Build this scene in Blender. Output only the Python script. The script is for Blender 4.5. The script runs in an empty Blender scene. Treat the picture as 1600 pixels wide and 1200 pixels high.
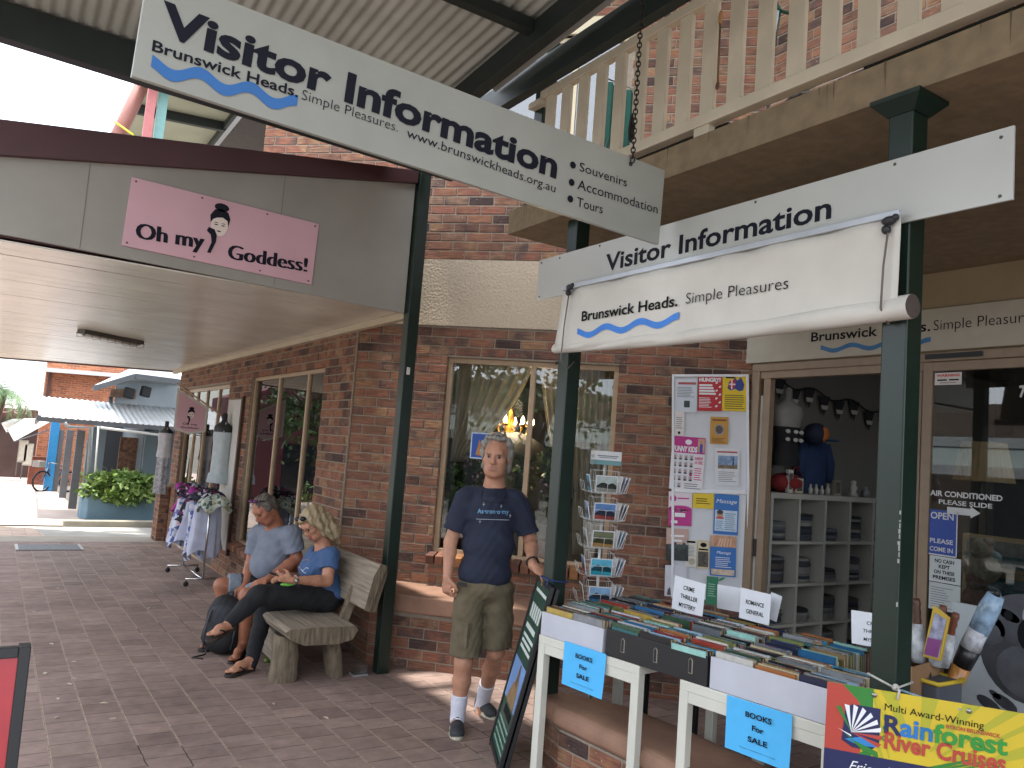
import bpy, bmesh, math, random
import numpy as np
from mathutils import Vector, Matrix
from mathutils import noise as mnoise
V = Vector
UP = V((0, 0, 1))
rnd = random.Random(7)
D = bpy.data
SC = bpy.context.scene
COL = SC.collection

# ------------------------------------------------------------------ camera
F = 1240.0
CAMP = V((0, 0, 1.66))
SL = 0.024                     # the walkway falls gently along +Y
_up = V((1068, -14064, F)).normalized()
_A = V((-802, 48.5, F)); _A = (_A - _up * _A.dot(_up)).normalized()
_B = _A.cross(_up)
if _B.x < 0: _B = -_B
cam = D.cameras.new('Camera'); camo = D.objects.new('Camera', cam); COL.objects.link(camo)
cam.sensor_fit = 'HORIZONTAL'; cam.sensor_width = 36.0; cam.lens = 36.0 * F / 1600.0
cam.clip_start = 0.05; cam.clip_end = 2000
_w = lambda v: V((_B.dot(v), _A.dot(v), _up.dot(v)))
_r, _u, _b = _w(V((1, 0, 0))), _w(V((0, -1, 0))), _w(V((0, 0, -1)))
camo.matrix_world = Matrix(((_r.x, _u.x, _b.x, CAMP.x), (_r.y, _u.y, _b.y, CAMP.y), (_r.z, _u.z, _b.z, CAMP.z), (0, 0, 0, 1)))
SC.camera = camo

# ------------------------------------------------------------------ world, sun, exposure
SUN_EL, SUN_AZ = math.radians(83.5), math.radians(168)   # azimuth measured from +X towards +Y, where the sun stands
wd = D.worlds.new('World'); SC.world = wd; wd.use_nodes = True
nt = wd.node_tree; nt.nodes.clear()
wo = nt.nodes.new('ShaderNodeOutputWorld'); bg = nt.nodes.new('ShaderNodeBackground')
sky = nt.nodes.new('ShaderNodeTexSky'); sky.sky_type = 'NISHITA'; sky.sun_disc = False
sky.sun_elevation = SUN_EL; sky.sun_rotation = math.pi / 2 - SUN_AZ
sky.air_density = 1.0; sky.dust_density = 2.0
tc = nt.nodes.new('ShaderNodeTexCoord'); cn = nt.nodes.new('ShaderNodeTexNoise')
cn.inputs['Scale'].default_value = 2.2; cn.inputs['Detail'].default_value = 5
cr = nt.nodes.new('ShaderNodeValToRGB'); cr.color_ramp.elements[0].position = .33; cr.color_ramp.elements[1].position = .55
mx = nt.nodes.new('ShaderNodeMixRGB'); mx.inputs[2].default_value = (10.1, 10.6, 11.5, 1)
L = nt.links.new
L(tc.outputs['Generated'], cn.inputs['Vector']); L(cn.outputs['Fac'], cr.inputs['Fac'])
L(cr.outputs['Color'], mx.inputs[0]); L(sky.outputs['Color'], mx.inputs[1]); L(mx.outputs['Color'], bg.inputs['Color'])
bg.inputs['Strength'].default_value = 0.15; L(bg.outputs['Background'], wo.inputs['Surface'])
sl = D.lights.new('sun', 'SUN'); sl.energy = 3.0; sl.angle = math.radians(2.0); sl.color = (1, .95, .87)
so = D.objects.new('sun', sl); COL.objects.link(so)
so.rotation_euler = V((math.cos(SUN_EL) * math.cos(SUN_AZ), math.cos(SUN_EL) * math.sin(SUN_AZ), math.sin(SUN_EL))).to_track_quat('Z', 'Y').to_euler()
SC.view_settings.view_transform = 'Standard'; SC.view_settings.look = 'None'
SC.view_settings.exposure = 1.36; SC.view_settings.gamma = 1
SC.cycles.max_bounces = 10; SC.cycles.diffuse_bounces = 5; SC.cycles.transparent_max_bounces = 16

# ------------------------------------------------------------------ photo point -> real point on a known plane
def ray(x, y): return _w(V((x - 800, y - 600, F)))
def GX(x, y, X): d = ray(x, y); return CAMP + d * (X / d.x)
def GY(x, y, Y): d = ray(x, y); return CAMP + d * (Y / d.y)
def GZ(x, y, Z): d = ray(x, y); return CAMP + d * ((Z - CAMP.z) / d.z)
def GG(x, y, h=0): d = ray(x, y); return CAMP + d * ((h - CAMP.z) / (d.z + SL * d.y))
def GN(x, y, p, n): d = ray(x, y); return CAMP + d * ((V(p) - CAMP).dot(n) / d.dot(n))
KC = 9.82                       # the angled wall is the plane x + y = KC
NC = V((1, 1, 0)).normalized(); TC = V((1, -1, 0)).normalized()
def GC(x, y, k=KC): return GN(x, y, (k, 0, 0), NC)
def gz(Y): return -SL * Y

# ------------------------------------------------------------------ materials
def lin(h):
    h = h.lstrip('#'); o = []
    for i in (0, 2, 4):
        c = int(h[i:i + 2], 16) / 255
        o.append(c / 12.92 if c <= .04045 else ((c + .055) / 1.055) ** 2.4)
    return o
_mc = {}
def M(h, rough=.6, var=.12, scale=9., bump=0., metal=0., spec=.5, det=4., stretch=None, name=None, emit=0, coat=0):
    key = (h, rough, var, scale, bump, metal, spec, stretch, emit, coat)
    if key in _mc: return _mc[key]
    m = D.materials.new(name or 'paint_' + h.strip('#')); m.use_nodes = True; n = m.node_tree; l = n.links.new
    p = n.nodes['Principled BSDF']; c = lin(h)
    p.inputs['Roughness'].default_value = rough; p.inputs['Metallic'].default_value = metal
    p.inputs['Specular IOR Level'].default_value = spec
    if coat: p.inputs['Coat Weight'].default_value = coat
    if emit:
        p.inputs['Emission Color'].default_value = (*c, 1); p.inputs['Emission Strength'].default_value = emit
    if var or bump:
        t = n.nodes.new('ShaderNodeTexCoord'); z = n.nodes.new('ShaderNodeTexNoise')
        z.inputs['Scale'].default_value = scale; z.inputs['Detail'].default_value = det
        src = t.outputs['Object']
        if stretch:
            mp = n.nodes.new('ShaderNodeMapping'); mp.inputs['Scale'].default_value = stretch
            l(src, mp.inputs['Vector']); src = mp.outputs['Vector']
        l(src, z.inputs['Vector'])
        r = n.nodes.new('ShaderNodeValToRGB')
        r.color_ramp.elements[0].position = .3; r.color_ramp.elements[1].position = .72
        r.color_ramp.elements[0].color = (*[x * (1 - var) for x in c], 1)
        r.color_ramp.elements[1].color = (*[min(1, x * (1 + var)) for x in c], 1)
        l(z.outputs['Fac'], r.inputs['Fac']); l(r.outputs['Color'], p.inputs['Base Color'])
        if bump:
            b = n.nodes.new('ShaderNodeBump'); b.inputs['Strength'].default_value = min(1, bump); b.inputs['Distance'].default_value = .02
            l(z.outputs['Fac'], b.inputs['Height']); l(b.outputs['Normal'], p.inputs['Normal'])
    else: p.inputs['Base Color'].default_value = (*c, 1)
    _mc[key] = m; return m

def brickmat(name, cols, mortar, rw, rh, gap, off=.5, swap=False, bump=.6, dirt=.25, rough=.85, smooth=.12):
    m = D.materials.new(name); m.use_nodes = True; n = m.node_tree; l = n.links.new
    p = n.nodes['Principled BSDF']; p.inputs['Roughness'].default_value = rough; p.inputs['Specular IOR Level'].default_value = .25
    u = n.nodes.new('ShaderNodeUVMap'); br = n.nodes.new('ShaderNodeTexBrick')
    src = u.outputs['UV']
    if swap:
        s = n.nodes.new('ShaderNodeSeparateXYZ'); cb = n.nodes.new('ShaderNodeCombineXYZ')
        l(src, s.inputs[0]); l(s.outputs[0], cb.inputs[1]); l(s.outputs[1], cb.inputs[0]); src = cb.outputs[0]
    wn = n.nodes.new('ShaderNodeTexNoise'); wn.inputs['Scale'].default_value = 14; l(src, wn.inputs['Vector'])
    wm = n.nodes.new('ShaderNodeMixRGB'); wm.blend_type = 'LINEAR_LIGHT'; wm.inputs[0].default_value = .006
    l(src, wm.inputs[1]); l(wn.outputs['Color'], wm.inputs[2]); src = wm.outputs[0]
    l(src, br.inputs['Vector']); br.offset = off; br.squash = 1
    for k, v in (('Scale', 1), ('Mortar Size', gap), ('Mortar Smooth', smooth), ('Bias', 0), ('Brick Width', rw), ('Row Height', rh)): br.inputs[k].default_value = v
    br.inputs['Color1'].default_value = (0, 0, 0, 1); br.inputs['Color2'].default_value = (1, 1, 1, 1); br.inputs['Mortar'].default_value = (.5, .5, .5, 1)
    r = n.nodes.new('ShaderNodeValToRGB'); r.color_ramp.interpolation = 'LINEAR'
    e = r.color_ramp.elements
    while len(e) < len(cols): e.new(.5)
    for i, h in enumerate(cols):
        e[i].position = .1 + .8 * i / (len(cols) - 1); e[i].color = (*lin(h), 1)
    l(br.outputs['Color'], r.inputs['Fac'])
    z = n.nodes.new('ShaderNodeTexNoise'); z.inputs['Scale'].default_value = 9; z.inputs['Detail'].default_value = 7; z.inputs['Roughness'].default_value = .65
    l(u.outputs['UV'], z.inputs['Vector'])
    z2 = n.nodes.new('ShaderNodeTexNoise'); z2.inputs['Scale'].default_value = 1.3; z2.inputs['Detail'].default_value = 3; l(u.outputs['UV'], z2.inputs['Vector'])
    ad = n.nodes.new('ShaderNodeMath'); ad.operation = 'ADD'; l(z.outputs['Fac'], ad.inputs[0]); l(z2.outputs['Fac'], ad.inputs[1])
    mr = n.nodes.new('ShaderNodeMapRange'); mr.inputs[1].default_value = .7; mr.inputs[2].default_value = 1.3; mr.inputs[3].default_value = 1 - dirt; mr.inputs[4].default_value = 1 + dirt
    l(ad.outputs[0], mr.inputs[0])
    mo = n.nodes.new('ShaderNodeMixRGB'); l(br.outputs['Fac'], mo.inputs[0]); l(r.outputs['Color'], mo.inputs[1]); mo.inputs[2].default_value = (*lin(mortar), 1)
    mu = n.nodes.new('ShaderNodeMixRGB'); mu.blend_type = 'MULTIPLY'; mu.inputs[0].default_value = 1
    l(mo.outputs[0], mu.inputs[1]); l(mr.outputs[0], mu.inputs[2]); l(mu.outputs[0], p.inputs['Base Color'])
    iv = n.nodes.new('ShaderNodeMath'); iv.operation = 'MULTIPLY_ADD'; iv.inputs[1].default_value = -1; l(br.outputs['Fac'], iv.inputs[0])
    zz = n.nodes.new('ShaderNodeMath'); zz.operation = 'MULTIPLY_ADD'; zz.inputs[1].default_value = .35; l(z.outputs['Fac'], zz.inputs[0]); l(iv.outputs[0], zz.inputs[2]); iv.inputs[2].default_value = 1
    b = n.nodes.new('ShaderNodeBump'); b.inputs['Strength'].default_value = bump; b.inputs['Distance'].default_value = .012
    l(zz.outputs[0], b.inputs['Height']); l(b.outputs['Normal'], p.inputs['Normal'])
    return m

def glassmat(name, tint=(1, 1, 1), refl=.08):
    m = D.materials.new(name); m.use_nodes = True; n = m.node_tree; l = n.links.new
    n.nodes.clear(); o = n.nodes.new('ShaderNodeOutputMaterial')
    t = n.nodes.new('ShaderNodeBsdfTransparent'); t.inputs[0].default_value = (*tint, 1)
    g = n.nodes.new('ShaderNodeBsdfGlossy'); g.inputs['Roughness'].default_value = .01
    fr = n.nodes.new('ShaderNodeFresnel'); fr.inputs[0].default_value = 1.5
    a = n.nodes.new('ShaderNodeMath'); a.operation = 'ADD'; a.inputs[1].default_value = refl; a.use_clamp = True
    x = n.nodes.new('ShaderNodeMixShader'); l(fr.outputs[0], a.inputs[0]); l(a.outputs[0], x.inputs[0])
    l(t.outputs[0], x.inputs[1]); l(g.outputs[0], x.inputs[2]); l(x.outputs[0], o.inputs[0])
    return m

def leafmat(name, a, b):
    m = D.materials.new(name); m.use_nodes = True; n = m.node_tree; l = n.links.new
    p = n.nodes['Principled BSDF']; p.inputs['Roughness'].default_value = .5
    gi = n.nodes.new('ShaderNodeNewGeometry'); r = n.nodes.new('ShaderNodeValToRGB')
    r.color_ramp.elements[0].color = (*lin(a), 1); r.color_ramp.elements[1].color = (*lin(b), 1)
    l(gi.outputs['Random Per Island'], r.inputs['Fac']); l(r.outputs['Color'], p.inputs['Base Color'])
    p.inputs['Transmission Weight'].default_value = 0
    return m

# ------------------------------------------------------------------ mesh builder
_tc = {}
def text2d(s, bold=0., shear=0.):
    k = (s, bold, shear)
    if k not in _tc:
        cu = D.curves.new('t', 'FONT'); cu.body = s; cu.size = 1; cu.offset = bold; cu.shear = shear; cu.resolution_u = 3; cu.fill_mode = 'FRONT'
        o = D.objects.new('t', cu); COL.objects.link(o)
        me = bpy.data.meshes.new_from_object(o.evaluated_get(bpy.context.evaluated_depsgraph_get()))
        vs = [(v.co.x, v.co.y) for v in me.vertices]; fs = [tuple(p.vertices) for p in me.polygons]
        D.objects.remove(o); D.meshes.remove(me); D.curves.remove(cu)
        x0 = min([v[0] for v in vs] or [0]); x1 = max([v[0] for v in vs] or [1])
        _tc[k] = ([(v[0] - x0, v[1]) for v in vs], fs, max(1e-6, x1 - x0))
    return _tc[k]

class MB:
    def __init__(s): s.v = []; s.f = []; s.m = []; s.mats = []; s.sm = []
    def mi(s, m):
        if m not in s.mats: s.mats.append(m)
        return s.mats.index(m)
    def add(s, vs, fs, m, smooth=False):
        o = len(s.v); i = s.mi(m)
        s.v += [tuple(v) for v in vs]
        for f in fs: s.f.append(tuple(a + o for a in f)); s.m.append(i); s.sm.append(smooth)
        return s
    def ob(s, o, a, b, c, m):           # box from a corner and three edges
        o, a, b, c = V(o), V(a), V(b), V(c)
        if a.cross(b).dot(c) < 0: o = o + a; a = -a
        vs = [o, o + a, o + a + b, o + b, o + c, o + a + c, o + a + b + c, o + b + c]
        return s.add(vs, [(3, 2, 1, 0), (4, 5, 6, 7), (0, 1, 5, 4), (1, 2, 6, 5), (2, 3, 7, 6), (3, 0, 4, 7)], m)
    def box(s, p, q, m):
        return s.ob(p, (q[0] - p[0], 0, 0), (0, q[1] - p[1], 0), (0, 0, q[2] - p[2]), m)
    def bar(s, p, q, w, h, m, up=(0, 0, 1)):   # beam from p to q, width w, height h, centred
        p, q = V(p), V(q); d = q - p; x = d.cross(V(up))
        if x.length < 1e-5: x = d.cross(V((1, 0, 0)))
        x.normalize(); z = x.cross(d).normalized()
        return s.ob(p - x * w / 2 - z * h / 2, d, x * w, z * h, m)
    def prism(s, pts, ext, m):
        pts = [V(p) for p in pts]; e = V(ext); n = len(pts)
        nn = V((0, 0, 0))
        for i in range(n): nn += pts[i].cross(pts[(i + 1) % n])
        if nn.dot(e) < 0: pts = pts[::-1]
        vs = pts + [p + e for p in pts]
        fs = [tuple(range(n))[::-1], tuple(range(n, 2 * n))] + [(i, (i + 1) % n, n + (i + 1) % n, n + i) for i in range(n)]
        return s.add(vs, fs, m)
    def tube(s, path, r, m, n=8, close=False):
        path = [V(p) for p in path]; k = len(path); rs = r if isinstance(r, (list, tuple)) else [r] * k
        vs = []; fs = []; pr = None
        for i, p in enumerate(path):
            d = (path[min(i + 1, k - 1)] - path[max(i - 1, 0)])
            if close: d = path[(i + 1) % k] - path[i - 1]
            d = d.normalized() if d.length > 1e-9 else V((0, 0, 1))
            a = pr if pr is not None else (V((0, 0, 1)) if abs(d.z) < .9 else V((1, 0, 0)))
            x = (a - d * a.dot(d)); x = x.normalized() if x.length > 1e-6 else d.orthogonal().normalized()
            pr = x; y = d.cross(x)
            vs += [p + (x * math.cos(t) + y * math.sin(t)) * rs[i] for t in [2 * math.pi * j / n for j in range(n)]]
        K = k if close else k - 1
        for i in range(K):
            for j in range(n):
                i2 = (i + 1) % k; fs.append((i * n + j, i * n + (j + 1) % n, i2 * n + (j + 1) % n, i2 * n + j))
        if not close: fs += [tuple(range(n))[::-1], tuple(range((k - 1) * n, k * n))]
        return s.add(vs, fs, m, True)
    def lathe(s, c, prof, m, n=20, ax=(0, 0, 1), smooth=True):
        c = V(c); z = V(ax).normalized(); x = z.orthogonal().normalized(); y = z.cross(x); vs = []; fs = []
        for r, h in prof: vs += [c + z * h + (x * math.cos(2 * math.pi * j / n) + y * math.sin(2 * math.pi * j / n)) * r for j in range(n)]
        for i in range(len(prof) - 1):
            for j in range(n): fs.append((i * n + j, i * n + (j + 1) % n, (i + 1) * n + (j + 1) % n, (i + 1) * n + j))
        fs += [tuple(range(n))[::-1], tuple(range((len(prof) - 1) * n, len(prof) * n))]
        return s.add(vs, fs, m, smooth)
    def ball(s, c, r, m, n=12, k=8):
        r = r if isinstance(r, (tuple, list)) else (r, r, r); c = V(c); vs = []; fs = []
        for i in range(k + 1):
            a = math.pi * i / k
            vs += [c + V((r[0] * math.sin(a) * math.cos(2 * math.pi * j / n), r[1] * math.sin(a) * math.sin(2 * math.pi * j / n), -r[2] * math.cos(a))) for j in range(n)]
        for i in range(k):
            for j in range(n): fs.append((i * n + j, i * n + (j + 1) % n, (i + 1) * n + (j + 1) % n, (i + 1) * n + j))
        return s.add(vs, fs, m, True)
    def surf(s, P, m, smooth=True, close=False):     # rows of points
        r, c = len(P), len(P[0]); vs = [p for row in P for p in row]
        cc = c if close else c - 1
        return s.add(vs, [(i * c + j, i * c + (j + 1) % c, (i + 1) * c + (j + 1) % c, (i + 1) * c + j) for i in range(r - 1) for j in range(cc)], m, smooth)
    # flat artwork on a frame (origin, unit right, unit up, outward normal)
    def art(s, fr, pts, m, lay=1, lift=.0008):
        o, x, y, n = fr; return s.add([o + x * p[0] + y * p[1] + n * lift * lay for p in pts], [tuple(range(len(pts)))], m)
    def rect(s, fr, x0, y0, x1, y1, m, lay=1): return s.art(fr, [(x0, y0), (x1, y0), (x1, y1), (x0, y1)], m, lay)
    def disc(s, fr, cx, cy, rx, ry, m, lay=1, n=20, rot=0):
        c, q = math.cos(rot), math.sin(rot)
        return s.art(fr, [(cx + rx * math.cos(t) * c - ry * math.sin(t) * q, cy + rx * math.cos(t) * q + ry * math.sin(t) * c) for t in [2 * math.pi * i / n for i in range(n)]], m, lay)
    def text(s, fr, t, x, y, m, h=None, w=None, lay=2, bold=0., shear=0., al='l', ang=0, lift=.0008):
        vs, fs, tw = text2d(t, bold, shear); o, ux, uy, n = fr
        CAP = .73
        sx = sy = None
        if h: sy = h / CAP; sx = sy
        if w: sx = w / tw; sy = sy or sx
        off = {'l': 0, 'c': -tw * sx / 2, 'r': -tw * sx}[al]; ca, sa = math.cos(ang), math.sin(ang)
        out = []
        for a, b in vs:
            a, b = a * sx + off, b * sy
            out.append(o + ux * (x + a * ca - b * sa) + uy * (y + a * sa + b * ca) + n * lift * lay)
        return s.add(out, fs, m)
    def build(s, name, parent=None, bevel=0, seg=2, recalc=False, sub=0):
        me = D.meshes.new(name); me.from_pydata(s.v, [], s.f)
        for m in s.mats: me.materials.append(m)
        for p, i, q in zip(me.polygons, s.m, s.sm): p.material_index = i; p.use_smooth = q
        uv = me.uv_layers.new(name='UVMap').data
        for p in me.polygons:
            n = p.normal
            if abs(n.z) > .75:
                for li in p.loop_indices: c = me.vertices[me.loops[li].vertex_index].co; uv[li].uv = (c.x, c.y)
            else:
                t = V((-n.y, n.x, 0)).normalized()
                for li in p.loop_indices: c = me.vertices[me.loops[li].vertex_index].co; uv[li].uv = (c.dot(t), c.z)
        me.update()
        o = D.objects.new(name, me); COL.objects.link(o)
        if bevel:
            b = o.modifiers.new('bevel', 'BEVEL'); b.width = bevel; b.segments = seg; b.limit_method = 'ANGLE'
        if sub:
            b = o.modifiers.new('sub', 'SUBSURF'); b.levels = b.render_levels = sub
        if parent is not None: par(o, parent)
        return o
def par(o, p):
    o.parent = p
    q = p; loc = V((0, 0, 0))
    while q is not None: loc += q.location; q = q.parent
    o.matrix_parent_inverse = Matrix.Translation(-loc) if p.type == 'EMPTY' else Matrix.Identity(4)
    if p.type != 'EMPTY': o.matrix_parent_inverse = Matrix.Identity(4)
    return o
def tag(o, label, cat, group=None):
    o['label'] = label; o['category'] = cat
    if group: o['group'] = group
    return o
def thing(name, label, cat, loc, group=None):
    o = D.objects.new(name, None); COL.objects.link(o); o.location = V(loc); o.empty_display_size = .1
    return tag(o, label, cat, group)
def struct(mb, name, kind='structure', **k):
    o = mb.build(name, **k); o['kind'] = kind; return o
def frame(o, ux, n=None, up=V((0, 0, 1))):
    ux = V(ux).normalized(); 
    if n is None: n = ux.cross(V(up)).normalized()
    n = V(n).normalized(); uy = n.cross(ux).normalized()
    return (V(o), ux, uy, n)

# common materials
GREEN = M('#0d221a', .36, .15, 6, .05, name='dark_green_gloss_paint')
DGREEN = M('#1d2624', .55, .2, 5, name='dark_green_beam_paint')
CREAM = M('#cabd9f', .6, .08, 3, name='cream_paint')
ALU = M('#a98f72', .42, .08, 12, .02, name='beige_window_frame')
WHITE = M('#e2e2dc', .45, .04, 4, name='white_enamel')
SIGNW = M('#b4b6b2', .32, .05, 3, name='white_sign_board')
BLACK = M('#141518', .5, .1, name='black')
INK = M('#121318', .7, 0, spec=.15, name='black_ink')
INKB = M('#151624', .6, 0, spec=.2, name='dark_letter_vinyl')
BLUEW = M('#2a6bb0', .4, .08, 6, name='blue_wave_vinyl')
STEEL = M('#9a9a98', .3, .1, 20, metal=.9, name='steel')
CHROME = M('#c8c8c8', .15, .05, metal=1, name='chrome')
DARKM = M('#26272a', .5, .1, name='dark_metal')
PAPER = M('#dcdfe6', .8, .03, 20, name='white_paper')
BLUEP = M('#4fb4ee', .75, .03, 20, name='blue_paper')
def brick_island(name, cols):
    m = D.materials.new(name); m.use_nodes = True; n = m.node_tree; l = n.links.new; p = n.nodes['Principled BSDF']; p.inputs['Roughness'].default_value = .88; p.inputs['Specular IOR Level'].default_value = .2
    g = n.nodes.new('ShaderNodeNewGeometry'); t = n.nodes.new('ShaderNodeTexCoord'); z = n.nodes.new('ShaderNodeTexNoise'); z.inputs['Scale'].default_value = 5.5; z.inputs['Detail'].default_value = 3; l(t.outputs['Object'], z.inputs['Vector'])
    a = n.nodes.new('ShaderNodeMath'); a.operation = 'MULTIPLY_ADD'; a.inputs[1].default_value = .55; l(z.outputs['Fac'], a.inputs[0]); l(g.outputs['Random Per Island'], a.inputs[2])
    b = n.nodes.new('ShaderNodeMath'); b.operation = 'SUBTRACT'; b.inputs[1].default_value = .27; l(a.outputs[0], b.inputs[0])
    r = n.nodes.new('ShaderNodeValToRGB'); e = r.color_ramp.elements
    while len(e) < len(cols): e.new(.5)
    for i, h in enumerate(cols): e[i].position = i / (len(cols) - 1); e[i].color = (*lin(h), 1)
    l(b.outputs[0], r.inputs['Fac'])
    mp = n.nodes.new('ShaderNodeMapping'); mp.inputs['Scale'].default_value = (9, 9, 95); l(t.outputs['Object'], mp.inputs['Vector']); s_ = n.nodes.new('ShaderNodeTexNoise'); s_.inputs['Scale'].default_value = 1; s_.inputs['Detail'].default_value = 5; l(mp.outputs[0], s_.inputs['Vector'])
    mr = n.nodes.new('ShaderNodeMapRange'); mr.inputs[1].default_value = .3; mr.inputs[2].default_value = .7; mr.inputs[3].default_value = .68; mr.inputs[4].default_value = 1.25; l(s_.outputs['Fac'], mr.inputs[0])
    mu = n.nodes.new('ShaderNodeMixRGB'); mu.blend_type = 'MULTIPLY'; mu.inputs[0].default_value = 1; l(r.outputs[0], mu.inputs[1]); l(mr.outputs[0], mu.inputs[2])
    # pale lime specks
    v = n.nodes.new('ShaderNodeTexNoise'); v.inputs['Scale'].default_value = 60; l(t.outputs['Object'], v.inputs['Vector']); gt = n.nodes.new('ShaderNodeMath'); gt.operation = 'GREATER_THAN'; gt.inputs[1].default_value = .72; l(v.outputs['Fac'], gt.inputs[0])
    mx = n.nodes.new('ShaderNodeMixRGB'); mx.inputs[2].default_value = (*lin('#a89a86'), 1); l(gt.outputs[0], mx.inputs[0]); l(mu.outputs[0], mx.inputs[1]); l(mx.outputs[0], p.inputs['Base Color'])
    bp = n.nodes.new('ShaderNodeBump'); bp.inputs['Strength'].default_value = .8; bp.inputs['Distance'].default_value = .006; l(s_.outputs['Fac'], bp.inputs['Height']); l(bp.outputs[0], p.inputs['Normal']); return m
BRICK = brick_island('clinker_brick', ['#483a37', '#654a40', '#785847', '#855e4e', '#8b634c', '#7e5448', '#937358', '#745144', '#876a56', '#5a4944', '#885c4b'])
MORT = M('#8b8072', .95, .12, 30, .4, name='raked_mortar')
def bricks(mb, P, d, n, u0, u1, z0, z1, holes=(), m=None, proud=.007, bw=.232, seed=0, ph=0.):
    """lay stretcher-bond bricks on the face through P along d, n pointing out"""
    P = V((P[0], P[1], 0)); d = V(d); n = V(n); r = random.Random(seed); row = 0; z = z0; m = m or BRICK
    while z < z1 - .03:
        h = min(.0755, z1 - z); cuts = [(u0, u1)]
        for a, b, c, e in holes:
            if c < z + h * .5 < e:
                q = []
                for x, y in cuts:
                    if b <= x or a >= y: q.append((x, y)); continue
                    if a > x: q.append((x, a))
                    if b < y: q.append((b, y))
                cuts = q
        for x, y in cuts:
            u = math.floor((x - ph) / (bw + .0095)) * (bw + .0095) + ph + (row % 2) * (bw + .0095) / 2 - (bw + .0095)
            while u < y:
                a, b = max(x, u), min(y, u + bw)
                if b - a > .025:
                    j = r.uniform(-.0018, .0018); o = P + d * (a + r.uniform(0, .002)) + UP * (z + r.uniform(-.001, .001)) - n * .03
                    mb.ob(o, d * (b - a - r.uniform(0, .002)), UP * (h - r.uniform(0, .0015)), n * (.03 + j), m)
                u += bw + .0095
        z += .086; row += 1
SANDST = M('#8f6e5b', .8, .22, 5, .25, name='sandstone')
GLASS = glassmat('window_glass', (.9, .92, .92), .04)
GLASSD = glassmat('door_glass', (.75, .78, .78), .02)
TERRA = M('#8a4a38', .7, .15)
# ================================================================== SETTING
def paver_mat():
    m = brickmat('clay_pavers', ['#7f6c65', '#89766d', '#84716a', '#8e7a72', '#87746d', '#937e75'], '#4d423c', .2, .214, .004, .5, True, .6, .3, .72, .2)
    n = m.node_tree; l = n.links.new; p = n.nodes['Principled BSDF']
    lk = p.inputs['Base Color'].links[0]; base = lk.from_socket
    u = n.nodes.new('ShaderNodeUVMap'); s = n.nodes.new('ShaderNodeSeparateXYZ'); l(u.outputs[0], s.inputs[0])
    def mth(op, a, b=None):
        k = n.nodes.new('ShaderNodeMath'); k.operation = op
        for i, q in enumerate((a, b)):
            if q is None: continue
            if isinstance(q, (int, float)): k.inputs[i].default_value = q
            else: l(q, k.inputs[i])
        return k.outputs[0]
    fx = mth('ABSOLUTE', mth('SUBTRACT', mth('FRACT', mth('DIVIDE', mth('ADD', s.outputs[0], .107), .214)), .5))
    line = mth('LESS_THAN', fx, .030)
    z = n.nodes.new('ShaderNodeTexNoise'); z.inputs['Scale'].default_value = .8; l(u.outputs[0], z.inputs['Vector'])
    z2 = n.nodes.new('ShaderNodeTexNoise'); z2.inputs['Scale'].default_value = 30; l(u.outputs[0], z2.inputs['Vector'])
    a = mth('MULTIPLY', line, mth('MULTIPLY', mth('GREATER_THAN', mth('SUBTRACT', 1.0, mth('MULTIPLY', s.outputs[0], .0)), 0), mth('MULTIPLY', mth('MULTIPLY', mth('GREATER_THAN', z.outputs['Fac'], .38), .95), z2.outputs['Fac'])))
    x = n.nodes.new('ShaderNodeMixRGB'); l(a, x.inputs[0]); l(base, x.inputs[1]); x.inputs[2].default_value = (*lin('#b9a794'), 1)
    # grime: pale gum spots and dark traffic stains with shapes of their own
    vo = n.nodes.new('ShaderNodeTexVoronoi'); vo.inputs['Scale'].default_value = 1.7; l(u.outputs[0], vo.inputs['Vector'])
    gum = mth('LESS_THAN', vo.outputs['Distance'], .035)
    y = n.nodes.new('ShaderNodeMixRGB'); l(mth('MULTIPLY', gum, .6), y.inputs[0]); l(x.outputs[0], y.inputs[1]); y.inputs[2].default_value = (*lin('#b5a89c'), 1)
    l(y.outputs[0], p.inputs['Base Color'])
    return m
PAVER = paver_mat()
mb = MB()
def sheet(mb, pts, m, d=0): return mb.add([(x, y, gz(y) + d) for x, y in pts], [tuple(range(len(pts)))], m)
g = MB()
gm = M('#6f6a60', .9, .2, .5, name='bare_ground')
for y0, y1 in ((-200, -8), (-8, 60), (60, 400)):
    f = lambda y: gz(max(-8, min(60, y))) - .03
    g.add([(-300, y0, f(y0)), (300, y0, f(y0)), (300, y1, f(y1)), (-300, y1, f(y1))], [(0, 1, 2, 3)], gm)
struct(g, 'ground')
w = MB(); sheet(w, [(-1.5, -6), (9, -6), (9, 15.3), (-1.5, 15.3)], PAVER); struct(w, 'walkway')
ap = MB(); APC = M('#9c958a', .85, .12, 3, .1, name='sunlit_tone_concrete'); sheet(ap, [(-1.5, 15.3), (9, 15.3), (9, 15.95), (-1.5, 15.95)], APC, .002); struct(ap, 'sunlit_tone_apron')  # pale concrete tone stands in for sunlit ground, starting at the awning's shadow edge
yd = MB(); sheet(yd, [(-14, -12), (-1.5, -12), (-1.5, 15.95), (-14, 15.95)], M('#7f7b75', .9, .15, 2, name='grey_asphalt'), -.004); struct(yd, 'side_pavement')
rd = MB(); ASPH = M('#a5a39d', .9, .16, 3, .2, name='worn_asphalt')
sheet(rd, [(-60, 16.2), (60, 16.2), (60, 18.25), (-60, 18.25)], ASPH, -.02); struct(rd, 'road')
cr_ = MB(); sheet(cr_, [(-2.5, 16.22), (.95, 16.22), (.75, 18.2), (-2.5, 18.2)], brickmat('pale_pavers', ['#b09a8c', '#c2aea0', '#b8a496'], '#9a8a7c', .2, .214, .004, .5, True, .4, .2, .8), -.014); struct(cr_, 'paved_crossing')
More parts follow.
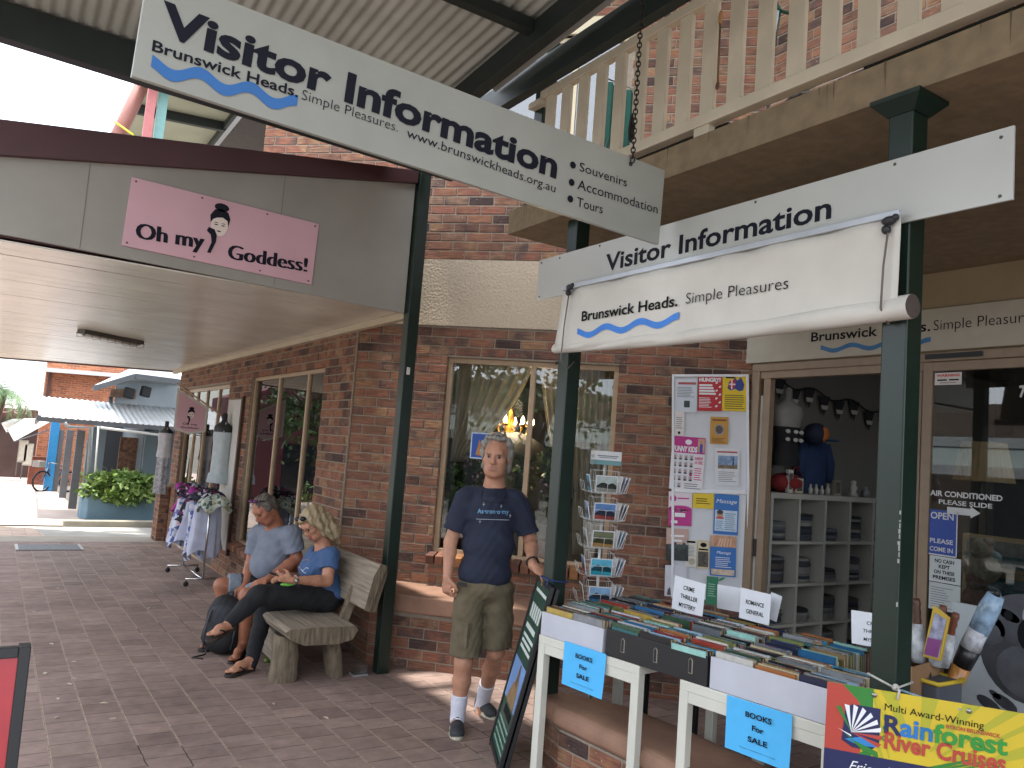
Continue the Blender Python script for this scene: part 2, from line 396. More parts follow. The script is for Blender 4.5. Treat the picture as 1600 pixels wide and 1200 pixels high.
CONC = M('#9f988a', .85, .15, 4, .15, name='concrete')
kb = MB(); kb.ob((-7, 15.95, gz(15.95) - .15), (16, 0, 0), (0, .25, -.006), (0, 0, .152), CONC); struct(kb, 'kerb')
k2 = MB(); k2.ob((1.32, 18.25, gz(18.25) - .15), (20, 1.4, 0), (0, .3, 0), (0, 0, .24), CONC); struct(k2, 'far_kerb')
fp = MB(); sheet(fp, [(-7, 18.25), (1.36, 18.25), (1.9, 20), (1.9, 60), (-7, 60)], M('#c4b1a6', .85, .15, 2, name='pink_footpath'), .004); struct(fp, 'far_footpath')

# ------------------------------------------------------------------ the brick shop building
bld = thing('brick_building', 'brown brick shop building with an angled corner window and an upper storey', 'building', (2.76, 7.06, gz(7.06)))
def wall(mb, P, d, L_, th, z0, z1, holes, m):
    """wall along d from P, thickness th (a vector), with holes (u0,u1,v0,v1)"""
    P = V(P); d = V(d); us = sorted({0, L_, *[h[0] for h in holes], *[h[1] for h in holes]})
    for a, b in zip(us, us[1:]):
        cur = z0
        for h in sorted([h for h in holes if h[0] < b - 1e-6 and h[1] > a + 1e-6], key=lambda h: h[2]):
            if h[2] > cur: mb.ob(P + d * a + V((0, 0, cur - P.z)), d * (b - a), th, (0, 0, h[2] - cur), m)
            cur = h[3]
        if cur < z1: mb.ob(P + d * a + V((0, 0, cur - P.z)), d * (b - a), th, (0, 0, z1 - cur), m)
DY = V((0, 1, 0)); DX = V((1, 0, 0)); UP = V((0, 0, 1))
PC = V((2.76, 7.06, 0)); INC = NC
a0, a1, az0, az1 = 7.92, 10.72, .24, 2.41          # window in the walkway wall
d0, d1, dz0, dz1 = 11.9, 15.1, gz(15.1) + .02, 2.37  # dress shop door
ha = [(a0 - 7.06, a1 - 7.06, az0 - .1, az1), (d0 - 7.06, d1 - 7.06, -.45, dz1)]
wa = MB(); wall(wa, (2.767, 7.06, 0), DY, 8.7, (.12, 0, 0), -.6, 2.9, [(a0 - 7.06, a1 - 7.06, az0, az1), (d0 - 7.06, d1 - 7.06, -.35, dz1)], MORT); bricks(wa, (2.76, 7.06), DY, (-1, 0, 0), .006, 8.69, -.52, 2.78, ha, seed=1)
wa.build('walkway_wall', bld, .004, 1)
c0, c1, cz0, cz1 = .89, 2.46, .72, 2.50
uc0, uc1, uz0, uz1 = .75, 2.36, 4.5, 5.56
wc = MB(); wall(wc, PC + NC * .007, TC, 3.592, NC * .12, -.4, 2.79, [(c0, c1, cz0, cz1)], MORT); bricks(wc, PC, TC, -NC, .006, 3.59, -.404, 2.79, [(c0, c1, cz0 - .1, cz1)], seed=2); wc.build('corner_wall', bld, .004, 1)
wu = MB(); wall(wu, PC - TC * 1.2 + NC * .007, TC, 4.79, NC * .12, 3.41, 7.0, [(uc0 + 1.2, uc1 + 1.2, uz0, uz1)], MORT); bricks(wu, PC - TC * 1.2, TC, -NC, 0, 4.78, 3.42, 7.0, [(uc0 + 1.15, uc1 + 1.25, uz0 - .08, uz1 + .16)], seed=3)
wu.ob((5.317, -3, 3.2), (.12, 0, 0), (0, 7.5, 0), (0, 0, 3.8), MORT); bricks(wu, (5.31, -.5), DY, (-1, 0, 0), 0, 5.0, 3.214, 7.0, seed=4)
wu.build('upper_wall', bld, .004, 1)
joint = MB(); joint.box((2.748, 7.052, -.2), (2.7605, 7.068, 2.75), M('#8a7d6c', .9)); joint.build('control_joint', bld)
def stucco():
    m = M('#b9a993', .9, .07, 45, .5, det=3, name='render_cream'); return m
STUC = stucco()
rb = MB(); rb.ob(PC + UP * 2.79 - NC * .012, TC * 3.6, NC * .13, (0, 0, .62), STUC); rb.build('render_band', bld)
dw = MB()
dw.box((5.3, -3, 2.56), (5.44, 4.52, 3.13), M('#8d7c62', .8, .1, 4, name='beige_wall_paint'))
dw.box((5.307, 4.515, -.3), (5.44, 4.9, 3.2), MORT)
dw.build('shopfront_wall', bld)
rf = MB(); rf.box((2.9, -3, 7.0), (12, 16, 7.15), M('#55504a')); rf.prism([(2.9, 7.2, 2.93), (5.35, 4.6, 2.93), (12, 4.6, 2.93), (12, 15.7, 2.93), (2.9, 15.7, 2.93)], (0, 0, .1), M('#55504a'))
rf.prism([(5.45, -3, 3.13), (12, -3, 3.13), (12, 4.9, 3.13), (5.45, 4.9, 3.13)], (0, 0, .12), M('#55504a')); rf.build('ceilings', bld)
# rooms behind the glass
ROOMW = M('#6d675f', .9, .1, 2, name='interior_plaster')
rm = MB()
rm.box((8.4, 4.7, -.4), (8.5, 15.7, 2.95), ROOMW); rm.box((5.46, 4.9, -.4), (8.5, 5.0, 2.95), ROOMW)
rm.box((2.88, 15.6, -.5), (8.5, 15.7, 2.95), ROOMW); rm.prism([(2.8, 7.2, -.36), (5.4, 4.7, -.36), (8.4, 4.7, -.36), (8.4, 15.7, -.36), (2.8, 15.7, -.36)], (0, 0, .3), M('#4b4038', .6, .2, 3, name='dark_floor'))
rm.build('shop_room', bld)
SHOPW = M('#716f6b', .9, .06, 2, name='grey_white_shop_wall')
sr = MB()
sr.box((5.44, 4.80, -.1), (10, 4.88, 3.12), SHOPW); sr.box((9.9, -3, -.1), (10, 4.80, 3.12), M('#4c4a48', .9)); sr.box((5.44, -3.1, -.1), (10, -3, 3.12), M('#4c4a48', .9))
sr.box((5.3, -3, -.16), (9.9, 4.80, -.02), M('#54483e', .6, .2, 4, name='shop_floor')); sr.build('visitor_shop_room', bld)

def win_frame(P, d, n, segs, z0, z1, fw=.045, dp=.06, back=.045, mat=ALU, name='window_frame', pane='window_pane', parent=bld, glass=GLASS, sill=True):
    """aluminium frame: segs = list of u stops; n points outwards"""
    f = MB(); P = V(P); P = V((P.x, P.y, 0)); o = P - n * (back + dp)
    u0, u1 = segs[0], segs[-1]
    f.ob(o + d * u0 + UP * (z1 - fw), d * (u1 - u0), n * dp, UP * fw, mat)
    f.ob(o + d * u0 + UP * z0, d * (u1 - u0), n * (dp + .012), UP * fw, mat)
    for i, u in enumerate(segs):
        a = u if i == 0 else (u - fw if i == len(segs) - 1 else u - fw / 2)
        f.ob(o + d * a + UP * (z0 + fw), d * fw, n * (dp - (.004 if 0 < i < len(segs) - 1 else 0)), UP * (z1 - z0 - 2 * fw), mat)
    fo = f.build(name, parent, .003)
    for i in range(len(segs) - 1):
        g_ = MB(); q = o + n * dp * .45
        a, b = segs[i] + fw * .45, segs[i + 1] - fw * .45
        g_.ob(q + d * a + UP * (z0 + fw * .6), d * (b - a), n * .006, UP * (z1 - z0 - fw * 1.2), glass)
        g_.build(pane, fo)
    return fo
NA = V((-1, 0, 0))
win_frame((2.76, 0, 0), DY, NA, [a0, 8.55, 9.62, a1], az0, az1)
win_frame(PC, TC, -NC, [c0, 1.69, c1], cz0, cz1, back=.05)
UPG = glassmat('upper_window_glass', (.5, .55, .6), .10)
win_frame(PC, TC, -NC, [uc0, 1.88, uc1], uz0, uz1, mat=CREAM, back=.05, glass=UPG)
uf = MB(); uf.ob(PC + TC * (uc0 - .05) + UP * uz1 - NC * .02, TC * (uc1 - uc0 + .1), NC * .1, UP * .16, CREAM); uf.ob(PC + TC * (uc0 - .05) + UP * (uz0 - .08) - NC * .05, TC * (uc1 - uc0 + .1), NC * .14, UP * .08, M('#6b3330', .7)); uf.build('lintel', bld)
# dress shop door: four sliding leaves
df = win_frame((2.76, 0, 0), DY, NA, [d0, 12.75, 13.6, 14.35, d1], dz0, dz1, fw=.06, name='sliding_door_frame', pane='door_pane')
# brick on edge sills
SILLB = [M('#7d5440', .85, .25, 14, .3, name='sill_brick'), M('#94663f', .85, .25, 14, .3, name='sill_brick_tan'), M('#5d3c30', .85, .25, 14, .3, name='sill_brick_dark')]
def sill(P, d, n, u0, u1, z, name):
    s_ = MB(); u = u0
    while u < u1 - .04:
        w_ = min(.079, u1 - u); m_ = SILLB[rnd.choice((0, 0, 1, 1, 2))]; o = V((P[0], P[1], 0)) + d * u + UP * (z - .085)
        s_.ob(o - n * .06 + UP * .03, d * (w_ - .008), n * .15 - UP * .03, UP * .078 + n * .012, m_); u += .086
    s_.ob(V((P[0], P[1], 0)) + d * u0 + UP * (z - .12) - n * .055, d * (u1 - u0), n * .068, UP * .1, M('#75685a', .9))
    s_.build(name, bld, .006)
sill((2.76, 0, 0), DY, NA, a0 - .02, a1 + .02, az0, 'window_sill'); sill(PC, TC, -NC, c0 - .02, c1 + .02, cz0, 'window_sill')
cn_ = MB(); cn_.box((2.70, 5.97, 2.70), (2.759, 16.3, 2.758), M('#b9ab93', .5, .06, 3, name='cornice_paint')); cn_.build('cornice', bld)
# shopfront frame (direction of the walkway, X = 5.3)
ALU2 = M('#83705b', .4, .08, 12, .02, name='shopfront_frame')
sf = MB()
sf.box((5.27, -3, 2.50), (5.37, 4.51, 2.56), ALU2); sf.box((5.285, -3, 2.44), (5.36, 4.44, 2.50), ALU2)
sf.box((5.27, 4.43, -.12), (5.37, 4.51, 2.50), ALU2); sf.box((5.29, 4.33, -.12), (5.35, 4.40, 2.44), ALU2)
sf.box((5.30, 3.055, -.12), (5.34, 3.10, 2.44), ALU2); sf.box((5.262, 2.965, -.12), (5.295, 3.03, 2.492), ALU2)
sf.box((5.262, .6, -.12), (5.295, .66, 2.492), ALU2); sf.box((5.262, .66, 2.432), (5.295, 2.965, 2.492), ALU2); sf.box((5.262, .66, -.12), (5.295, 2.965, 0), ALU2)
sfo = sf.build('shopfront_frame', bld, .003)
sg = MB(); sg.box((5.275, .66, 0), (5.281, 2.965, 2.432), GLASSD); sg.build('door_pane', sfo)
sg = MB(); sg.box((5.318, 3.1, -.05), (5.323, 3.0, 2.40), GLASSD); sg.build('door_pane', sfo)
pr = MB(); pr.box((5.300, 4.41, -.1), (5.34, 4.43, 2.3), M('#b9b9b4', .5)); pr.box((5.285, 4.395, .98), (5.30, 4.425, 1.12), BLACK); pr.build('door_latch', sfo)

# ------------------------------------------------------------------ seat ledge along the angled wall
lg = thing('brick_seat_ledge', 'low brick seat with a rounded sandstone cap along the angled wall behind the standing man', 'seat wall', (3.3, 5.9, gz(6)))
kf = 9.0; yb = 6.24
LP = [(2.762, 7.2), (2.762, kf - 2.762), (4.58, kf - 4.58), (4.99, 9.818 - 4.99), (2.765, 9.818 - 2.765)]
b_ = MB(); ins = [(2.77, 7.2), (2.77, kf + .01 - 2.77), (4.573, kf + .01 - 4.573), (4.98, 9.815 - 4.98), (2.775, 9.815 - 2.775)]; b_.prism([(x, y, -.3) for x, y in ins], (0, 0, .60), MORT)
bricks(b_, (2.762, 6.238), TC, -NC, .004, 2.57, -.24, .30, seed=6); bricks(b_, (2.762, 6.238), DY, (-1, 0, 0), .004, .9, -.24, .30, seed=7); q_ = V((.41, .398, 0)).normalized(); bricks(b_, (4.58, 4.42), q_, (q_.y, -q_.x, 0), .004, .57, -.24, .30, seed=8); b_.build('brick_base', lg, .004, 1)
LQ = [(2.735, 7.2), (2.735, kf - .05 - 2.735), (4.63, kf - .05 - 4.63), (5.0, 9.815 - 5.0), (2.77, 9.815 - 2.77)]
b_ = MB(); b_.prism([(x, y, .302) for x, y in LQ], (0, 0, .145), SANDST); b_.build('stone_cap', lg, .055, 4)

# low seat wall between the posts, under the tables
lw = thing('brick_seat_wall', 'low brick wall with a wide sandstone cap between the posts under the book tables', 'seat wall', (3, 2.8, gz(2.8)))
q = [GG(*p, .45) for p in ((858, 1108), (880, 1118), (925, 1135), (991, 1162), (1040, 1190))]
fr_ = [(2.79, 3.82), (2.75, 3.62), (2.80, 3.03), (2.77, 2.6), (2.75, -1)]
bk_ = [(3.24, -1), (3.24, 2.5), (3.24, 3.02), (3.20, 3.48), (3.02, 3.80), (2.88, 3.90)]
b_ = MB(); pl_ = [V((x + (.03 if i < 5 else -.03), y - .02, 0)) for i, (x, y) in enumerate(fr_ + bk_)]; b_.prism([(p.x + (.007 if i < 5 else -.007), p.y - .004, -.3) for i, p in enumerate(pl_)], (0, 0, .47), MORT)
for k in range(len(pl_)):
    p, q = pl_[k], pl_[(k + 1) % len(pl_)]; d_ = (q - p)
    if d_.length > .1: L__ = d_.length; d_.normalize(); nn_ = V((d_.y, -d_.x, 0)); nn_ = nn_ if nn_.dot((p + q) / 2 - V((3, 2.2, 0))) > 0 else -nn_; bricks(b_, p, d_, nn_, 0, L__, -.09, .17, seed=10 + k)
b_.build('brick_base', lw, .004, 1)
b_ = MB(); b_.prism([(x, y, .172) for x, y in fr_ + bk_], (0, 0, .118), SANDST); b_.build('stone_cap', lw, .05, 4)

# ------------------------------------------------------------------ posts
def post(x, y, z0, z1, label, cap, chips=0):
    t = thing('verandah_post', label, 'post', (x, y, z0), 'green verandah posts')
    p = MB(); h = .05; p.box((x - h, y - h, z0), (x + h, y + h, z1 - (.05 if cap else 0)), GREEN); o = p.build('shaft', t, .006)
    if cap:
        c = MB(); c.add([(x - .055, y - .055, z1 - .06), (x + .055, y - .055, z1 - .06), (x + .055, y + .055, z1 - .06), (x - .055, y + .055, z1 - .06), (x - .1, y - .1, z1 - .012), (x + .1, y - .1, z1 - .012), (x + .1, y + .1, z1 - .012), (x - .1, y + .1, z1 - .012)],
                        [(0, 1, 5, 4), (1, 2, 6, 5), (2, 3, 7, 6), (3, 0, 4, 7), (3, 2, 1, 0), (4, 5, 6, 7)], GREEN)
        c.box((x - .1, y - .1, z1 - .013), (x + .1, y + .1, z1 + .004), GREEN); c.build('cap', t)
    if chips:
        c = MB(); r_ = random.Random(3); cm = M('#969b96', .8)
        for zc, L_ in ((1.55, .02), (1.38, .16), (1.22, .02), (.35, .28)):
            n = max(1, int(L_ / .02))
            for i in range(n):
                w_ = r_.uniform(.003, .009); hh = r_.uniform(.006, .02); zz = zc + i * .02 + r_.uniform(-.004, .004)
                c.box((x - h - .0012, y - h + .001, zz), (x - h + w_, y - h + w_, zz + hh), cm)
        c.build('paint_chips', t)
    return t
post(2.76, 5.93, gz(5.93), 4.05, 'dark green post beside the timber bench, carrying the end of the cream awning', False)
post(2.87, 3.86, gz(3.86), 3.12, 'dark green post behind the leaning sandwich board and the postcard rack', False)
post(2.80, 1.70, gz(1.7), 3.118, 'scuffed dark green post with a flared cap, nearest the camera among the book tables', True, 1)
post(2.80, 4.23, 3.285, 4.42, 'short dark post at the end of the upstairs balcony railing', False)

# ------------------------------------------------------------------ balcony
bal = thing('balcony', 'cream upstairs balcony with slatted timber railing over the shopfront', 'balcony', (2.72, 1.5, 3.12))
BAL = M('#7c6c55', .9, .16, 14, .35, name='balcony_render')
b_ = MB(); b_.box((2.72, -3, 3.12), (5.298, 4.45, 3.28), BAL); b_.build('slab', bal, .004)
st = MB(); r_ = random.Random(5); sm_ = M('#574a3b', .9, .3, 40, name='water_stain')
for i in range(26):
    y = r_.uniform(.7, 4.3); z1 = 3.281; ln = r_.uniform(.04, .15); pts = []
    w_ = r_.uniform(.002, .006)
    n = 5
    L1 = [(y + w_ * (1 - k / n) * r_.uniform(.4, 1), z1 - ln * k / n) for k in range(n + 1)]; L2 = [(y - w_ * (1 - k / n) * r_.uniform(.4, 1), z1 - ln * k / n) for k in range(n + 1)]
    st.add([(2.7192, a, b) for a, b in L1 + L2[::-1]], [tuple(range(2 * n + 2))], sm_)
st.build('water_stains', bal)
SLAT = M('#bbb09c', .6, .1, 5, .05, name='baluster_paint')
b_ = MB(); b_.box((2.715, -3, 3.325), (2.775, 4.18, 3.385), SLAT); b_.build('bottom_rail', bal, .004)
b_ = MB(); b_.box((2.72, -3, 3.965), (2.77, 4.18, 4.02), SLAT); b_.box((2.70, 4.15, 3.925), (2.79, 4.28, 3.965), SLAT); b_.build('top_rail', bal, .004)
b_ = MB(); b_.box((2.80, 2.62, 3.281), (2.82, 4.4, 3.34), DGREEN); b_.box((2.80, -3, 3.281), (2.82, 1.9, 3.34), DGREEN); b_.build('gap_shade_strip', bal)  # dark strip added so the gap under the rail reads as shade
for y in (2.72, 1.15, -.4):
    b_ = MB(); b_.box((2.725, y - .05, 3.282), (2.765, y + .05, 3.325), SLAT); b_.build('rail_foot', bal)
y = 4.12
while y > -2.5:
    b_ = MB(); b_.box((2.733, y - .085, 3.385), (2.757, y, 3.965), SLAT); b_.build('baluster', bal); y -= .1715
# eave beam beside the balcony and the corrugated walkway roof
rfm = thing('corrugated_roof', 'grey corrugated steel roof on dark green beams over the walkway', 'roof', (0, 3, 4.0))
zr = lambda y: 4.07 + .07 * (5.5 - y)
CORR = M('#b2b4ac', .5, .14, 2.5, .02, metal=.2, name='galvanised_underside')
P = []; n = 0; X = -1.1; xs = []
while X < 2.43: xs.append(X); X += .0127
for y in (5.99, -3.2): P.append([V((x, y, zr(y) + .02 + .009 * math.sin(2 * math.pi * x / .076))) for x in xs])  # sheet overruns the front beam, unseen, to block a stray sun streak
b_ = MB(); b_.surf(P, CORR); x2 = [2.42 + .0127 * i for i in range(18)]; b_.surf([[V((x, y, zr(y) + .022 + .009 * math.sin(2 * math.pi * x / .076))) for x in x2] for y in (4.62, -3.2)], CORR); b_.build('sheet', rfm)  # second strip added along the side to block sun over the tables
b_ = MB(); b_.prism([(-1.1, 5.44, 3.875), (2.82, 5.44, 3.785), (2.82, 5.44, 4.075), (-1.1, 5.44, 4.075)], (0, .1, 0), DGREEN); b_.build('front_beam', rfm, .004)
b_ = MB(); b_.bar((2.40, 5.45, zr(5.45) - .08), (2.40, -3, zr(-3) - .08), .08, .15, DGREEN); b_.build('rafter', rfm, .004)
b_ = MB(); b_.bar((-.75, 5.45, zr(5.45) - .08), (-.75, -3, zr(-3) - .08), .08, .15, DGREEN); b_.build('rafter', rfm, .004)
for y in (3.78, 1.9, .1):
    b_ = MB(); b_.bar((-1.1, y, zr(y) - .035), (2.36, y, zr(y) - .035), .07, .08, DGREEN); b_.build('purlin', rfm, .004)
b_ = MB(); b_.bar((2.68, 5.44, 4.105), (2.68, -3, 4.105), .07, .17, DGREEN); b_.build('eave_beam', rfm, .004)
b_ = MB(); b_.bar((-1.05, 2.9, 4.10), (2.64, 2.9, 4.10), .06, .1, DGREEN); b_.build('sign_beam', rfm, .004)

# ------------------------------------------------------------------ awning over the walkway
aw = thing('awning', 'cream lined awning with a dark maroon barge board over the walkway', 'awning', (0, 6, 2.76))
SOFF = M('#c9c2b4', .26, .10, 2.2, spec=.6, name='awning_lining_paint'); FASC = M('#98948c', .6, .11, 1.6, name='fascia_paint'); MAR = M('#4a2b2e', .5, .12, 3, name='maroon_paint')
zc = lambda x: 3.323 + .19 * x; zt = lambda x: 3.545 + .148 * x
b_ = MB(); b_.prism([(-1.3, 5.95, 2.80), (-.02, 5.95, 2.80), (.0, 5.95, 2.80), (2.70, 5.95, 2.745), (2.70, 5.95, zc(2.70) + .03), (-1.3, 5.95, max(2.82, zc(-1.3) + .03))], (0, .03, 0), FASC)
b_.box((.325, 5.948, 2.8), (.329, 5.952, 3.38), M('#6b6459')); b_.box((1.62, 5.948, 2.78), (1.623, 5.952, 3.62), M('#6b6459')); b_.build('fascia', aw)
b_ = MB(); b_.prism([(-1.3, 5.90, zc(-1.3)), (2.70, 5.90, zc(2.70)), (2.70, 5.90, zt(2.70)), (-1.3, 5.90, zt(-1.3))], (0, .045, 0), MAR); b_.build('barge_board', aw, .004)
far = lambda x: 17.98 - .57 * x
b_ = MB(); y = 5.985; r_ = random.Random(2)
while y < 19.5:
    w_ = .235
    x1 = min(2.755, (17.98 - y) / .57); x0 = -1.3
    if x1 > x0 + .1:
        b_.ob((x0, y, 2.76 + r_.uniform(-.0015, .0015)), (x1 - x0, 0, 0), (0, w_ - .004, 0), (0, 0, .012), SOFF)
    y += w_
b_.build('lining_boards', aw)
b_ = MB(); b_.prism([(-1.3, 5.99, 2.79), (2.85, 5.99, 2.79), (2.85, far(2.85), 2.79), (-1.3, far(-1.3), 2.79)], (0, 0, .02), MAR)
b_.prism([(-1.3, 5.93, zt(-1.3) - .02), (2.75, 5.93, zt(2.75) - .02), (2.75, far(2.75) + .1, zt(2.75) - .02), (-1.3, far(-1.3) + .1, zt(-1.3) - .02)], (0, 0, .03), MAR)
b_.build('roof_sheet', aw)
b_ = MB(); b_.bar((-1.3, far(-1.3) + .02, 2.80), (2.75, far(2.75) + .02, 2.80), .03, .13, MAR); b_.build('far_fascia', aw)
# fluorescent batten on the lining
p0, p1 = GZ(126, 522, 2.70), GZ(219, 540, 2.70)
fl = thing('fluorescent_light', 'unlit caged fluorescent light fixed under the awning lining', 'ceiling light', (p0.x, p0.y, 2.7))
d = (p1 - p0); d.z = 0
b_ = MB(); b_.bar(p0 + UP * .035, p0 + d + UP * .035, .13, .05, M('#5b5650', .6)); b_.build('housing', fl, .004)
b_ = MB(); dn = d.normalized(); sd = V((-dn.y, dn.x, 0))
for k in (-.035, .035): b_.tube([p0 + dn * .05 + sd * k, p0 + d - dn * .05 + sd * k], .013, M('#cfcac0', .3), 8)
b_.build('tubes', fl)
b_ = MB()
for k in range(9):
    c = p0 + d * (k / 8); b_.tube([c + sd * -.07 + UP * .02, c + sd * -.055 - UP * .03, c + sd * .055 - UP * .03, c + sd * .07 + UP * .02], .003, DARKM, 5)
b_.build('wire_guard', fl)
# ================================================================== SIGNS
def U(fr, p):
    o, x, y, n = fr; q = GN(p[0], p[1], o, n) - o; return (q.dot(x), q.dot(y))
def pxt(mb, fr, s, p0, p1, cap, m, lay=2, bold=0., shear=0.):
    a, b, c = U(fr, p0), U(fr, p1), U(fr, cap); w = math.hypot(b[0] - a[0], b[1] - a[1]); ang = math.atan2(b[1] - a[1], b[0] - a[0])
    h = abs((c[1] - a[1]) * math.cos(ang) - (c[0] - a[0]) * math.sin(ang))
    mb.text(fr, s, a[0], a[1], m, h=h, w=w, lay=lay, bold=bold, shear=shear, ang=ang)
def wave(mb, fr, p0, p1, th, m, n=3, amp=.35, lay=2, ph=0):
    a, b = U(fr, p0), U(fr, p1); L_ = math.hypot(b[0] - a[0], b[1] - a[1]); dx, dy = (b[0] - a[0]) / L_, (b[1] - a[1]) / L_
    K = 48; lo = []; hi = []
    for i in range(K + 1):
        t = i / K; o = amp * th * math.sin(2 * math.pi * n * t + ph); bx, by = a[0] + dx * L_ * t - dy * o, a[1] + dy * L_ * t + dx * o
        lo.append((bx, by)); hi.append((bx, by + th))
    o, x, y, nn = fr
    P = [[o + x * q[0] + y * q[1] + nn * .0008 * lay for q in r] for r in (lo, hi)]
    mb.surf(P, m, False)
def screws(fr, pts, parent, r=.008):
    for p in pts:
        b = MB(); o, x, y, n = fr; b.lathe(o + x * p[0] + y * p[1], [(r, 0), (r, .002), (r * .6, .0045)], M('#5a5752', .4, .1, metal=.6), 10, n); b.build('screw', parent)

# hanging sign across the walkway
tl, bl, tr, br = GY(222, -42, 2.9), GY(205, 118, 2.9), GY(1037, 266, 2.9), GY(1030, 382, 2.9)
fx = (br - bl).normalized(); fr = frame(bl, fx, n=(0, -1, 0)); HW = (br - bl).length; HH = .385
hs = thing('hanging_sign', 'long white Visitor Information sign hung on chains across the walkway', 'sign', bl)
b = MB(); b.ob(bl + V((0, .002, 0)), fx * HW, fr[2] * HH, V((0, .022, 0)), M('#9c9e97', .34, .10, 2.6, name='weathered_sign_board')); b.build('board', hs, .003)
b = MB(); pxt(b, fr, 'Visitor Information', (247, 50), (869, 278), (240, -7), INKB, bold=.034); b.build('lettering', hs)
b = MB(); pxt(b, fr, 'Brunswick Heads.', (237, 79), (465, 152), (241, 62), INKB, bold=.018); b.build('lettering', hs)
b = MB(); wave(b, fr, (235, 110), (463, 173), .042, BLUEW, 2.9, .42, ph=2.2); b.build('wave_emblem', hs)
b = MB(); pxt(b, fr, 'Simple Pleasures.', (471, 155), (621, 206), (474, 139), INKB, bold=-.012); b.build('lettering', hs)
b = MB(); pxt(b, fr, 'www.brunswickheads.org.au', (635, 214), (867, 301), (640, 200), INKB, bold=-.003); b.build('lettering', hs)
for c, s, p0, p1, cap in (((895, 258), 'Souvenirs', (905, 267), (979, 292), (908, 253)), ((893, 285), 'Accommodation', (902, 295), (1027, 334), (906, 280)), ((891, 311), 'Tours', (901, 322), (941, 334), (903, 307))):
    b = MB(); pxt(b, fr, s, p0, p1, cap, INKB, bold=-.002); b.build('lettering', hs); b = MB(); u = U(fr, c); b.disc(fr, u[0], u[1], .0165, .0165, INKB, 2); b.build('bullet', hs)
def chain(mb, p, q, m, r=.0035, L_=.034):
    p, q = V(p), V(q); d = (q - p); n = int(d.length / (L_ * .72)); d.normalize(); a = d.orthogonal().normalized(); c = d.cross(a)
    for i in range(n):
        o = p + d * (i * L_ * .72); s = a if i % 2 else c
        mb.tube([o + d * (L_ / 2 + math.cos(t) * L_ / 2) + s * math.sin(t) * L_ * .3 for t in [2 * math.pi * k / 8 for k in range(8)]], r, m, 5, True)
for k, px_ in enumerate(((985, 262), (226, -20))):
    u = U(fr, px_); p = fr[0] + fr[1] * u[0] + fr[2] * (HH - .035) - V((0, .012, 0))
    b = MB(); chain(b, p, (p.x + .005, 2.9, 4.08), M('#2a2624', .6, .2, metal=.5)); b.build('chain', hs)
    b = MB(); b.lathe(p + V((0, .014, 0)), [(.011, 0), (.011, .004), (.006, .01)], DARKM, 10, (0, -1, 0)); b.build('bolt', hs)
# wooden coat hook shape hanging on the chain
mk = thing('hanging_leaf_ornament', 'dark folded leaf-shaped cloth caught on the chain of the hanging sign', 'ornament', GY(985, 200, 2.9))
c0_, = (GY(987, 195, 2.92),); b = MB()
b.surf([[c0_ + V((math.cos(t) * r_ * .9, math.sin(t) * r_ * .5, z)) for t in [2 * math.pi * k / 8 for k in range(8)]] for z, r_ in ((.06, .004), (.03, .014), (-.02, .022), (-.07, .018), (-.09, .004))], M('#1a1412', .9), close=True); b.build('cloth', mk)

# long sign on the posts
FXR = V((0, -1, 0)); NR = V((-1, 0, 0)); XS = 2.735
tl, bl, tr, br = GX(845, 407, XS), GX(838, 470, XS), GX(1587, 197, XS), GX(1582, 313, XS)
fr = frame((XS, bl.y, 2.625), FXR, n=NR); W_ = bl.y - br.y
vs_ = thing('visitor_sign', 'long white Visitor Information board screwed across two green posts above the roll-down blind', 'sign', (XS, 2.7, 2.62))
b = MB(); b.ob((XS + .0005, bl.y, 2.625), (0, -W_, 0), (0, 0, .256), (.012, 0, 0), SIGNW); b.build('board', vs_, .002)
b = MB(); pxt(b, fr, 'Visitor Information', (946, 424), (1299, 340), (1060, 367), INKB, bold=.03)
b.v = []; b.f = []; b.m = []; b.sm = []
a_ = U(fr, (946, 423)); e_ = U(fr, (1299, 340)); b.text(fr, 'Visitor Information', a_[0], .084, INKB, h=.098, w=e_[0] - a_[0], bold=.022); b.build('lettering', vs_)
screws(fr, [(.03, .235), (.03, .02), (.22, .235), (W_ - .04, .225), (W_ - .04, .02), (W_ - .42, .235), (.95, .24), (1.7, .24), (.6, .24)], vs_, .006)
# roll-down canvas blind
CANV = M('#c9c6be', .6, .07, 4, .05, name='blind_canvas')
bt = thing('roll_blind', 'half unrolled white canvas blind lettered Brunswick Heads Simple Pleasures, tied with cords', 'blind', (2.68, 2.7, 2.28))
XB = 2.70; y0, y1 = 3.735, 1.655; zt_, zb_ = 2.640, 2.285
rows = []; NY = 70
for i in range(9):
    t = i / 8; row = []
    for j in range(NY + 1):
        s = j / NY; y = y0 + (y1 - y0) * s + (.0 if j else 0) + (.045 * t * (1 - min(1, s * 12)))
        w_ = .006 * math.sin(s * 31 + 1.2 * math.sin(s * 9)) * (1 - t) ** 1.5 + .003 * math.sin(s * 60) * (1 - t) ** 2 + .002 * mnoise.noise(V((s * 6, t * 3, 0)))
        row.append(V((XB + w_ + .012 * t * (1 - t) - .008 * t, y, zt_ + (zb_ - .016 * math.sin(math.pi * s) - zt_) * t)))
    rows.append(row)
b = MB(); b.surf(rows[::-1], CANV); cl_ = b.build('canvas', bt)
sm = cl_.modifiers.new('solid', 'SOLIDIFY'); sm.thickness = .003; sm.offset = 1
rows = []
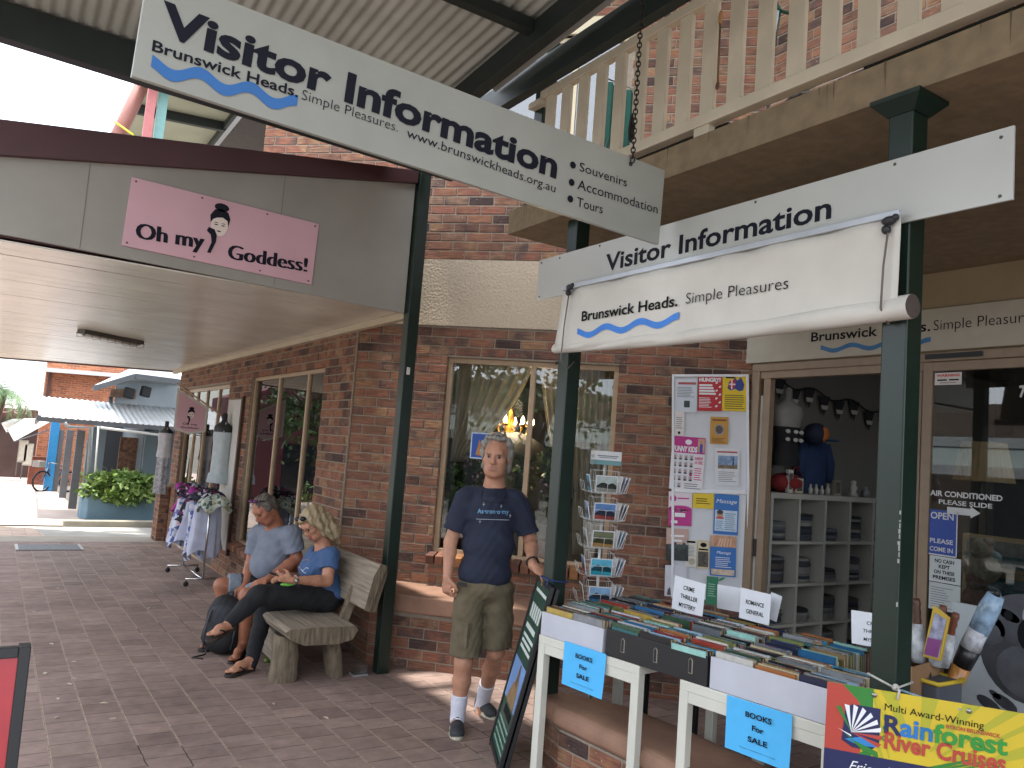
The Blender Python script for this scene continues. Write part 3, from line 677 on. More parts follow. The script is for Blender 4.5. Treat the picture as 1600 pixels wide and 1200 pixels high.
for j in range(61):
    s = j / 60; y = y0 + .07 + (y1 - .045 - y0 - .07) * s; r0 = .028 + .018 * s
    rows.append([V((XB + .018 + (r0 + .004 * math.sin(t * 2 + s * 26) + .006 * mnoise.noise(V((s * 14, t * 1.5, 2)))) * math.cos(t), y, zb_ + .014 + r0 * math.sin(t) - .016 * math.sin(math.pi * s))) for t in [2 * math.pi * k / 16 for k in range(16)]])
b = MB(); b.surf(rows, CANV, close=True)
for q in (0, 60): b.add(rows[q], [tuple(range(16)) if q else tuple(range(16))[::-1]], M('#4a423c', .9))
b.build('roll', bt)
b = MB(); b.box((XB - .018, y1 - .0, zt_ - .004), (XB - .002, y0, zt_ + .022), M('#b6bcc4', .35, .06, metal=.3)); b.build('head_rail', bt, .003)
for p, q in (((890, 452), (876, 562)), ((1389, 350), (1376, 482))):
    a, c = GX(*p, XB - .02), GX(*q, XB - .03)
    b = MB(); b.tube([a, a.lerp(c, .5) + V((-.003, .004, 0)), c, c + V((.05, 0, -.05)), c + V((.1, .004, 0))], .004, M('#6a625c', .8), 6); b.build('cord', bt)
    b = MB(); b.ball(a + V((0, .0, .012)), (.018, .03, .018), DARKM, 10, 6); b.ball(a + V((0, -.025, .02)), .014, DARKM, 8, 6); b.ball(a + V((0, .01, -.02)), .018, DARKM, 8, 6); b.build('cord_cleat', bt)
fr = frame((XB - .008, y0, 2.30), FXR, n=NR)
b = MB(); pxt(b, fr, 'Brunswick Heads.', (909, 502), (1059, 478), (911, 486), INK, bold=.016, lay=4); b.build('lettering', bt)
b = MB(); wave(b, fr, (902, 526), (1061, 504), .034, M('#2f7ad0', .4, .08), 2.9, .5, ph=2.2, lay=4); b.build('wave_emblem', bt)
b = MB(); pxt(b, fr, 'Simple Pleasures', (1072, 475), (1232, 451), (1073, 457), INK, bold=-.01, lay=4); b.build('lettering', bt)

# sign over the shop entrance
XD = 5.255; fr = frame((XD, 4.677, 2.575), FXR, n=NR)
ds = thing('entrance_sign', 'white Brunswick Heads board above the shop entrance, half hidden by the roll-down blind', 'sign', (XD, 3, 2.57))
b = MB(); b.ob((XD + .0005, 4.677, 2.572), (0, -3.9, 0), (0, 0, .29), (.012, 0, 0), M('#a09a8b', .4, .05)); b.build('board', ds, .002)
def uy(p): return U(fr, p)
b = MB(); a_, e_ = uy((1268, 520)), uy((1454, 511)); b.text(fr, 'Brunswick Heads.', a_[0], .135, INK, h=.075, w=e_[0] - a_[0], bold=.016); b.build('lettering', ds)
a_, e_ = uy((1459, 510)), uy((1600, 498)); tw0 = text2d('Simple Pleasur', -.01)[2]; tw1 = text2d('Simple Pleasures', -.01)[2]
b = MB(); b.text(fr, 'Simple Pleasures', a_[0], .135, INK, h=.075, w=(e_[0] - a_[0]) * tw1 / tw0, bold=-.01); b.build('lettering', ds)
b = MB(); wave(b, fr, (1282, 549), (1454, 538), .034, M('#1f5f8f', .4, .08), 2.9, .5, ph=2.2); b.build('wave_emblem', ds)
b = MB(); fr2 = frame((5.262, 3.0, 2.515), FXR, n=NR); b.rect(fr2, -.02, 0, .36, .035, BLACK, 1); b.text(fr2, 'NO DOGS ALLOWED IN', .17, .01, M('#a09a90'), h=.014, w=.33, al='c'); b.v = b.v[:4]; b.f = b.f[:1]; b.m = b.m[:1]; b.sm = b.sm[:1]; b.build('black_strip', ds)

# pink dress-shop board on the awning fascia
PINK = M('#d0a5ae', .45, .05, 3, name='pink_board'); PALE = M('#e3d3cf', .5, .03)
tl, bl, tr, br = GY(205, 277, 5.935), GY(190, 383, 5.935), GY(495, 348, 5.935), GY(487, 445, 5.935)
fx = (br - bl).normalized(); fr = frame(bl, fx, n=(0, -1, 0)); W_ = (br - bl).length; H_ = ((tl - bl).length + (tr - br).length) / 2
ps = thing('pink_shop_sign', 'pink Oh my Goddess! board screwed to the cream awning fascia', 'sign', bl)
b = MB(); b.ob(bl + V((0, .001, 0)), fx * W_, fr[2] * H_, V((0, .012, 0)), PINK); b.build('board', ps, .002)
def didone(b, fr, s, p0, p1, cap, m):
    a, e = U(fr, p0), U(fr, p1); c = U(fr, cap); w = math.hypot(e[0] - a[0], e[1] - a[1]); ang = math.atan2(e[1] - a[1], e[0] - a[0]); h = abs(c[1] - a[1])
    dx = h * .15
    for k in range(5): b.text(fr, s, a[0] + dx * k / 4, a[1], m, h=h, w=w - dx, bold=-.010, ang=ang, lay=2 + k * .3)
b = MB(); didone(b, fr, 'Oh my', (211, 372), (319, 389), (214, 346), INKB); b.build('lettering', ps); b = MB(); didone(b, fr, 'Goddess!', (355, 404), (480, 425), (357, 380), INKB); b.build('lettering', ps)
def lady(b, fr, cx, cy, s, lay=2):
    sk = M('#e2d2c8', .6, 0)
    def pts(l): return [(cx + x * s, cy + y * s) for x, y in l]
    b.disc(fr, cx, cy, .20 * s, .27 * s, sk, lay)
    b.art(fr, pts([(-.21, .02), (-.24, .2), (-.15, .36), (0, .40), (.16, .35), (.23, .2), (.2, .0), (.17, .14), (.05, .2), (-.08, .17), (-.16, .12)][::-1]), INKB, lay + 1)
    b.disc(fr, cx - .0 * s, cy + .44 * s, .17 * s, .1 * s, INKB, lay + 1)
    for q in (-1, 1): b.disc(fr, cx + .08 * q * s, cy - .0 * s, .045 * s, .014 * s, INKB, lay + 2, 10); b.disc(fr, cx + .085 * q * s, cy + .05 * s, .055 * s, .008 * s, INKB, lay + 2, 8)
    b.disc(fr, cx, cy - .15 * s, .05 * s, .016 * s, INKB, lay + 2, 10)
    b.art(fr, pts([(-.24, -.10), (-.10, -.13), (-.03, -.26), (-.03, -.42), (-.12, -.72), (-.2, -.72), (-.13, -.45), (-.17, -.28), (-.27, -.2)]), INKB, lay + 3)
b = MB(); u = U(fr, (343, 352)); lady(b, fr, u[0], u[1], .30); b.build('woman_drawing', ps)
screws(fr, [(x, y) for x in (.03, W_ * .35, W_ * .7, W_ - .03) for y in (.025, H_ - .025)], ps, .007)
# small pennant sign on its bracket
YP = 11.9; P5 = [GY(*p, YP) for p in ((277.5, 606), (271, 670), (295, 679), (321, 675), (325, 636))]
fr = frame(P5[2], (1, 0, 0), n=(0, -1, 0))
pn = thing('pennant_sign', 'small pink five-sided Oh my Goddess! sign hanging from a sloping bar', 'sign', P5[2])
b = MB(); b.prism(P5, (0, .012, 0), M('#c9c2b8', .6)); b.build('board', pn)
cx = sum(p.x for p in P5) / 5; cz = sum(p.z for p in P5) / 5
b = MB(); b.art(fr, [((p.x - cx) * .86 + cx - P5[2].x, (p.z - cz) * .86 + cz - P5[2].z) for p in P5], PINK, 1); lady(b, fr, cx - P5[2].x + .0, cz - P5[2].z + .05, .2)
b.text(fr, 'Oh my', cx - P5[2].x, cz - P5[2].z - .1, INKB, h=.03, w=.2, al='c', bold=.02); b.text(fr, 'Goddess!', cx - P5[2].x, cz - P5[2].z - .15, INKB, h=.03, w=.24, al='c', bold=.02); b.build('printed_face', pn)
b = MB(); b.tube([GY(276, 599, YP), GY(342, 646, YP), V((2.76, YP, GY(342, 646, YP).z - .1))], .012, ALU, 8); b.build('bracket', pn)

# ------------------------------------------------------------------ notice board and its posters
KB = KC - .05
def pframe(tl, tr, bl, k):
    a, c, d = GC(*tl, k), GC(*tr, k), GC(*bl, k); x = (c - a).normalized(); n = -NC; y = n.cross(x).normalized()
    return (a - y * (a - d).length, x, y, n), (c - a).length, (a - d).length
fr, W_, H_ = pframe((1050, 585), (1170, 585), (1029, 932), KB)
nb = thing('notice_board', 'tall white framed notice board crowded with posters on the brick wall beside the entrance', 'notice board', fr[0])
b = MB(); b.ob(fr[0] - fr[3] * .018, fr[1] * W_, fr[2] * H_, fr[3] * .012, M('#c9ccd2', .3, .03)); b.build('backing', nb)
FR_ = M('#d9dade', .35, .03)
for x0, y0_, x1, y1_ in ((0, 0, .022, H_), (W_ - .022, 0, W_, H_), (.022, H_ - .022, W_ - .022, H_), (.022, 0, W_ - .022, .022), (.022, H_ * .465, W_ - .022, H_ * .465 + .03)):
    b = MB(); b.ob(fr[0] + fr[1] * x0 + fr[2] * y0_ - fr[3] * .006, fr[1] * (x1 - x0), fr[2] * (y1_ - y0_), fr[3] * .02, FR_); b.build('rail', nb, .003)
def P3(x, y): return (1020 + x / 3, 560 + y / 3)
def poster(name, label, tl, tr, bl, col, k=KB - .012, group='posters on the notice board', cat='poster'):
    f, w, h = pframe(P3(*tl), P3(*tr), P3(*bl), k); b = MB(); b.ob(f[0] - f[3] * .0012, f[1] * w, f[2] * h, f[3] * .0012, M(col, .5, .05, 20) if isinstance(col, str) else col)
    return b, f, w, h, (name, label, cat, group)
def fin(b, meta): o = b.build(meta[0]); return tag(o, meta[1], meta[2], meta[3])
def lines(b, f, x0, x1, y0, y1, n, m, th=.35, jit=.3, seed=1):
    r = random.Random(seed); p = (y1 - y0) / n
    for i in range(n): e = x1 - (x1 - x0) * jit * r.random(); b.rect(f, x0, y0 + p * i, e, y0 + p * i + p * th, m, 1)
GR = M('#6f747c', .7, 0); RED = M('#b3202c', .5, .06); YEL = M('#d8b91e', .5, .06); MAG = M('#b3257f', .5, .06); WHT = M('#dfe1e4', .6, 0); BLU = M('#2468b0', .5, .06); BLK = INK
b, f, w, h, m_ = poster('poster', 'white text notice in a plastic sleeve at the top left of the notice board', (105, 95), (209, 97), (98, 250), '#c9d0da'); lines(b, f, .1 * w, .9 * w, .45 * h, .78 * h, 7, GR); b.rect(f, .15 * w, .83 * h, .95 * w, .9 * h, M('#a5504e', .7, 0)); b.rect(f, .42 * w, .14 * h, .68 * w, .34 * h, M('#39484a', .7, .4, 60)); fin(b, m_)
b, f, w, h, m_ = poster('poster', 'red HUNGRY? poster at the top middle of the notice board', (213, 80), (325, 82), (209, 245), RED)
b.text(f, 'HUNGRY?', .05 * w, .83 * h, WHT, h=.11 * h, w=.9 * w, bold=.05)
for i, s in enumerate(range(4)): b.rect(f, .05 * w, (.70 - .08 * i) * h, (.60 + .05 * i) * w, (.755 - .08 * i) * h, WHT, 1)
lines(b, f, .05 * w, .6 * w, .1 * h, .4 * h, 7, WHT, .4)
for i in range(7): b.disc(f, (.78 + .14 * (i % 2)) * w, (.14 + .11 * i) * h, .06 * w, .025 * h, WHT, 2, 8, rot=.7)
fin(b, m_)
b, f, w, h, m_ = poster('poster', 'yellow poster with a small flag-filled map at the top right of the notice board', (328, 76), (447, 79), (324, 245), YEL)
b.art(f, [(x * w, y * h) for x, y in ((.2, .62), (.25, .8), (.42, .86), (.5, .92), (.58, .84), (.72, .94), (.86, .74), (.82, .58), (.66, .55), (.5, .62), (.34, .56))], M('#2b3d86', .6, .1), 1)
b.art(f, [(x * w, y * h) for x, y in ((.25, .66), (.3, .84), (.48, .88), (.52, .7), (.4, .6))], RED, 2); b.rect(f, .34 * w, .6 * h, .39 * w, .87 * h, WHT, 3); b.rect(f, .26 * w, .72 * h, .51 * w, .755 * h, WHT, 3); b.rect(f, .12 * w, .90 * h, .5 * w, .94 * h, BLK, 1)
lines(b, f, .1 * w, .9 * w, .06 * h, .48 * h, 7, M('#5e5b16', .6, 0), .4, .15); fin(b, m_)
b, f, w, h, m_ = poster('leaflet', 'narrow white leaflet with rounded corners under the white text notice', (104, 246), (150, 248), (98, 361), '#d8d3cf'); lines(b, f, .15 * w, .85 * w, .3 * h, .8 * h, 6, GR); b.disc(f, .5 * w, .12 * h, .14 * w, .06 * h, BLK, 2); fin(b, m_)
b, f, w, h, m_ = poster('leaflet', 'small mustard flyer with a round emblem under the yellow poster', (271, 273), (355, 276), (265, 400), '#bb8a35'); b.disc(f, .5 * w, .53 * h, .27 * w, .2 * h, M('#8d8f96', .6, .3, 40), 1); b.disc(f, .5 * w, .53 * h, .2 * w, .15 * h, M('#5a4f49', .6, .4, 60), 2); b.rect(f, .1 * w, .86 * h, .9 * w, .91 * h, M('#6d2f1c'), 1); lines(b, f, .1 * w, .9 * w, .06 * h, .25 * h, 4, M('#6d2f1c'), .4); fin(b, m_)
b, f, w, h, m_ = poster('poster', 'white and magenta FUNNY KIDS poster with rows of small portraits', (92, 362), (248, 374), (62, 608), '#d9d6da')
b.rect(f, 0, .69 * h, w, h, MAG, 1); b.text(f, 'FUNNY KIDS', .05 * w, .72 * h, WHT, h=.1 * h, w=.72 * w, bold=.05, shear=.1); b.disc(f, .5 * w, .9 * h, .1 * w, .05 * h, WHT, 2); b.rect(f, .78 * w, .72 * h, .98 * w, .98 * h, M('#c79a80', .6, .3, 30), 2); b.rect(f, .84 * w, .72 * h, .93 * w, .88 * h, M('#4d4fa5', .6, .2), 3)
for i in range(4):
    for j in range(5):
        if j == 0 and i > 1: continue
        x, y = .06 + .165 * i, .04 + .13 * j; b.rect(f, x * w, y * h, (x + .13) * w, (y + .1) * h, M('#b9c4d2', .6, .1), 1); b.disc(f, (x + .065) * w, (y + .055) * h, .035 * w, .032 * h, M('#b58b74', .6, .2), 2, 8); b.rect(f, (x + .025) * w, y * h, (x + .105) * w, (y + .03) * h, M('#2e3442', .6, .3), 2)
b.text(f, 'SUNDAY', .72 * w, .58 * h, M('#c02a6a'), h=.055 * h, w=.25 * w, bold=.03); b.text(f, '10 DEC', .72 * w, .50 * h, M('#c02a6a'), h=.055 * h, w=.25 * w, bold=.03); lines(b, f, .72 * w, .96 * w, .2 * h, .45 * h, 6, M('#c02a6a'), .4); lines(b, f, .45 * w, .96 * w, .03 * h, .15 * h, 3, GR, .4); b.disc(f, .62 * w, .29 * h, .045 * w, .03 * h, M('#c02a6a'), 2); fin(b, m_)
b, f, w, h, m_ = poster('poster', 'white sheet with a harbour photograph pinned at the right below the mustard flyer', (292, 420), (407, 424), (280, 592), '#d3d5da'); b.rect(f, .12 * w, .45 * h, .92 * w, .8 * h, M('#7d95b5', .6, .5, 25), 1); b.rect(f, .12 * w, .45 * h, .92 * w, .55 * h, M('#7b6a5a', .6, .5, 40), 2); b.art(f, [(.7 * w, .55 * h), (.78 * w, .55 * h), (.76 * w, .82 * h)], M('#2f3d66'), 3); b.rect(f, .08 * w, .88 * h, .92 * w, .92 * h, M('#a5403e'), 1); lines(b, f, .15 * w, .9 * w, .1 * h, .4 * h, 6, GR, .3); fin(b, m_)
b, f, w, h, m_ = poster('poster', 'pink and white flyer with a round magenta logo on the left of the lower panel', (75, 623), (184, 628), (64, 781), '#d8cdd4'); b.rect(f, .0, .0, w, .5 * h, MAG, 1); b.disc(f, .5 * w, .5 * h, .5 * w, .1 * h, MAG, 1); b.disc(f, .2 * w, .8 * h, .14 * w, .1 * h, MAG, 2); b.rect(f, .38 * w, .79 * h, .88 * w, .83 * h, MAG, 2); b.rect(f, .28 * w, .26 * h, .72 * w, .38 * h, WHT, 3); lines(b, f, .25 * w, .8 * w, .42 * h, .54 * h, 2, WHT, .35); b.rect(f, .12 * w, .07 * h, .4 * w, .15 * h, WHT, 3); fin(b, m_)
b, f, w, h, m_ = poster('leaflet', 'small bright yellow card at the top of the lower panel of the notice board', (189, 628), (287, 634), (185, 700), YEL); lines(b, f, .15 * w, .85 * w, .3 * h, .75 * h, 3, BLK, .3); fin(b, m_)
b, f, w, h, m_ = poster('poster', 'upper blue Massage poster with a portrait, right side of the lower panel', (290, 634), (405, 642), (272, 820), BLU); b.text(f, 'Massage', .08 * w, .78 * h, WHT, h=.1 * h, w=.84 * w, shear=.25); b.rect(f, .05 * w, .08 * h, .95 * w, .6 * h, M('#b9cde0', .5, .05), 1); b.disc(f, .25 * w, .5 * h, .13 * w, .09 * h, M('#b08770', .6, .1), 2); b.disc(f, .25 * w, .55 * h, .13 * w, .055 * h, M('#3a3534'), 3); b.rect(f, .1 * w, .38 * h, .4 * w, .43 * h, M('#b8402f'), 3); lines(b, f, .45 * w, .92 * w, .12 * h, .56 * h, 9, M('#4b6a8a'), .35); lines(b, f, .1 * w, .42 * w, .12 * h, .36 * h, 5, M('#4b6a8a'), .35); fin(b, m_)
b, f, w, h, m_ = poster('poster', 'lower blue Massage poster with hands on a back along its top', (272, 828), (392, 836), (258, 1016), BLU); b.text(f, 'Massage', .25 * w, .55 * h, WHT, h=.075 * h, w=.55 * w, shear=.25); b.rect(f, 0, .72 * h, w, h, M('#b58a6e', .6, .35, 14), 1)
for i in range(5): b.art(f, [((.25 + .12 * i) * w, .74 * h), ((.32 + .12 * i) * w, .74 * h), ((.42 + .1 * i) * w, .93 * h), ((.37 + .1 * i) * w, .95 * h)], M('#d2ab90', .6, .1), 2)
lines(b, f, .2 * w, .85 * w, .22 * h, .5 * h, 6, WHT, .3); b.rect(f, .05 * w, .03 * h, .95 * w, .17 * h, M('#c9b6a0', .6, .3, 30), 1); fin(b, m_)
b, f, w, h, m_ = poster('poster', 'rose topped poster of dark figures at the left of the lower panel', (64, 795), (168, 800), (54, 944), '#b99a90'); b.rect(f, 0, 0, w, .5 * h, M('#2b3231', .6, .3, 20), 1)
for i in range(4): b.disc(f, (.2 + .2 * i) * w, (.42 + .05 * (i % 2)) * h, .1 * w, .1 * h, M('#3d4a48', .6, .3), 2)
b.rect(f, .2 * w, .74 * h, .8 * w, .80 * h, WHT, 2); b.rect(f, .3 * w, .59 * h, .7 * w, .65 * h, WHT, 2); fin(b, m_)
b, f, w, h, m_ = poster('leaflet', 'pale information leaflet pinned next to a floral brochure low on the board', (155, 846), (208, 850), (146, 975), '#c9c6bc'); lines(b, f, .12 * w, .88 * w, .4 * h, .8 * h, 8, GR, .35); b.rect(f, .1 * w, .87 * h, .85 * w, .94 * h, BLK, 1); b.disc(f, .6 * w, .2 * h, .3 * w, .12 * h, M('#a8a090', .6, .2), 1); fin(b, m_)
b, f, w, h, m_ = poster('brochure', 'floral brochure with a black tree emblem low on the notice board', (211, 850), (266, 854), (203, 983), '#cbbd9a'); b.disc(f, .5 * w, .83 * h, .28 * w, .08 * h, BLK, 1); b.rect(f, .06 * w, .06 * h, .94 * w, .6 * h, M('#4d4a42', .6, .6, 45), 1); b.rect(f, .1 * w, .64 * h, .9 * w, .7 * h, BLK, 1); fin(b, m_)
b, f, w, h, m_ = poster('leaflet', 'plain white plastic sleeve at the bottom left of the notice board', (58, 968), (160, 975), (46, 1112), '#c6c9d1'); b.art(f, [(.1 * w, .04 * h), (.3 * w, .04 * h), (.25 * w, .3 * h), (.15 * w, .22 * h)], M('#4c4a50'), 1); fin(b, m_)
b, f, w, h, m_ = poster('brochure', 'green leaf-shaped brochure at the bottom of the notice board behind the book cards', (254, 1020), (308, 1026), (244, 1150), '#2f7a58', k=KB - .02); lines(b, f, .15 * w, .85 * w, .3 * h, .8 * h, 6, M('#a8c9b6'), .25); b.art(f, [(.9 * w, .85 * h), (1.3 * w, .9 * h), (1.65 * w, 1.02 * h), (1.25 * w, 1.0 * h)], M('#3f8f60', .5, .2), 2); fin(b, m_)
# ================================================================== BOOK STALL
ET = V((.155, -1, 0)).normalized(); DT = V((1, .155, 0)).normalized(); TO = V((2.645, 3.65, 0))
def T(s, d, z=0): return TO + ET * s + DT * d + UP * z
TZ = gz(3) + .75
TBLM = M('#cdcdc2', .4, .05, 5, name='cream_white_table_lacquer')
def table(label, s0, s1, dp, foot, mat=TBLM, d0=0., lw_=.048, top=.045, z=TZ, name='side_table'):
    t = thing(name, label, 'table', T((s0 + s1) / 2, d0, foot), 'tables of the book stall')
    b = MB(); b.ob(T(s0, d0, z - top), ET * (s1 - s0), DT * dp, UP * top, mat); b.build('tabletop', t, .003)
    b = MB(); e = .004
    for a, c, dd, L_ in ((s0 + lw_, s1 - lw_, d0 + e, 0),): b.ob(T(a, dd, z - top - .05), ET * (c - a), DT * .018, UP * .05, mat); b.build('apron', t); b = MB(); b.ob(T(a, d0 + dp - .022, z - top - .05), ET * (c - a), DT * .018, UP * .05, mat)
    b.build('apron', t)
    for a in (s0, s1 - lw_):
        for c in (d0, d0 + dp - lw_):
            y = T(a, c).y; b = MB(); b.ob(T(a, c, gz(y)), ET * lw_, DT * lw_, UP * (z - top - gz(y)), mat); b.build('leg', t, .003)
    return t
table('cream white square-legged table with a blue sale notice, nearest the sandwich board', -.01, .70, .70, gz(3.4))
table('cream white square-legged table with a blue sale notice, beside the yellow cruise banner', .94, 1.68, .70, gz(2.3))
table('thin black-legged table carrying the rear book boxes', .15, 1.60, .55, gz(3), mat=BLACK, d0=.74, lw_=.028, top=.03, name='black_table')
# boxes
GREYB = M('#b9bcc6', .75, .06, 6, name='grey_card'); BLKB = M('#1d1d20', .55, .15, 6, name='black_card'); KRAFT = M('#8a6a4c', .85, .12, 8, name='brown_cardboard')
def crate(label, s0, s1, d0, d1, h, mat, inner=None, slots=0, slotm=None, z=TZ, name='book_box', sl_dir=0):
    t = thing(name, label, 'box', T((s0 + s1) / 2, d0, z), 'boxes of the book stall'); th = .004; z += .002
    b = MB(); b.ob(T(s0, d0, z), ET * (s1 - s0), DT * th, UP * h, mat); b.ob(T(s0, d1 - th, z), ET * (s1 - s0), DT * th, UP * h, inner or mat)
    b.ob(T(s0, d0 + th, z), ET * th, DT * (d1 - d0 - 2 * th), UP * (h - .002), inner or mat); b.ob(T(s1 - th, d0 + th, z), ET * th, DT * (d1 - d0 - 2 * th), UP * (h - .002), inner or mat)
    b.ob(T(s0 + th, d0 + th, z), ET * (s1 - s0 - 2 * th), DT * (d1 - d0 - 2 * th), UP * .004, inner or mat); b.build('carton', t, .002)
    for i in range(slots):
        c = s0 + (s1 - s0) * (i + .5) / slots + .01; b = MB()
        pts = [(-.008, -.03), (.008, -.03), (.008, .025), (0, .035), (-.008, .025)]
        b.add([T(c + x, d0 - .0015, z + h * .52 + y) for x, y in pts], [tuple(range(5))], BLACK); b.add([T(c + x * 1.5 + .002, d0 - .001, z + h * .52 + y * 1.1) for x, y in pts], [tuple(range(5))], M('#8c8479', .6)); b.build('slot', t)
    return t
BOXES = [  # label, s0, s1, d0, d1, height, columns, lettered tone
    ('grey cardboard box of paperbacks at the end nearest the green post', .0, .455, .0, .36, .125, 2, GREYB),
    ('black slotted cardboard box of paperbacks spanning the gap between the two white tables', .475, 1.085, .0, .38, .135, 3, BLKB),
    ('large grey cardboard box of paperbacks beside the yellow cruise banner', 1.10, 1.72, .0, .40, .14, 3, GREYB),
    ('brown cardboard box of books at the back, below the crime thriller card', .02, .46, .40, .82, .12, 2, KRAFT),
    ('brown cardboard box of books at the back, below the romance general card', .49, 1.06, .42, .86, .12, 3, KRAFT),
    ('brown cardboard box of books at the back, below the comic lettered card', 1.09, 1.66, .44, .86, .12, 3, KRAFT)]
for i, (lb, s0, s1, d0, d1, h, nc, mt) in enumerate(BOXES): crate(lb, s0, s1, d0, d1, h, mt, KRAFT if mt is KRAFT else None, 3 if mt is BLKB else 0)
kb_ = crate('open brown carton with a cut hand hole standing right of the scuffed post', 1.67, 1.775, .50, .86, .20, KRAFT)
b = MB(); pts = [(-.012, -.05), (.012, -.05), (.012, .04), (0, .055), (-.012, .04)]
b.add([T(1.7765, .70 + x, TZ + .10 + y) for x, y in pts][::-1], [tuple(range(5))], BLACK); b.build('hand_hole', kb_)
# books: every one stands spine-up; spines run along the stall
TONES = [('black', '#17171b')] * 3 + [('black', '#1d1e25')] * 2 + [('navy', '#1b2340')] * 2 + [('navy', '#27314f'), ('blue', '#2a5f88'), ('sky blue', '#2f8fb8'), ('white', '#b5b4ae'), ('white', '#bfc3c9'), ('pale blue', '#8fb0c8'), ('mint', '#8fc0b8'), ('white', '#c6c2b6'), ('white', '#aeb4bc'), ('cream', '#b3a684'), ('red', '#7d2a2a'), ('red', '#93382f'),
         ('brown', '#4f3a2e'), ('brown', '#5d4030'), ('tan', '#86704f'), ('green', '#2b4a35'), ('olive', '#6c7342'), ('grey', '#55585c'), ('grey', '#7c8084'), ('grey', '#63676c'), ('pink', '#a07f84'), ('orange', '#9a5f34'), ('yellow', '#a88f45'), ('maroon', '#43202a'), ('teal', '#3c6a6c')]
PAGE = M('#b7a684', .9, .15, 60, name='page_edges'); PAGEM = PAGE
WHERE = ['in the grey box nearest the green post', 'in the black slotted box', 'in the grey box beside the cruise banner', 'in the back box below the crime thriller card', 'in the back box below the romance general card', 'in the back box below the comic lettered card']
SPT = [M(h, .38, .1, 30) for h in ('#d8d6cf', '#c9a640', '#a33', '#222', '#7fb0d0', '#ddd')] if False else [M(h, .38, .1, 30) for h in ('#d8d6cf', '#c9a640', '#aa3333', '#222222', '#7fb0d0', '#dddddd')]
def book(s0, s1, d, th, z0, hgt, tone, where, lean):
    nm, hx = tone; cov = M(hx, .32, .15, 25, spec=.55, name='cover_' + nm.replace(' ', '_')); b = MB()
    o = T(s0, d, z0); e = ET * (s1 - s0); t_ = DT * th; u = UP * hgt + DT * lean
    b.ob(o, e, DT * .002, u, cov); b.ob(o + DT * (th - .002), e, DT * .002, u, cov)
    b.ob(o + u - UP * .0025, e, t_, UP * .0025, cov)                      # spine, uppermost
    b.ob(o + DT * .002 + ET * .003, e - ET * .006, DT * (th - .004), u - UP * .0027, PAGE)
    if th > .012:                                                       # title stripes along the spine
        r = rnd; a = r.uniform(.1, .3); c = r.uniform(.5, .85); mm = r.choice(SPT)
        q = o + u + UP * .0004; b.add([q + e * a + t_ * .3, q + e * c + t_ * .3, q + e * c + t_ * .62, q + e * a + t_ * .62], [(0, 1, 2, 3)], mm)
        if r.random() < .5: b.add([q + e * .9 + t_ * .15, q + e * .97 + t_ * .15, q + e * .97 + t_ * .85, q + e * .9 + t_ * .85], [(0, 1, 2, 3)], r.choice(SPT))
    ob_ = b.build('book'); tag(ob_, f'{nm} paperback standing spine-up {where}', 'book', f'{nm} books {where}')
    return ob_
NB = 0
for i, (lb, s0, s1, d0, d1, h, nc, mt) in enumerate(BOXES):
    cw = (s1 - s0 - .012) / nc
    for c in range(nc):
        d = d0 + .008 + rnd.uniform(0, .01); base = s0 + .006 + cw * c; lean = rnd.uniform(-.012, .016)
        while True:
            th = rnd.choice((.010, .013, .016, .018, .022, .026))
            if d + th > d1 - .008 or NB >= 296: break
            ln = cw - rnd.uniform(.006, .03); hg = rnd.uniform(.135, .162) if i < 3 else rnd.uniform(.14, .17)
            if rnd.random() < .06: hg += .018
            a = base + rnd.uniform(0, cw - ln - .004)
            book(a, a + ln, d, th, TZ + .007, hg, rnd.choice(TONES), WHERE[i], lean); NB += 1; d += th + rnd.uniform(.0005, .002)
lb = [(T(.10, .03, TZ + .19), 0)]
# section cards
def card(label, tl, tr, bl, txt, p, name='section_card', bold=.02, lean=0, comic=False):
    n = -DT; a, c, d = GN(*tl, p, DT), GN(*tr, p, DT), GN(*bl, p, DT); x = (c - a).normalized(); y = n.cross(x).normalized(); h = abs((a - d).dot(y)); w = (c - a).length
    f = (a - y * h, x, y, n); t = thing(name, label, 'card', f[0], 'section cards of the book stall')
    b = MB(); b.ob(f[0] - n * .002, x * w, y * h, n * .002, PAPER); b.build('sheet', t)
    for s, (x0, y0, hh, ww) in txt: b = MB(); b.text(f, s, x0 * w, y0 * h, INK, h=hh * h, w=ww * w, bold=bold, al='c', shear=.12 if comic else 0); b.build('lettering', t)
    return t
card('white card reading CRIME THRILLER MYSTERY in front of the notice board', (1055, 899), (1103, 913), (1043, 948), (('CRIME', (.5, .66, .13, .36)), ('THRILLER', (.53, .40, .13, .56)), ('MYSTERY', (.5, .13, .13, .54))), T(.45, .62))
card('white card reading ROMANCE GENERAL standing in the back row of books', (1158, 918), (1205, 929), (1158, 966), (('ROMANCE', (.5, .52, .14, .60)), ('GENERAL', (.52, .22, .14, .58))), T(.95, .72))
b_ = card('blank white card propped left of the romance general card', (1121, 913), (1158, 919), (1120, 950), (), T(.80, .80))
card('blank white card propped right of the romance general card', (1205, 925), (1222, 932), (1204, 968), (), T(1.05, .80))
card('white card hand lettered CRIME THRILLER MYSTERY half hidden behind the scuffed post', (1330, 953), (1392, 962), (1325, 1004), (('CRIME', (.58, .63, .11, .36)), ('THRILLER', (.58, .39, .11, .56)), ('MYSTERY', (.56, .14, .11, .5))), T(1.62, .66), bold=.004, comic=True)
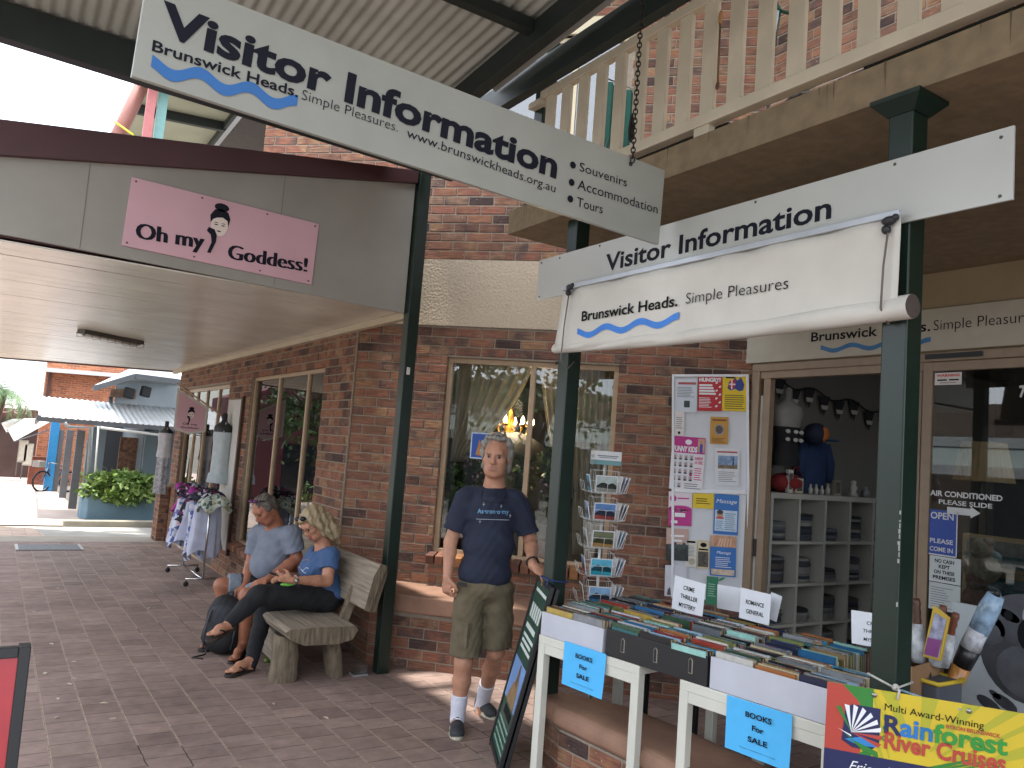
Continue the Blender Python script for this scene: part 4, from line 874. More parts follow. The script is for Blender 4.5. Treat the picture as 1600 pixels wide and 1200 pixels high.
# the two blue sale notices taped to the table fronts
def notice(label, tl, tr, bl, br):
    p = T(0, -.008); t = thing('sale_notice', label, 'notice', T(0, 0, .6), 'blue sale notices on the book tables'); n = -DT
    a, c, d = GN(*tl, p, DT), GN(*tr, p, DT), GN(*bl, p, DT); x = (c - a).normalized(); y = n.cross(x).normalized(); w, h = (c - a).length, (a - d).length
    f = (a - y * h, x, y, n); P = []
    for i in range(9): P.append([f[0] + x * (w * j / 8) + y * (h * i / 8) + n * (.004 + .012 * (1 - i / 8) ** 2 * (j / 8)) for j in range(9)])
    b = MB(); b.surf(P, BLUEP); b.build('sheet', t)
    f2 = (f[0] + n * .012, x, y, n)
    for s, yy, hh, ww in (('BOOKS', .72, .10, .40), ('For', .50, .10, .18), ('SALE', .28, .10, .30)): b = MB(); b.text(f2, s, w * .52, yy * h, INKB, h=hh * h, w=ww * w, al='c', bold=.03); b.build('lettering', t)
    b = MB(); b.text(f2, 'Prices marked on 1st page', w * .52, .12 * h, M('#2a4a6a', .7, 0), h=.028 * h, w=.55 * w, al='c', shear=.2); b.build('lettering', t)
notice('blue BOOKS For SALE sheet hanging from the table nearest the sandwich board', (883, 1001), (948, 1022), (879, 1068), (946, 1092))
notice('blue BOOKS For SALE sheet hanging from the table beside the yellow cruise banner', (1137, 1085), (1239, 1117), (1136, 1168), (1237, 1200))

# ------------------------------------------------------------------ yellow cruise banner on the right post
n_ = V((-1, -.8, 0)).normalized(); P0 = V((2.50, 1.86, 1)); ux = V((.8, -1, 0)).normalized()
a = GN(1293, 1065, P0, n_); c = GN(1600, 1115, P0, n_); dn = GN(1288, 1200, P0, n_)
ux = (c - a).normalized(); uyv = n_.cross(ux).normalized(); 
if uyv.z < 0: uyv = -uyv
BW, BH = 1.02, .42; f = (a - uyv * BH, ux, uyv, n_)
cb = thing('cruise_banner', 'bright yellow, green and red river cruise banner roped to the scuffed post', 'banner', f[0])
BY = M('#c9b12a', .45, .06, 4, name='banner_yellow'); BR_ = M('#ad4034', .45, .06, 4, name='banner_red'); BG_ = M('#2c7a2f', .45, .08, 4, name='banner_green'); BOL = M('#a9a52a', .45, .06, 4, name='banner_olive'); BN = M('#1c2350', .45, .06, name='banner_navy')
b = MB(); b.ob(f[0] - n_ * .004, ux * BW, uyv * BH, n_ * .004, BY); b.build('panel', cb)
def up_(p): return U(f, p)
b = MB()
b.art(f, [(0, .1), (.085, .1), (.115, .2), (.13, .3), (.105, .37), (.05, BH), (0, BH)], BR_, 1)
b.art(f, [(.05, BH), (.105, .37), (.13, .3), (.15, .3), (.15, BH)], BG_, 1); b.art(f, [(.085, .1), (.15, .1), (.15, .22), (.115, .2)], BG_, 1)
r = random.Random(4)
for k in range(11):
    a0_ = math.radians(12 + 15 * k); x0, y0_ = .30, .14; L1 = .11; L2 = .5
    q = [(x0 + L_ * math.cos(a0_ + da), y0_ + L_ * math.sin(a0_ + da)) for L_, da in ((L1, -.03), (L2, -.05), (L2, .05), (L1, .03))]
    q = [(min(BW, max(.15, x)), min(BH, max(.10, y))) for x, y in q]; b.art(f, q, BOL, 1)
for k in range(9):
    a0_ = math.radians(100 + 14 * k); x0, y0_ = .95, .2
    q = [(x0 + L_ * math.cos(a0_ + da), y0_ + L_ * math.sin(a0_ + da)) for L_, da in ((.05, -.05), (.2, -.05), (.2, .05), (.05, .05))]; b.art(f, [(min(BW, x), min(BH, max(.1, y))) for x, y in q], BOL, 1)
b.rect(f, 0, .11, BW, .195, BN, 2); b.rect(f, 0, 0, BW, .11, BG_, 2)
for k in range(4): b.art(f, [(.33 + .03 * k, .195), (.36 + .02 * k, .195), (.47 + .03 * k, .245), (.44 + .03 * k, .24)], BG_, 3)
b.build('printed_ground', cb)
b = MB(); sx, sy = up_((1345, 1137))
sh = [(-.052, .055), (-.03, .075), (.06, .075), (.06, -.04), (.035, -.07), (-.025, -.07), (-.06, -.05)]
b.art(f, [(sx + x, sy + y) for x, y in sh], BN, 3)
for k, cl_ in enumerate((BG_, WHT, WHT, WHT, WHT, WHT, WHT, BR_, BR_)):
    an = math.radians(118 - 17 * k); b.art(f, [(sx - .03, sy - .02), (sx - .03 + .095 * math.cos(an - .09), sy - .02 + .09 * math.sin(an - .09)), (sx - .03 + .1 * math.cos(an + .07), sy - .02 + .095 * math.sin(an + .07))], cl_, 4)
b.art(f, [(sx - .05, sy - .045), (sx, sy - .03), (sx + .055, sy - .055), (sx, sy - .06)], M('#2d7fc0', .4), 5); b.art(f, [(sx - .06, sy - .02), (sx - .02, sy - .045), (sx + .055, sy - .07), (sx + .06, sy - .09), (sx + .01, sy - .075), (sx - .04, sy - .035)], BG_, 6); b.art(f, [(sx - .075, sy - .012), (sx - .03, sy - .028), (sx - .03, sy - .034)], WHT, 6); b.build('shield_emblem', cb)
b = MB(); pxt(b, f, 'Multi Award-Winning', (1382, 1109), (1537, 1139), (1384, 1098), INK, 3, 0); b.build('lettering', cb)
RA, RB = (1381, 1144), (1574, 1180); uA, uB = up_(RA), up_(RB); ang = math.atan2(uB[1] - uA[1], uB[0] - uA[0]); tot = math.hypot(uB[0] - uA[0], uB[1] - uA[1])
twf = text2d('Rainforest', .03)[2]; cur = 0; b = MB()
for s, mm in (('R', BN), ('ai', M('#2472b8', .4, .05)), ('n', M('#1f6fa0', .4, .05)), ('forest', M('#2c8a35', .4, .05))):
    pre = {'R': '', 'ai': 'R', 'n': 'Rai', 'forest': 'Rain'}[s]; x0 = (text2d(pre + s, .03)[2] - text2d(s, .03)[2]) / twf * tot if pre else 0
    b.text(f, s, uA[0] + x0 * math.cos(ang), uA[1] + x0 * math.sin(ang), mm, h=.062, w=text2d(s, .03)[2] / twf * tot, lay=4, bold=.03, ang=ang)
b.build('lettering', cb)
b = MB(); pxt(b, f, 'BYRON·BRUNSWICK', (1478, 1137), (1563, 1153), (1479, 1131), BR_, 5, .02); b.build('lettering', cb)
b = MB(); uA, uB = up_((1381, 1168)), up_((1571, 1206)); b.text(f, 'River Cruises', uA[0], uA[1], BR_, h=.058, w=math.hypot(uB[0] - uA[0], uB[1] - uA[1]), lay=4, bold=.03, ang=math.atan2(uB[1] - uA[1], uB[0] - uA[0])); b.build('lettering', cb)
b = MB(); uA = up_((1326, 1190)); b.text(f, 'Friendly Br', uA[0], .135, WHT, h=.036, w=.22, lay=4, bold=-.004, shear=.4); b.build('lettering', cb)
for i, s in enumerate('ECO'): b = MB(); b.text(f, s, sx + .078, sy + .04 - .035 * i, BG_, h=.02, lay=3, al='c', bold=.03); b.build('lettering', cb)
for p in ((1366, 1086), (1514, 1111)):
    q = up_(p); b = MB(); b.lathe(f[0] + ux * q[0] + uyv * q[1], [(.009, 0), (.009, .002), (.004, .004)], STEEL, 12, n_); b.build('eyelet', cb)
ROPE = M('#b9b7ae', .9, .2, 80, .3, name='rope')
pp = V((2.80, 1.70, 0)); b = MB(); z_ = GX(1365, 1060, 2.75).z
b.tube([pp + V((-.053, .053, z_ + .012)), pp + V((-.057, -.056, z_ - .01)), pp + V((.053, -.053, z_)), pp + V((.053, .053, z_ + .006))], .0045, ROPE, 6, True)
q = f[0] + ux * up_((1405, 1093))[0] + uyv * up_((1405, 1093))[1]; b.tube([pp + V((-.056, -.056, z_ - .008)), q + V((0, 0, .03)), q + V((-.01, 0, .0))], .0045, ROPE, 6)
q2 = f[0] + ux * .42 + uyv * (BH - .02); b.tube([pp + V((-.055, -.055, z_ - .01)), pp + V((.0, -.16, z_ - .03)), q2], .004, M('#7fa0b4', .9, .2, 80), 6); b.ball(pp + V((-.06, -.058, z_ - .006)), .013, ROPE, 8, 6); b.build('rope', cb)

# ------------------------------------------------------------------ folded sandwich board leaning on the middle post
e_ = V((math.sin(math.radians(26)), math.cos(math.radians(26)), 0)); nl = V((e_.y, -e_.x, 0))
pb = V((2.515, 3.78, gz(3.8))); tilt = nl * .228 + UP * 1.02; ln_ = tilt.normalized(); fn = ln_.cross(e_).normalized()
if fn.x > 0: fn = -fn
sw = thing('sandwich_board', 'folded black and green sandwich board leaning on the post under the standing man\'s hand', 'sandwich board', pb)
Wb, Hb = .50, 1.045
def bars(b, o, m):
    for x0, y0_, x1, y1_ in ((0, 0, .028, Hb), (Wb - .028, 0, Wb, Hb), (.028, 0, Wb - .028, .03), (.028, Hb - .03, Wb - .028, Hb)): b.ob(o + e_ * x0 + ln_ * y0_, e_ * (x1 - x0), ln_ * (y1_ - y0_), -fn * .022, m)
b = MB(); bars(b, pb, BLACK); b.build('front_frame', sw, .003)
b = MB(); bars(b, pb - fn * .032, BLACK); b.build('rear_frame', sw, .003)
b = MB(); b.ob(pb + e_ * .028 + ln_ * .03 - fn * .008, e_ * (Wb - .056), ln_ * (Hb - .06), -fn * .008, M('#20463b', .4, .08, 4)); b.ob(pb + e_ * .028 + ln_ * .03 - fn * .042, e_ * (Wb - .056), ln_ * (Hb - .06), -fn * .006, DARKM); b.build('poster_panel', sw)
b = MB(); ff = (pb + e_ * Wb - fn * .0075, -e_, ln_, fn); wl = M('#cfd8d2', .5, .03)

for k in range(5): b.rect(ff, .08 + .07 * k, .80, .13 + .07 * k, .885, wl, 1)
for i, (y, h) in enumerate(((.955, .02), (.73, .03), (.68, .02), (.645, .02), (.61, .02))): b.rect(ff, .07, y, .42 - .03 * (i % 2), y + h, wl, 1)
b.rect(ff, .03, .30, .47, .55, M('#6f93c4', .5, .2, 6), 1); b.art(ff, [(.1, .30), (.4, .30), (.36, .42), (.3, .5), (.26, .44), (.2, .42)], M('#8b6f4b', .6, .3, 20), 2); b.art(ff, [(.25, .42), (.32, .42), (.3, .54), (.27, .54)], M('#6b4a35', .6, .3), 3)
b.rect(ff, .14, .23, .40, .28, INK, 2)
for i in range(4): b.rect(ff, .06, .06 + .04 * i, .44, .075 + .04 * i, M('#7fa08f', .5, .05), 1)
b.build('printed_poster', sw)
b = MB(); tq = pb + ln_ * (Hb - .02) + e_ * .12; b.tube([tq, tq + V((.02, .03, .035)), V((2.83, 3.80, tq.z + .03)), V((2.93, 3.80, tq.z + .02)), V((2.93, 3.92, tq.z + .03)), V((2.81, 3.92, tq.z + .04)), V((2.81, 3.81, tq.z + .03))], .004, M('#2a3f7c', .8), 6); b.build('tie_cord', sw)
for a in (.03, Wb - .06):
    b = MB(); b.ob(pb + e_ * a - ln_ * .03, e_ * .03, ln_ * .04, -fn * .03, BLACK); b.build('foot', sw)

# red sandwich board at the very left, closest to the camera
c1 = GG(49, 1012, .97); fr = frame((c1.x - .62, c1.y, gz(c1.y)), (1, 0, 0), n=(0, -1, 0))
rs = thing('red_sandwich_board', 'red panelled black framed sandwich board cut off by the left edge of the picture', 'sandwich board', fr[0])
top = UP * .97 + V((0, .16, 0))
b = MB(); o = fr[0] - V((0, .16, 0)); o.z = gz(o.y)
b.ob(o, V((.035, 0, 0)), top, V((0, .03, 0)), BLACK); b.ob(o + V((.585, 0, 0)), V((.035, 0, 0)), top, V((0, .03, 0)), BLACK); b.ob(o + top * .965 + V((.035, 0, 0)), V((.55, 0, 0)), top * .035, V((0, .03, 0)), BLACK); b.ob(o + V((.035, 0, 0)) + top * .06, V((.55, 0, 0)), top * .035, V((0, .03, 0)), BLACK); b.build('front_frame', rs, .003)
b = MB(); b.ob(o + V((.035, .008, 0)) + top * .095, V((.55, 0, 0)), top * .87, V((0, .01, 0)), M('#a3202a', .35, .12, 6)); b.build('red_panel', rs)
b = MB(); o2 = o + V((0, .40, 0)); t2 = top - V((0, .37, 0)); 
for x in (0, .585): b.ob(o2 + V((x, 0, 0)), V((.035, 0, 0)), t2, V((0, .03, 0)), BLACK)
b.ob(o2 + V((.035, 0, 0)) + t2 * .1, V((.55, 0, 0)), t2 * .87, V((0, .01, 0)), DARKM); b.build('rear_leaf', rs)

# ------------------------------------------------------------------ revolving postcard rack
cx_, cy_ = 3.42, 4.12; pr_ = thing('postcard_rack', 'white wire revolving postcard rack behind the post', 'rack', (cx_, cy_, gz(cy_)))
WIRE = M('#c6c6c4', .3, .05, metal=.3, name='white_wire'); RC = V((cx_, cy_, 0)); zt0 = 1.70
b = MB(); b.tube([RC + UP * gz(cy_), RC + UP * 1.64], .011, WIRE, 8); b.build('pole', pr_)
b = MB(); b.lathe(RC + UP * gz(cy_), [(.2, 0), (.2, .012), (.04, .03), (.012, .06)], DARKM, 24); b.build('base', pr_)
f0 = V((-.62, -.785, 0)).normalized(); dirs = []
for k in range(4): a = k * math.pi / 2 + math.radians(8); dirs.append(V((f0.x * math.cos(a) - f0.y * math.sin(a), f0.x * math.sin(a) + f0.y * math.cos(a), 0)))
b = MB()
for d in dirs[:]:
    t = V((-d.y, d.x, 0)); fr = frame(RC + d * .085 - t * .09 + UP * 1.635, t, n=d); b.rect(fr, 0, 0, .18, .09, M('#c7cacb', .4, .03), 1); b.rect(fr, 0, 0, .18, .03, M('#5e8a8e', .5, .05), 2); b.rect(fr, .02, .055, .16, .062, GR, 2); b.rect(fr, .03, .045, .15, .05, GR, 2)
b.build('header', pr_)
PCN = ['dark headland', 'boats at dusk', 'rock pool', 'turquoise lagoon', 'sunset bay']
PCC = [('#a9b6b4', '#27302c', '#8a8d86'), ('#5c83b8', '#23283a', '#8a3f38'), ('#6d7157', '#3a3a26', '#9a7b4a'), ('#5fb0cc', '#1e4650', '#2d93a6'), ('#8fb4d8', '#2f3e50', '#3d6f9a')]
faces = ['front', 'right', 'back', 'left']
for tier in range(5):
    zb = .735 + .178 * tier
    for k, d in enumerate(dirs):
        t = V((-d.y, d.x, 0)); b = MB(); o = RC + d * .075
        for s in (-.085, .085): b.tube([o + t * s + UP * (zb + .02), o + t * s + UP * zb, o + t * s + d * .06 + UP * (zb + .012), o + t * s + d * .075 + UP * (zb + .075)], .0022, WIRE, 5)
        for q, zz in ((0., .0), (.06, .012), (.075, .075)): b.tube([o - t * .085 + d * q + UP * (zb + zz), o + t * .085 + d * q + UP * (zb + zz)], .0022, WIRE, 5)
        b.tube([o + UP * zb, o + d * .06 + UP * (zb + .012), o + d * .075 + UP * (zb + .075)], .0018, WIRE, 5)
        b.tube([RC + UP * (zb + .02), o + UP * (zb + .02)], .002, WIRE, 5); b.tube([o - t * .085 + UP * (zb + .02), o - t * .085 + UP * (zb + .15), o + t * .085 + UP * (zb + .15), o + t * .085 + UP * (zb + .02)], .002, WIRE, 5); b.build('pocket', pr_)
        if k == 2: continue
        for j in range(3 if k == 1 else 1):
            lean = d * (.022 + .012 * j); fr = (o + d * (.018 + .014 * j) - t * .072 + UP * (zb + .006), t, (UP * .118 + lean).normalized(), d); sk, dk, mdl = PCC[(4 - tier + k) % 5]; m = MB()
            m.ob(fr[0] - d * .004, t * .144, fr[2] * .115, d * .004, PAPER); m.rect(fr, .006, .006, .138, .109, M(sk, .3, .15, 30), 1)
            m.art(fr, [(.006, .006), (.138, .006), (.138, .05), (.11, .07), (.08, .055), (.05, .075), (.006, .045)], M(dk, .3, .5, 50), 2); m.art(fr, [(.006, .006), (.138, .006), (.138, .028), (.006, .034)], M(mdl, .3, .3, 40), 3)
            oo = m.build('postcard'); nn = ['lowest', 'second lowest', 'middle', 'second highest', 'top'][tier]
            if k == 1: tag(oo, f'postcard in the fanned stack on the right side of the rack, {nn} tier', 'postcard', f'fanned postcards on the right of the {nn} tier')
            else: tag(oo, f'{PCN[(4 - tier + k) % 5]} postcard on the {faces[k]} side of the rack, {nn} tier', 'postcard', 'postcards in the revolving rack')
# ================================================================== FAR STREET
def near(px_, Y): return GY(px_[0], px_[1], Y)
LEAFB = leafmat('leaf_bright', '#44632a', '#8fa85a'); LEAFD = leafmat('leaf_dark', '#1f3319', '#4c6b33'); PALML = leafmat('palm_leaf', '#3d5a38', '#7f9a68'); BARK = M('#5a4a3b', .9, .25, 12, .4)
def leaves(mb, c, rad, n, size, mat, seed, hole=.0, long=1.6):
    r = random.Random(seed); c = V(c)
    cl = []
    for i in range(max(5, n // 90)):
        while True:
            p = V((r.uniform(-1, 1), r.uniform(-1, 1), r.uniform(-1, 1)))
            if .35 < p.length < 1: break
        cl.append((p, r.uniform(.22, .42)))
    for i in range(n):
        p, q = r.choice(cl); d = V((r.gauss(0, .5), r.gauss(0, .5), r.gauss(0, .5))) * q; o = p + d
        o = c + V((o.x * rad[0], o.y * rad[1], o.z * rad[2])); s = size * r.uniform(.6, 1.3)
        a = V((r.uniform(-1, 1), r.uniform(-1, 1), r.uniform(-.7, .5))).normalized(); b_ = a.orthogonal().normalized(); b_ = (b_ * math.cos(r.random() * 6) + a.cross(b_) * math.sin(r.random() * 6)).normalized()
        mb.add([o, o + a * s * long * .5 + b_ * s * .42, o + a * s * long, o + a * s * long * .5 - b_ * s * .42], [(0, 1, 2, 3)], mat)
def tree(x, y, h, r_, label, seed, n=2600, size=.16, mat=LEAFD, group='street trees'):
    t = thing('tree', label, 'tree', (x, y, gz(y)), group); z = gz(y)
    b = MB(); rr = random.Random(seed); top = V((x, y, z + h * .6))
    b.tube([V((x, y, z - .1)), V((x + .1, y, z + h * .25)), top], [.22, .17, .1], BARK, 10)
    for k in range(6): a = k * 1.05 + rr.random(); b.tube([V((x + .05, y, z + h * (.25 + .04 * k))), V((x + math.cos(a) * r_ * .35, y + math.sin(a) * r_ * .35, z + h * .55)), V((x + math.cos(a) * r_ * .75, y + math.sin(a) * r_ * .75, z + h * .72))], [.09, .06, .02], BARK, 7)
    b.build('trunk', t); b = MB(); leaves(b, (x, y, z + h * .68), (r_, r_, h * .36), n, size, mat, seed); b.build('crown', t)
tree(-9.5, -3.5, 6.2, 3.2, 'leafy street tree across the side pavement, seen reflected in the corner window', 1)
tree(-12, 1.5, 7, 3.4, 'tall street tree across the side pavement, seen reflected in the shop windows', 2)
tree(-3.4, 25, 6, 2.4, 'street tree beside the far footpath, seen reflected in the walkway window', 3, 2200)
tree(-6.5, 21, 6.5, 2.6, 'spreading tree by the road, seen reflected in the walkway window', 4, 2200)
# palm
c = GY(8, 612, 38); pt_ = thing('palm_tree', 'tall palm with drooping fronds at the far left edge of the street', 'tree', (c.x, c.y, gz(38)))
b = MB(); b.tube([V((c.x - .3, 38, gz(38))), V((c.x - .2, 38, 1.2)), V((c.x, 38, c.z))], [.16, .13, .11], BARK, 10); b.build('trunk', pt_)
b = MB(); r = random.Random(9)
for k in range(26):
    a = r.uniform(0, 6.28); e0 = r.uniform(-.2, 1.2); L_ = r.uniform(1.6, 2.5); p = V(c); pts = []
    for s in range(9): e = e0 - s * .24; pts.append(V(p)); p = p + V((math.cos(a) * math.cos(e), math.sin(a) * math.cos(e), math.sin(e))) * L_ / 8
    for s in range(1, 9):
        d = (pts[s] - pts[s - 1]).normalized(); sd = d.cross(UP).normalized()
        for q in (-1, 1):
            for j in range(3):
                o = pts[s - 1].lerp(pts[s], j / 3); tip = o + sd * q * .42 * (1 - s / 11) + d * .25 - UP * .16; b.add([o, o + d * .05, tip], [(0, 1, 2)], PALML)
b.build('crown', pt_)

# blue-grey corner shop
SB = thing('corner_shop', 'blue grey corner shop with a corrugated verandah roof across the road', 'building', (2, 20.5, gz(20.5)))
SLATE = M('#6b7a83', .8, .1, 3, name='slate_blue_wall'); PBLUE = M('#aab6bd', .8, .12, 2, name='pale_blue_wall'); GREYT = M('#5d6064', .6, .1, 5); BRBLUE = M('#2a86bf', .5, .08); WHTC = M('#c9c9c6', .5, .08, 3)
def yb_(p, Y): return GY(p[0], p[1], Y)
q = [near(p, 20.9) for p in ((140, 668), (140, 800), (240, 668), (240, 800), (156, 765), (225, 765))]
b = MB(); zt_ = q[0].z + .02
b.box((q[0].x, 20.9, -.6), (q[4].x, 21.05, zt_), SLATE); b.box((q[5].x - .1, 20.9, -.6), (5.5, 21.05, zt_), SLATE); b.box((q[4].x, 20.9, -.6), (q[5].x - .1, 21.05, near((190, 762), 20.9).z), SLATE); b.box((q[4].x, 20.9, near((190, 672), 20.9).z), (q[5].x - .1, 21.05, zt_), SLATE)
b.box((q[0].x + 1.2, 21.05, -.8), (q[0].x + 1.35, 33, 1.7), M('#59646b', .8, .15)); b.box((2.5, 25, -.8), (6, 25.1, 1.7), M('#2b2f33')); b.build('wall', SB)
b = MB(); b.box((2.6, 21.9, .1), (3.15, 21.95, 1.35), M('#7a5a48', .6, .6, 14)); b.box((3.2, 21.9, -.2), (3.5, 21.95, 1.2), M('#4a6a7a', .6, .6, 14)); b.box((1.9, 22.4, .5), (2.3, 22.45, 1.2), M('#b8b2a4', .6, .2)); b.build('window_display', SB)
for i, (u, v) in enumerate(((112, 795), (97, 778), (84, 768))):
    g = GG(u, v); tpz = near((u + 13, 672), g.y).z; b = MB(); b.ob((g.x - .09, g.y - .09, g.z), (.18, 0, 0), (0, .18, 0), (0, 0, tpz - g.z), GREYT); b.build('post', SB)
g = GG(74, 768); b = MB(); b.box((g.x - .13, g.y, g.z), (g.x + .13, g.y + .25, near((88, 660), g.y).z), BRBLUE); b.build('blue_pier', SB)
za, zb2 = near((180, 660), 19.9).z, near((265, 637), 22.6).z
P = []; xs = [near((60, 655), 19.9).x + .02 * i for i in range(260)]
P = [[V((x, 19.85, za + .015 * math.sin(x * 2 * math.pi / .12))) for x in xs], [V((x, 22.6, zb2 + .015 * math.sin(x * 2 * math.pi / .12))) for x in xs]]
b = MB(); b.surf(P, M('#b9bcbd', .4, .08, 2, metal=.35)); b.build('verandah_roof', SB)
b = MB(); b.bar((xs[0], 19.85, za - .05), (xs[-1], 19.85, za - .05), .1, .1, GREYT); b.bar((xs[0], 19.85, za - .03), (xs[0] + .4, 33, za - .2), .08, .12, GREYT); b.build('gutter', SB)
p = [near(t, 19.8) for t in ((101, 660), (106, 667), (143, 668), (136, 772))]; b = MB(); b.tube(p, .04, M('#7e858a', .5), 8); b.build('downpipe', SB)
p = [near(t, 19.7) for t in ((154, 666), (147, 758))]; b = MB(); b.tube(p, .02, WHTC, 6); b.tube([near((157, 668), 19.7), near((250, 680), 19.7)], .03, WHTC, 6); b.build('white_pole', SB)
b = MB(); b.box((near((95, 640), 22.7).x, 22.7, 1.8), (near((177, 640), 22.7).x, 22.8, near((140, 627), 22.7).z), PBLUE); b.build('parapet_wall', SB); b = MB(); b.box((near((177, 640), 22.7).x, 22.705, 1.8), (6, 22.8, near((220, 596), 22.7).z), PBLUE); b.build('upper_wall', SB)
e0, e1, e2 = near((146, 607), 21.6), near((211, 588), 21.6), near((290, 598), 21.6)
b = MB(); b.add([e0, e1, e2, e2 + V((0, 1.3, -.05)), e1 + V((.0, 1.3, -.12)), e0 + V((0, 1.3, -.0))], [(0, 1, 4, 5), (1, 2, 3, 4)], M('#a6a9a8', .7, .05)); b.bar(e0, e1, .1, .13, GREYT); b.bar(e1, e2, .1, .13, GREYT); b.add([e0 + UP * .07, e1 + UP * .07, e1 + V((.4, 2.5, .5)), e0 + V((.8, 2.5, .5))], [(0, 1, 2, 3)], WHTC); b.add([e1 + UP * .07, e2 + UP * .07, e2 + V((0, 2.5, .5)), e1 + V((.4, 2.5, .5))], [(0, 1, 2, 3)], WHTC); b.build('upper_eave', SB)
for t in ((203, 613), (229, 611)):
    c = near(t, 22.2); b = MB(); b.ob(c - V((.13, .1, .13)), V((.22, .05, -.04)), V((-.03, .18, 0)), V((.03, 0, .26)), BLACK); b.build('speaker', SB, .02)
b = MB(); c = near((192, 616), 22.69); b.box((c.x - .3, 22.66, c.z - .1), (c.x + .3, 22.69, c.z + .12), M('#9a7a66', .5, .4, 8)); b.build('high_window', SB)
c = near((178, 640), 22.6); b = MB(); b.tube([near((173, 620), 22.6), near((173, 638), 22.6), near((180, 642), 22.6)], .05, GREYT, 8); b.build('downpipe', SB)
# planter with its shrub
PLB = M('#64808f', .75, .12, 3, name='blue_planter_paint')
pl = thing('blue_planter', 'long blue grey masonry planter in front of the corner shop', 'planter', (2.4, 19.7, gz(19.7)))
b = MB(); b.prism([(1.74, 20.0, -.7), (1.86, 19.85, -.7), (4.6, 19.3, -.7), (4.6, 20.2, -.7), (1.74, 20.6, -.7)], (0, 0, .76), PLB); b.build('masonry', pl, .015); b = MB(); b.prism([(1.95, 20.0, .055), (4.4, 19.45, .055), (4.4, 20.1, .055), (1.95, 20.4, .055)], (0, 0, .02), M('#33291f', .9)); b.build('soil', pl)
c = near((198, 764), 19.7); sh_ = thing('shrub', 'bright green bushy shrub spilling over the blue planter', 'plant', (c.x, 19.7, .05))
b = MB(); leaves(b, c, (.72, .42, .33), 2800, .085, LEAFB, 11, long=2.2); b.build('foliage', sh_); b = MB()
for k in range(9): b.tube([V((c.x - .2 + .05 * k, 19.75, .05)), c + V((-.5 + .12 * k, 0, .1 * (k % 3)))], .012, BARK, 5)
b.build('stems', sh_)
# two-storey brick house behind
HB = thing('brick_house', 'orange brick two-storey building with a white eave behind the corner shop', 'building', (2, 36, gz(36)))
OB = brickmat('orange_brick', ['#8a5038', '#a0603f', '#96583d', '#ad6a48'], '#9a8676', .24, .086, .009)
p = [near(t, 36) for t in ((72, 590), (190, 640), (60, 575), (215, 585))]
b = MB(); b.box((p[0].x, 36, -1), (p[1].x + 2, 37, near((120, 578), 36).z + .4), OB); b.build('wall', HB); b = MB(); e = near((62, 580), 35.4); b.ob(e, near((215, 592), 35.4) - e, (0, 2, .1), (0, 0, .16), WHTC); b.build('eave', HB)
b = MB(); w0 = near((74, 600), 35.95); b.box((w0.x, 35.9, w0.z - .9), (w0.x + .12, 36, w0.z + .5), M('#4a2f28')); b.build('downpipe', HB)
b = MB()
for k in range(3): b.tube([near((62, 628 + 7 * k), 34), near((74, 625 + 7 * k), 34), near((93, 640 + 7 * k), 34)], .03, WHTC, 6)
b.box((near((60, 640), 34.2).x, 34.2, near((60, 652), 34.2).z), (near((92, 640), 34.2).x, 34.25, near((60, 632), 34.2).z), M('#b3706e', .7)); b.build('stair_rail', HB)
# deli awning, canvas awnings, street things
da = thing('deli_shop', 'maroon fronted shop with a Deli fascia at the far left', 'building', (0, 40, gz(40)))
a, d = near((-30, 634), 40), near((58, 655), 40); b = MB(); b.box((a.x, 40, d.z), (d.x, 40.2, a.z), M('#5a2a30', .6, .1)); b.build('fascia', da); b = MB(); fr = frame((a.x, 39.995, d.z), (1, 0, 0), n=(0, -1, 0)); b.text(fr, 'Deli', near((0, 650), 40).x - a.x, .18, M('#c79a9c'), h=.4, w=1.05, shear=.3); b.build('lettering', da)
b = MB(); b.box((a.x, 40.6, gz(40)), (d.x + 1, 40.8, d.z), M('#4a3a36', .8, .3, 1)); b.build('wall', da)
for nm, pts, Y in (('white canvas awning stretched out over the far footpath', ((12, 672), (40, 655), (82, 660), (22, 690)), 33), ('second white canvas awning beyond the first', ((2, 662), (20, 656), (60, 655), (10, 676)), 37)):
    P = [near(t, Y) for t in pts]; t = thing('canvas_awning', nm, 'awning', P[0], 'canvas awnings'); b = MB(); P[1] = P[1] + V((0, 1.6, 0)); P[2] = P[2] + V((0, 1.6, 0)); b.prism([P[0], P[1], P[2], P[3]], (0, 0, .03), M('#d6d3cb', .7, .05)); b.build('canvas', t); b = MB(); b.tube([P[3], P[2] - UP * .3], .025, GREYT, 6); b.tube([P[0], P[1] - UP * .3], .025, GREYT, 6); b.build('arms', t)
for i, (u, v, w_, h_, lb, cl_) in enumerate(((26, 722, 10, 26, 'small cream blade sign on the far footpath, nearer the awning edge', '#a9a79a'), (34, 727, 12, 30, 'cream blade sign on the far footpath, beside the brown bin', '#b7b5a6'))):
    g = near((u, v), 34); t = thing('blade_sign', lb, 'sign', g); b = MB(); b.box((g.x, 34, g.z), (g.x + .3, 34.05, g.z + .8), M(cl_, .6)); b.box((g.x + .03, 33.995, g.z + .05), (g.x + .27, 34, g.z + .75), M('#c9c7b8', .6)); b.build('panel', t); b = MB(); b.tube([(g.x + .02, 34.02, g.z + .8), (g.x + .02, 34.02, g.z - .5)], .02, GREYT, 6); b.build('pole', t)
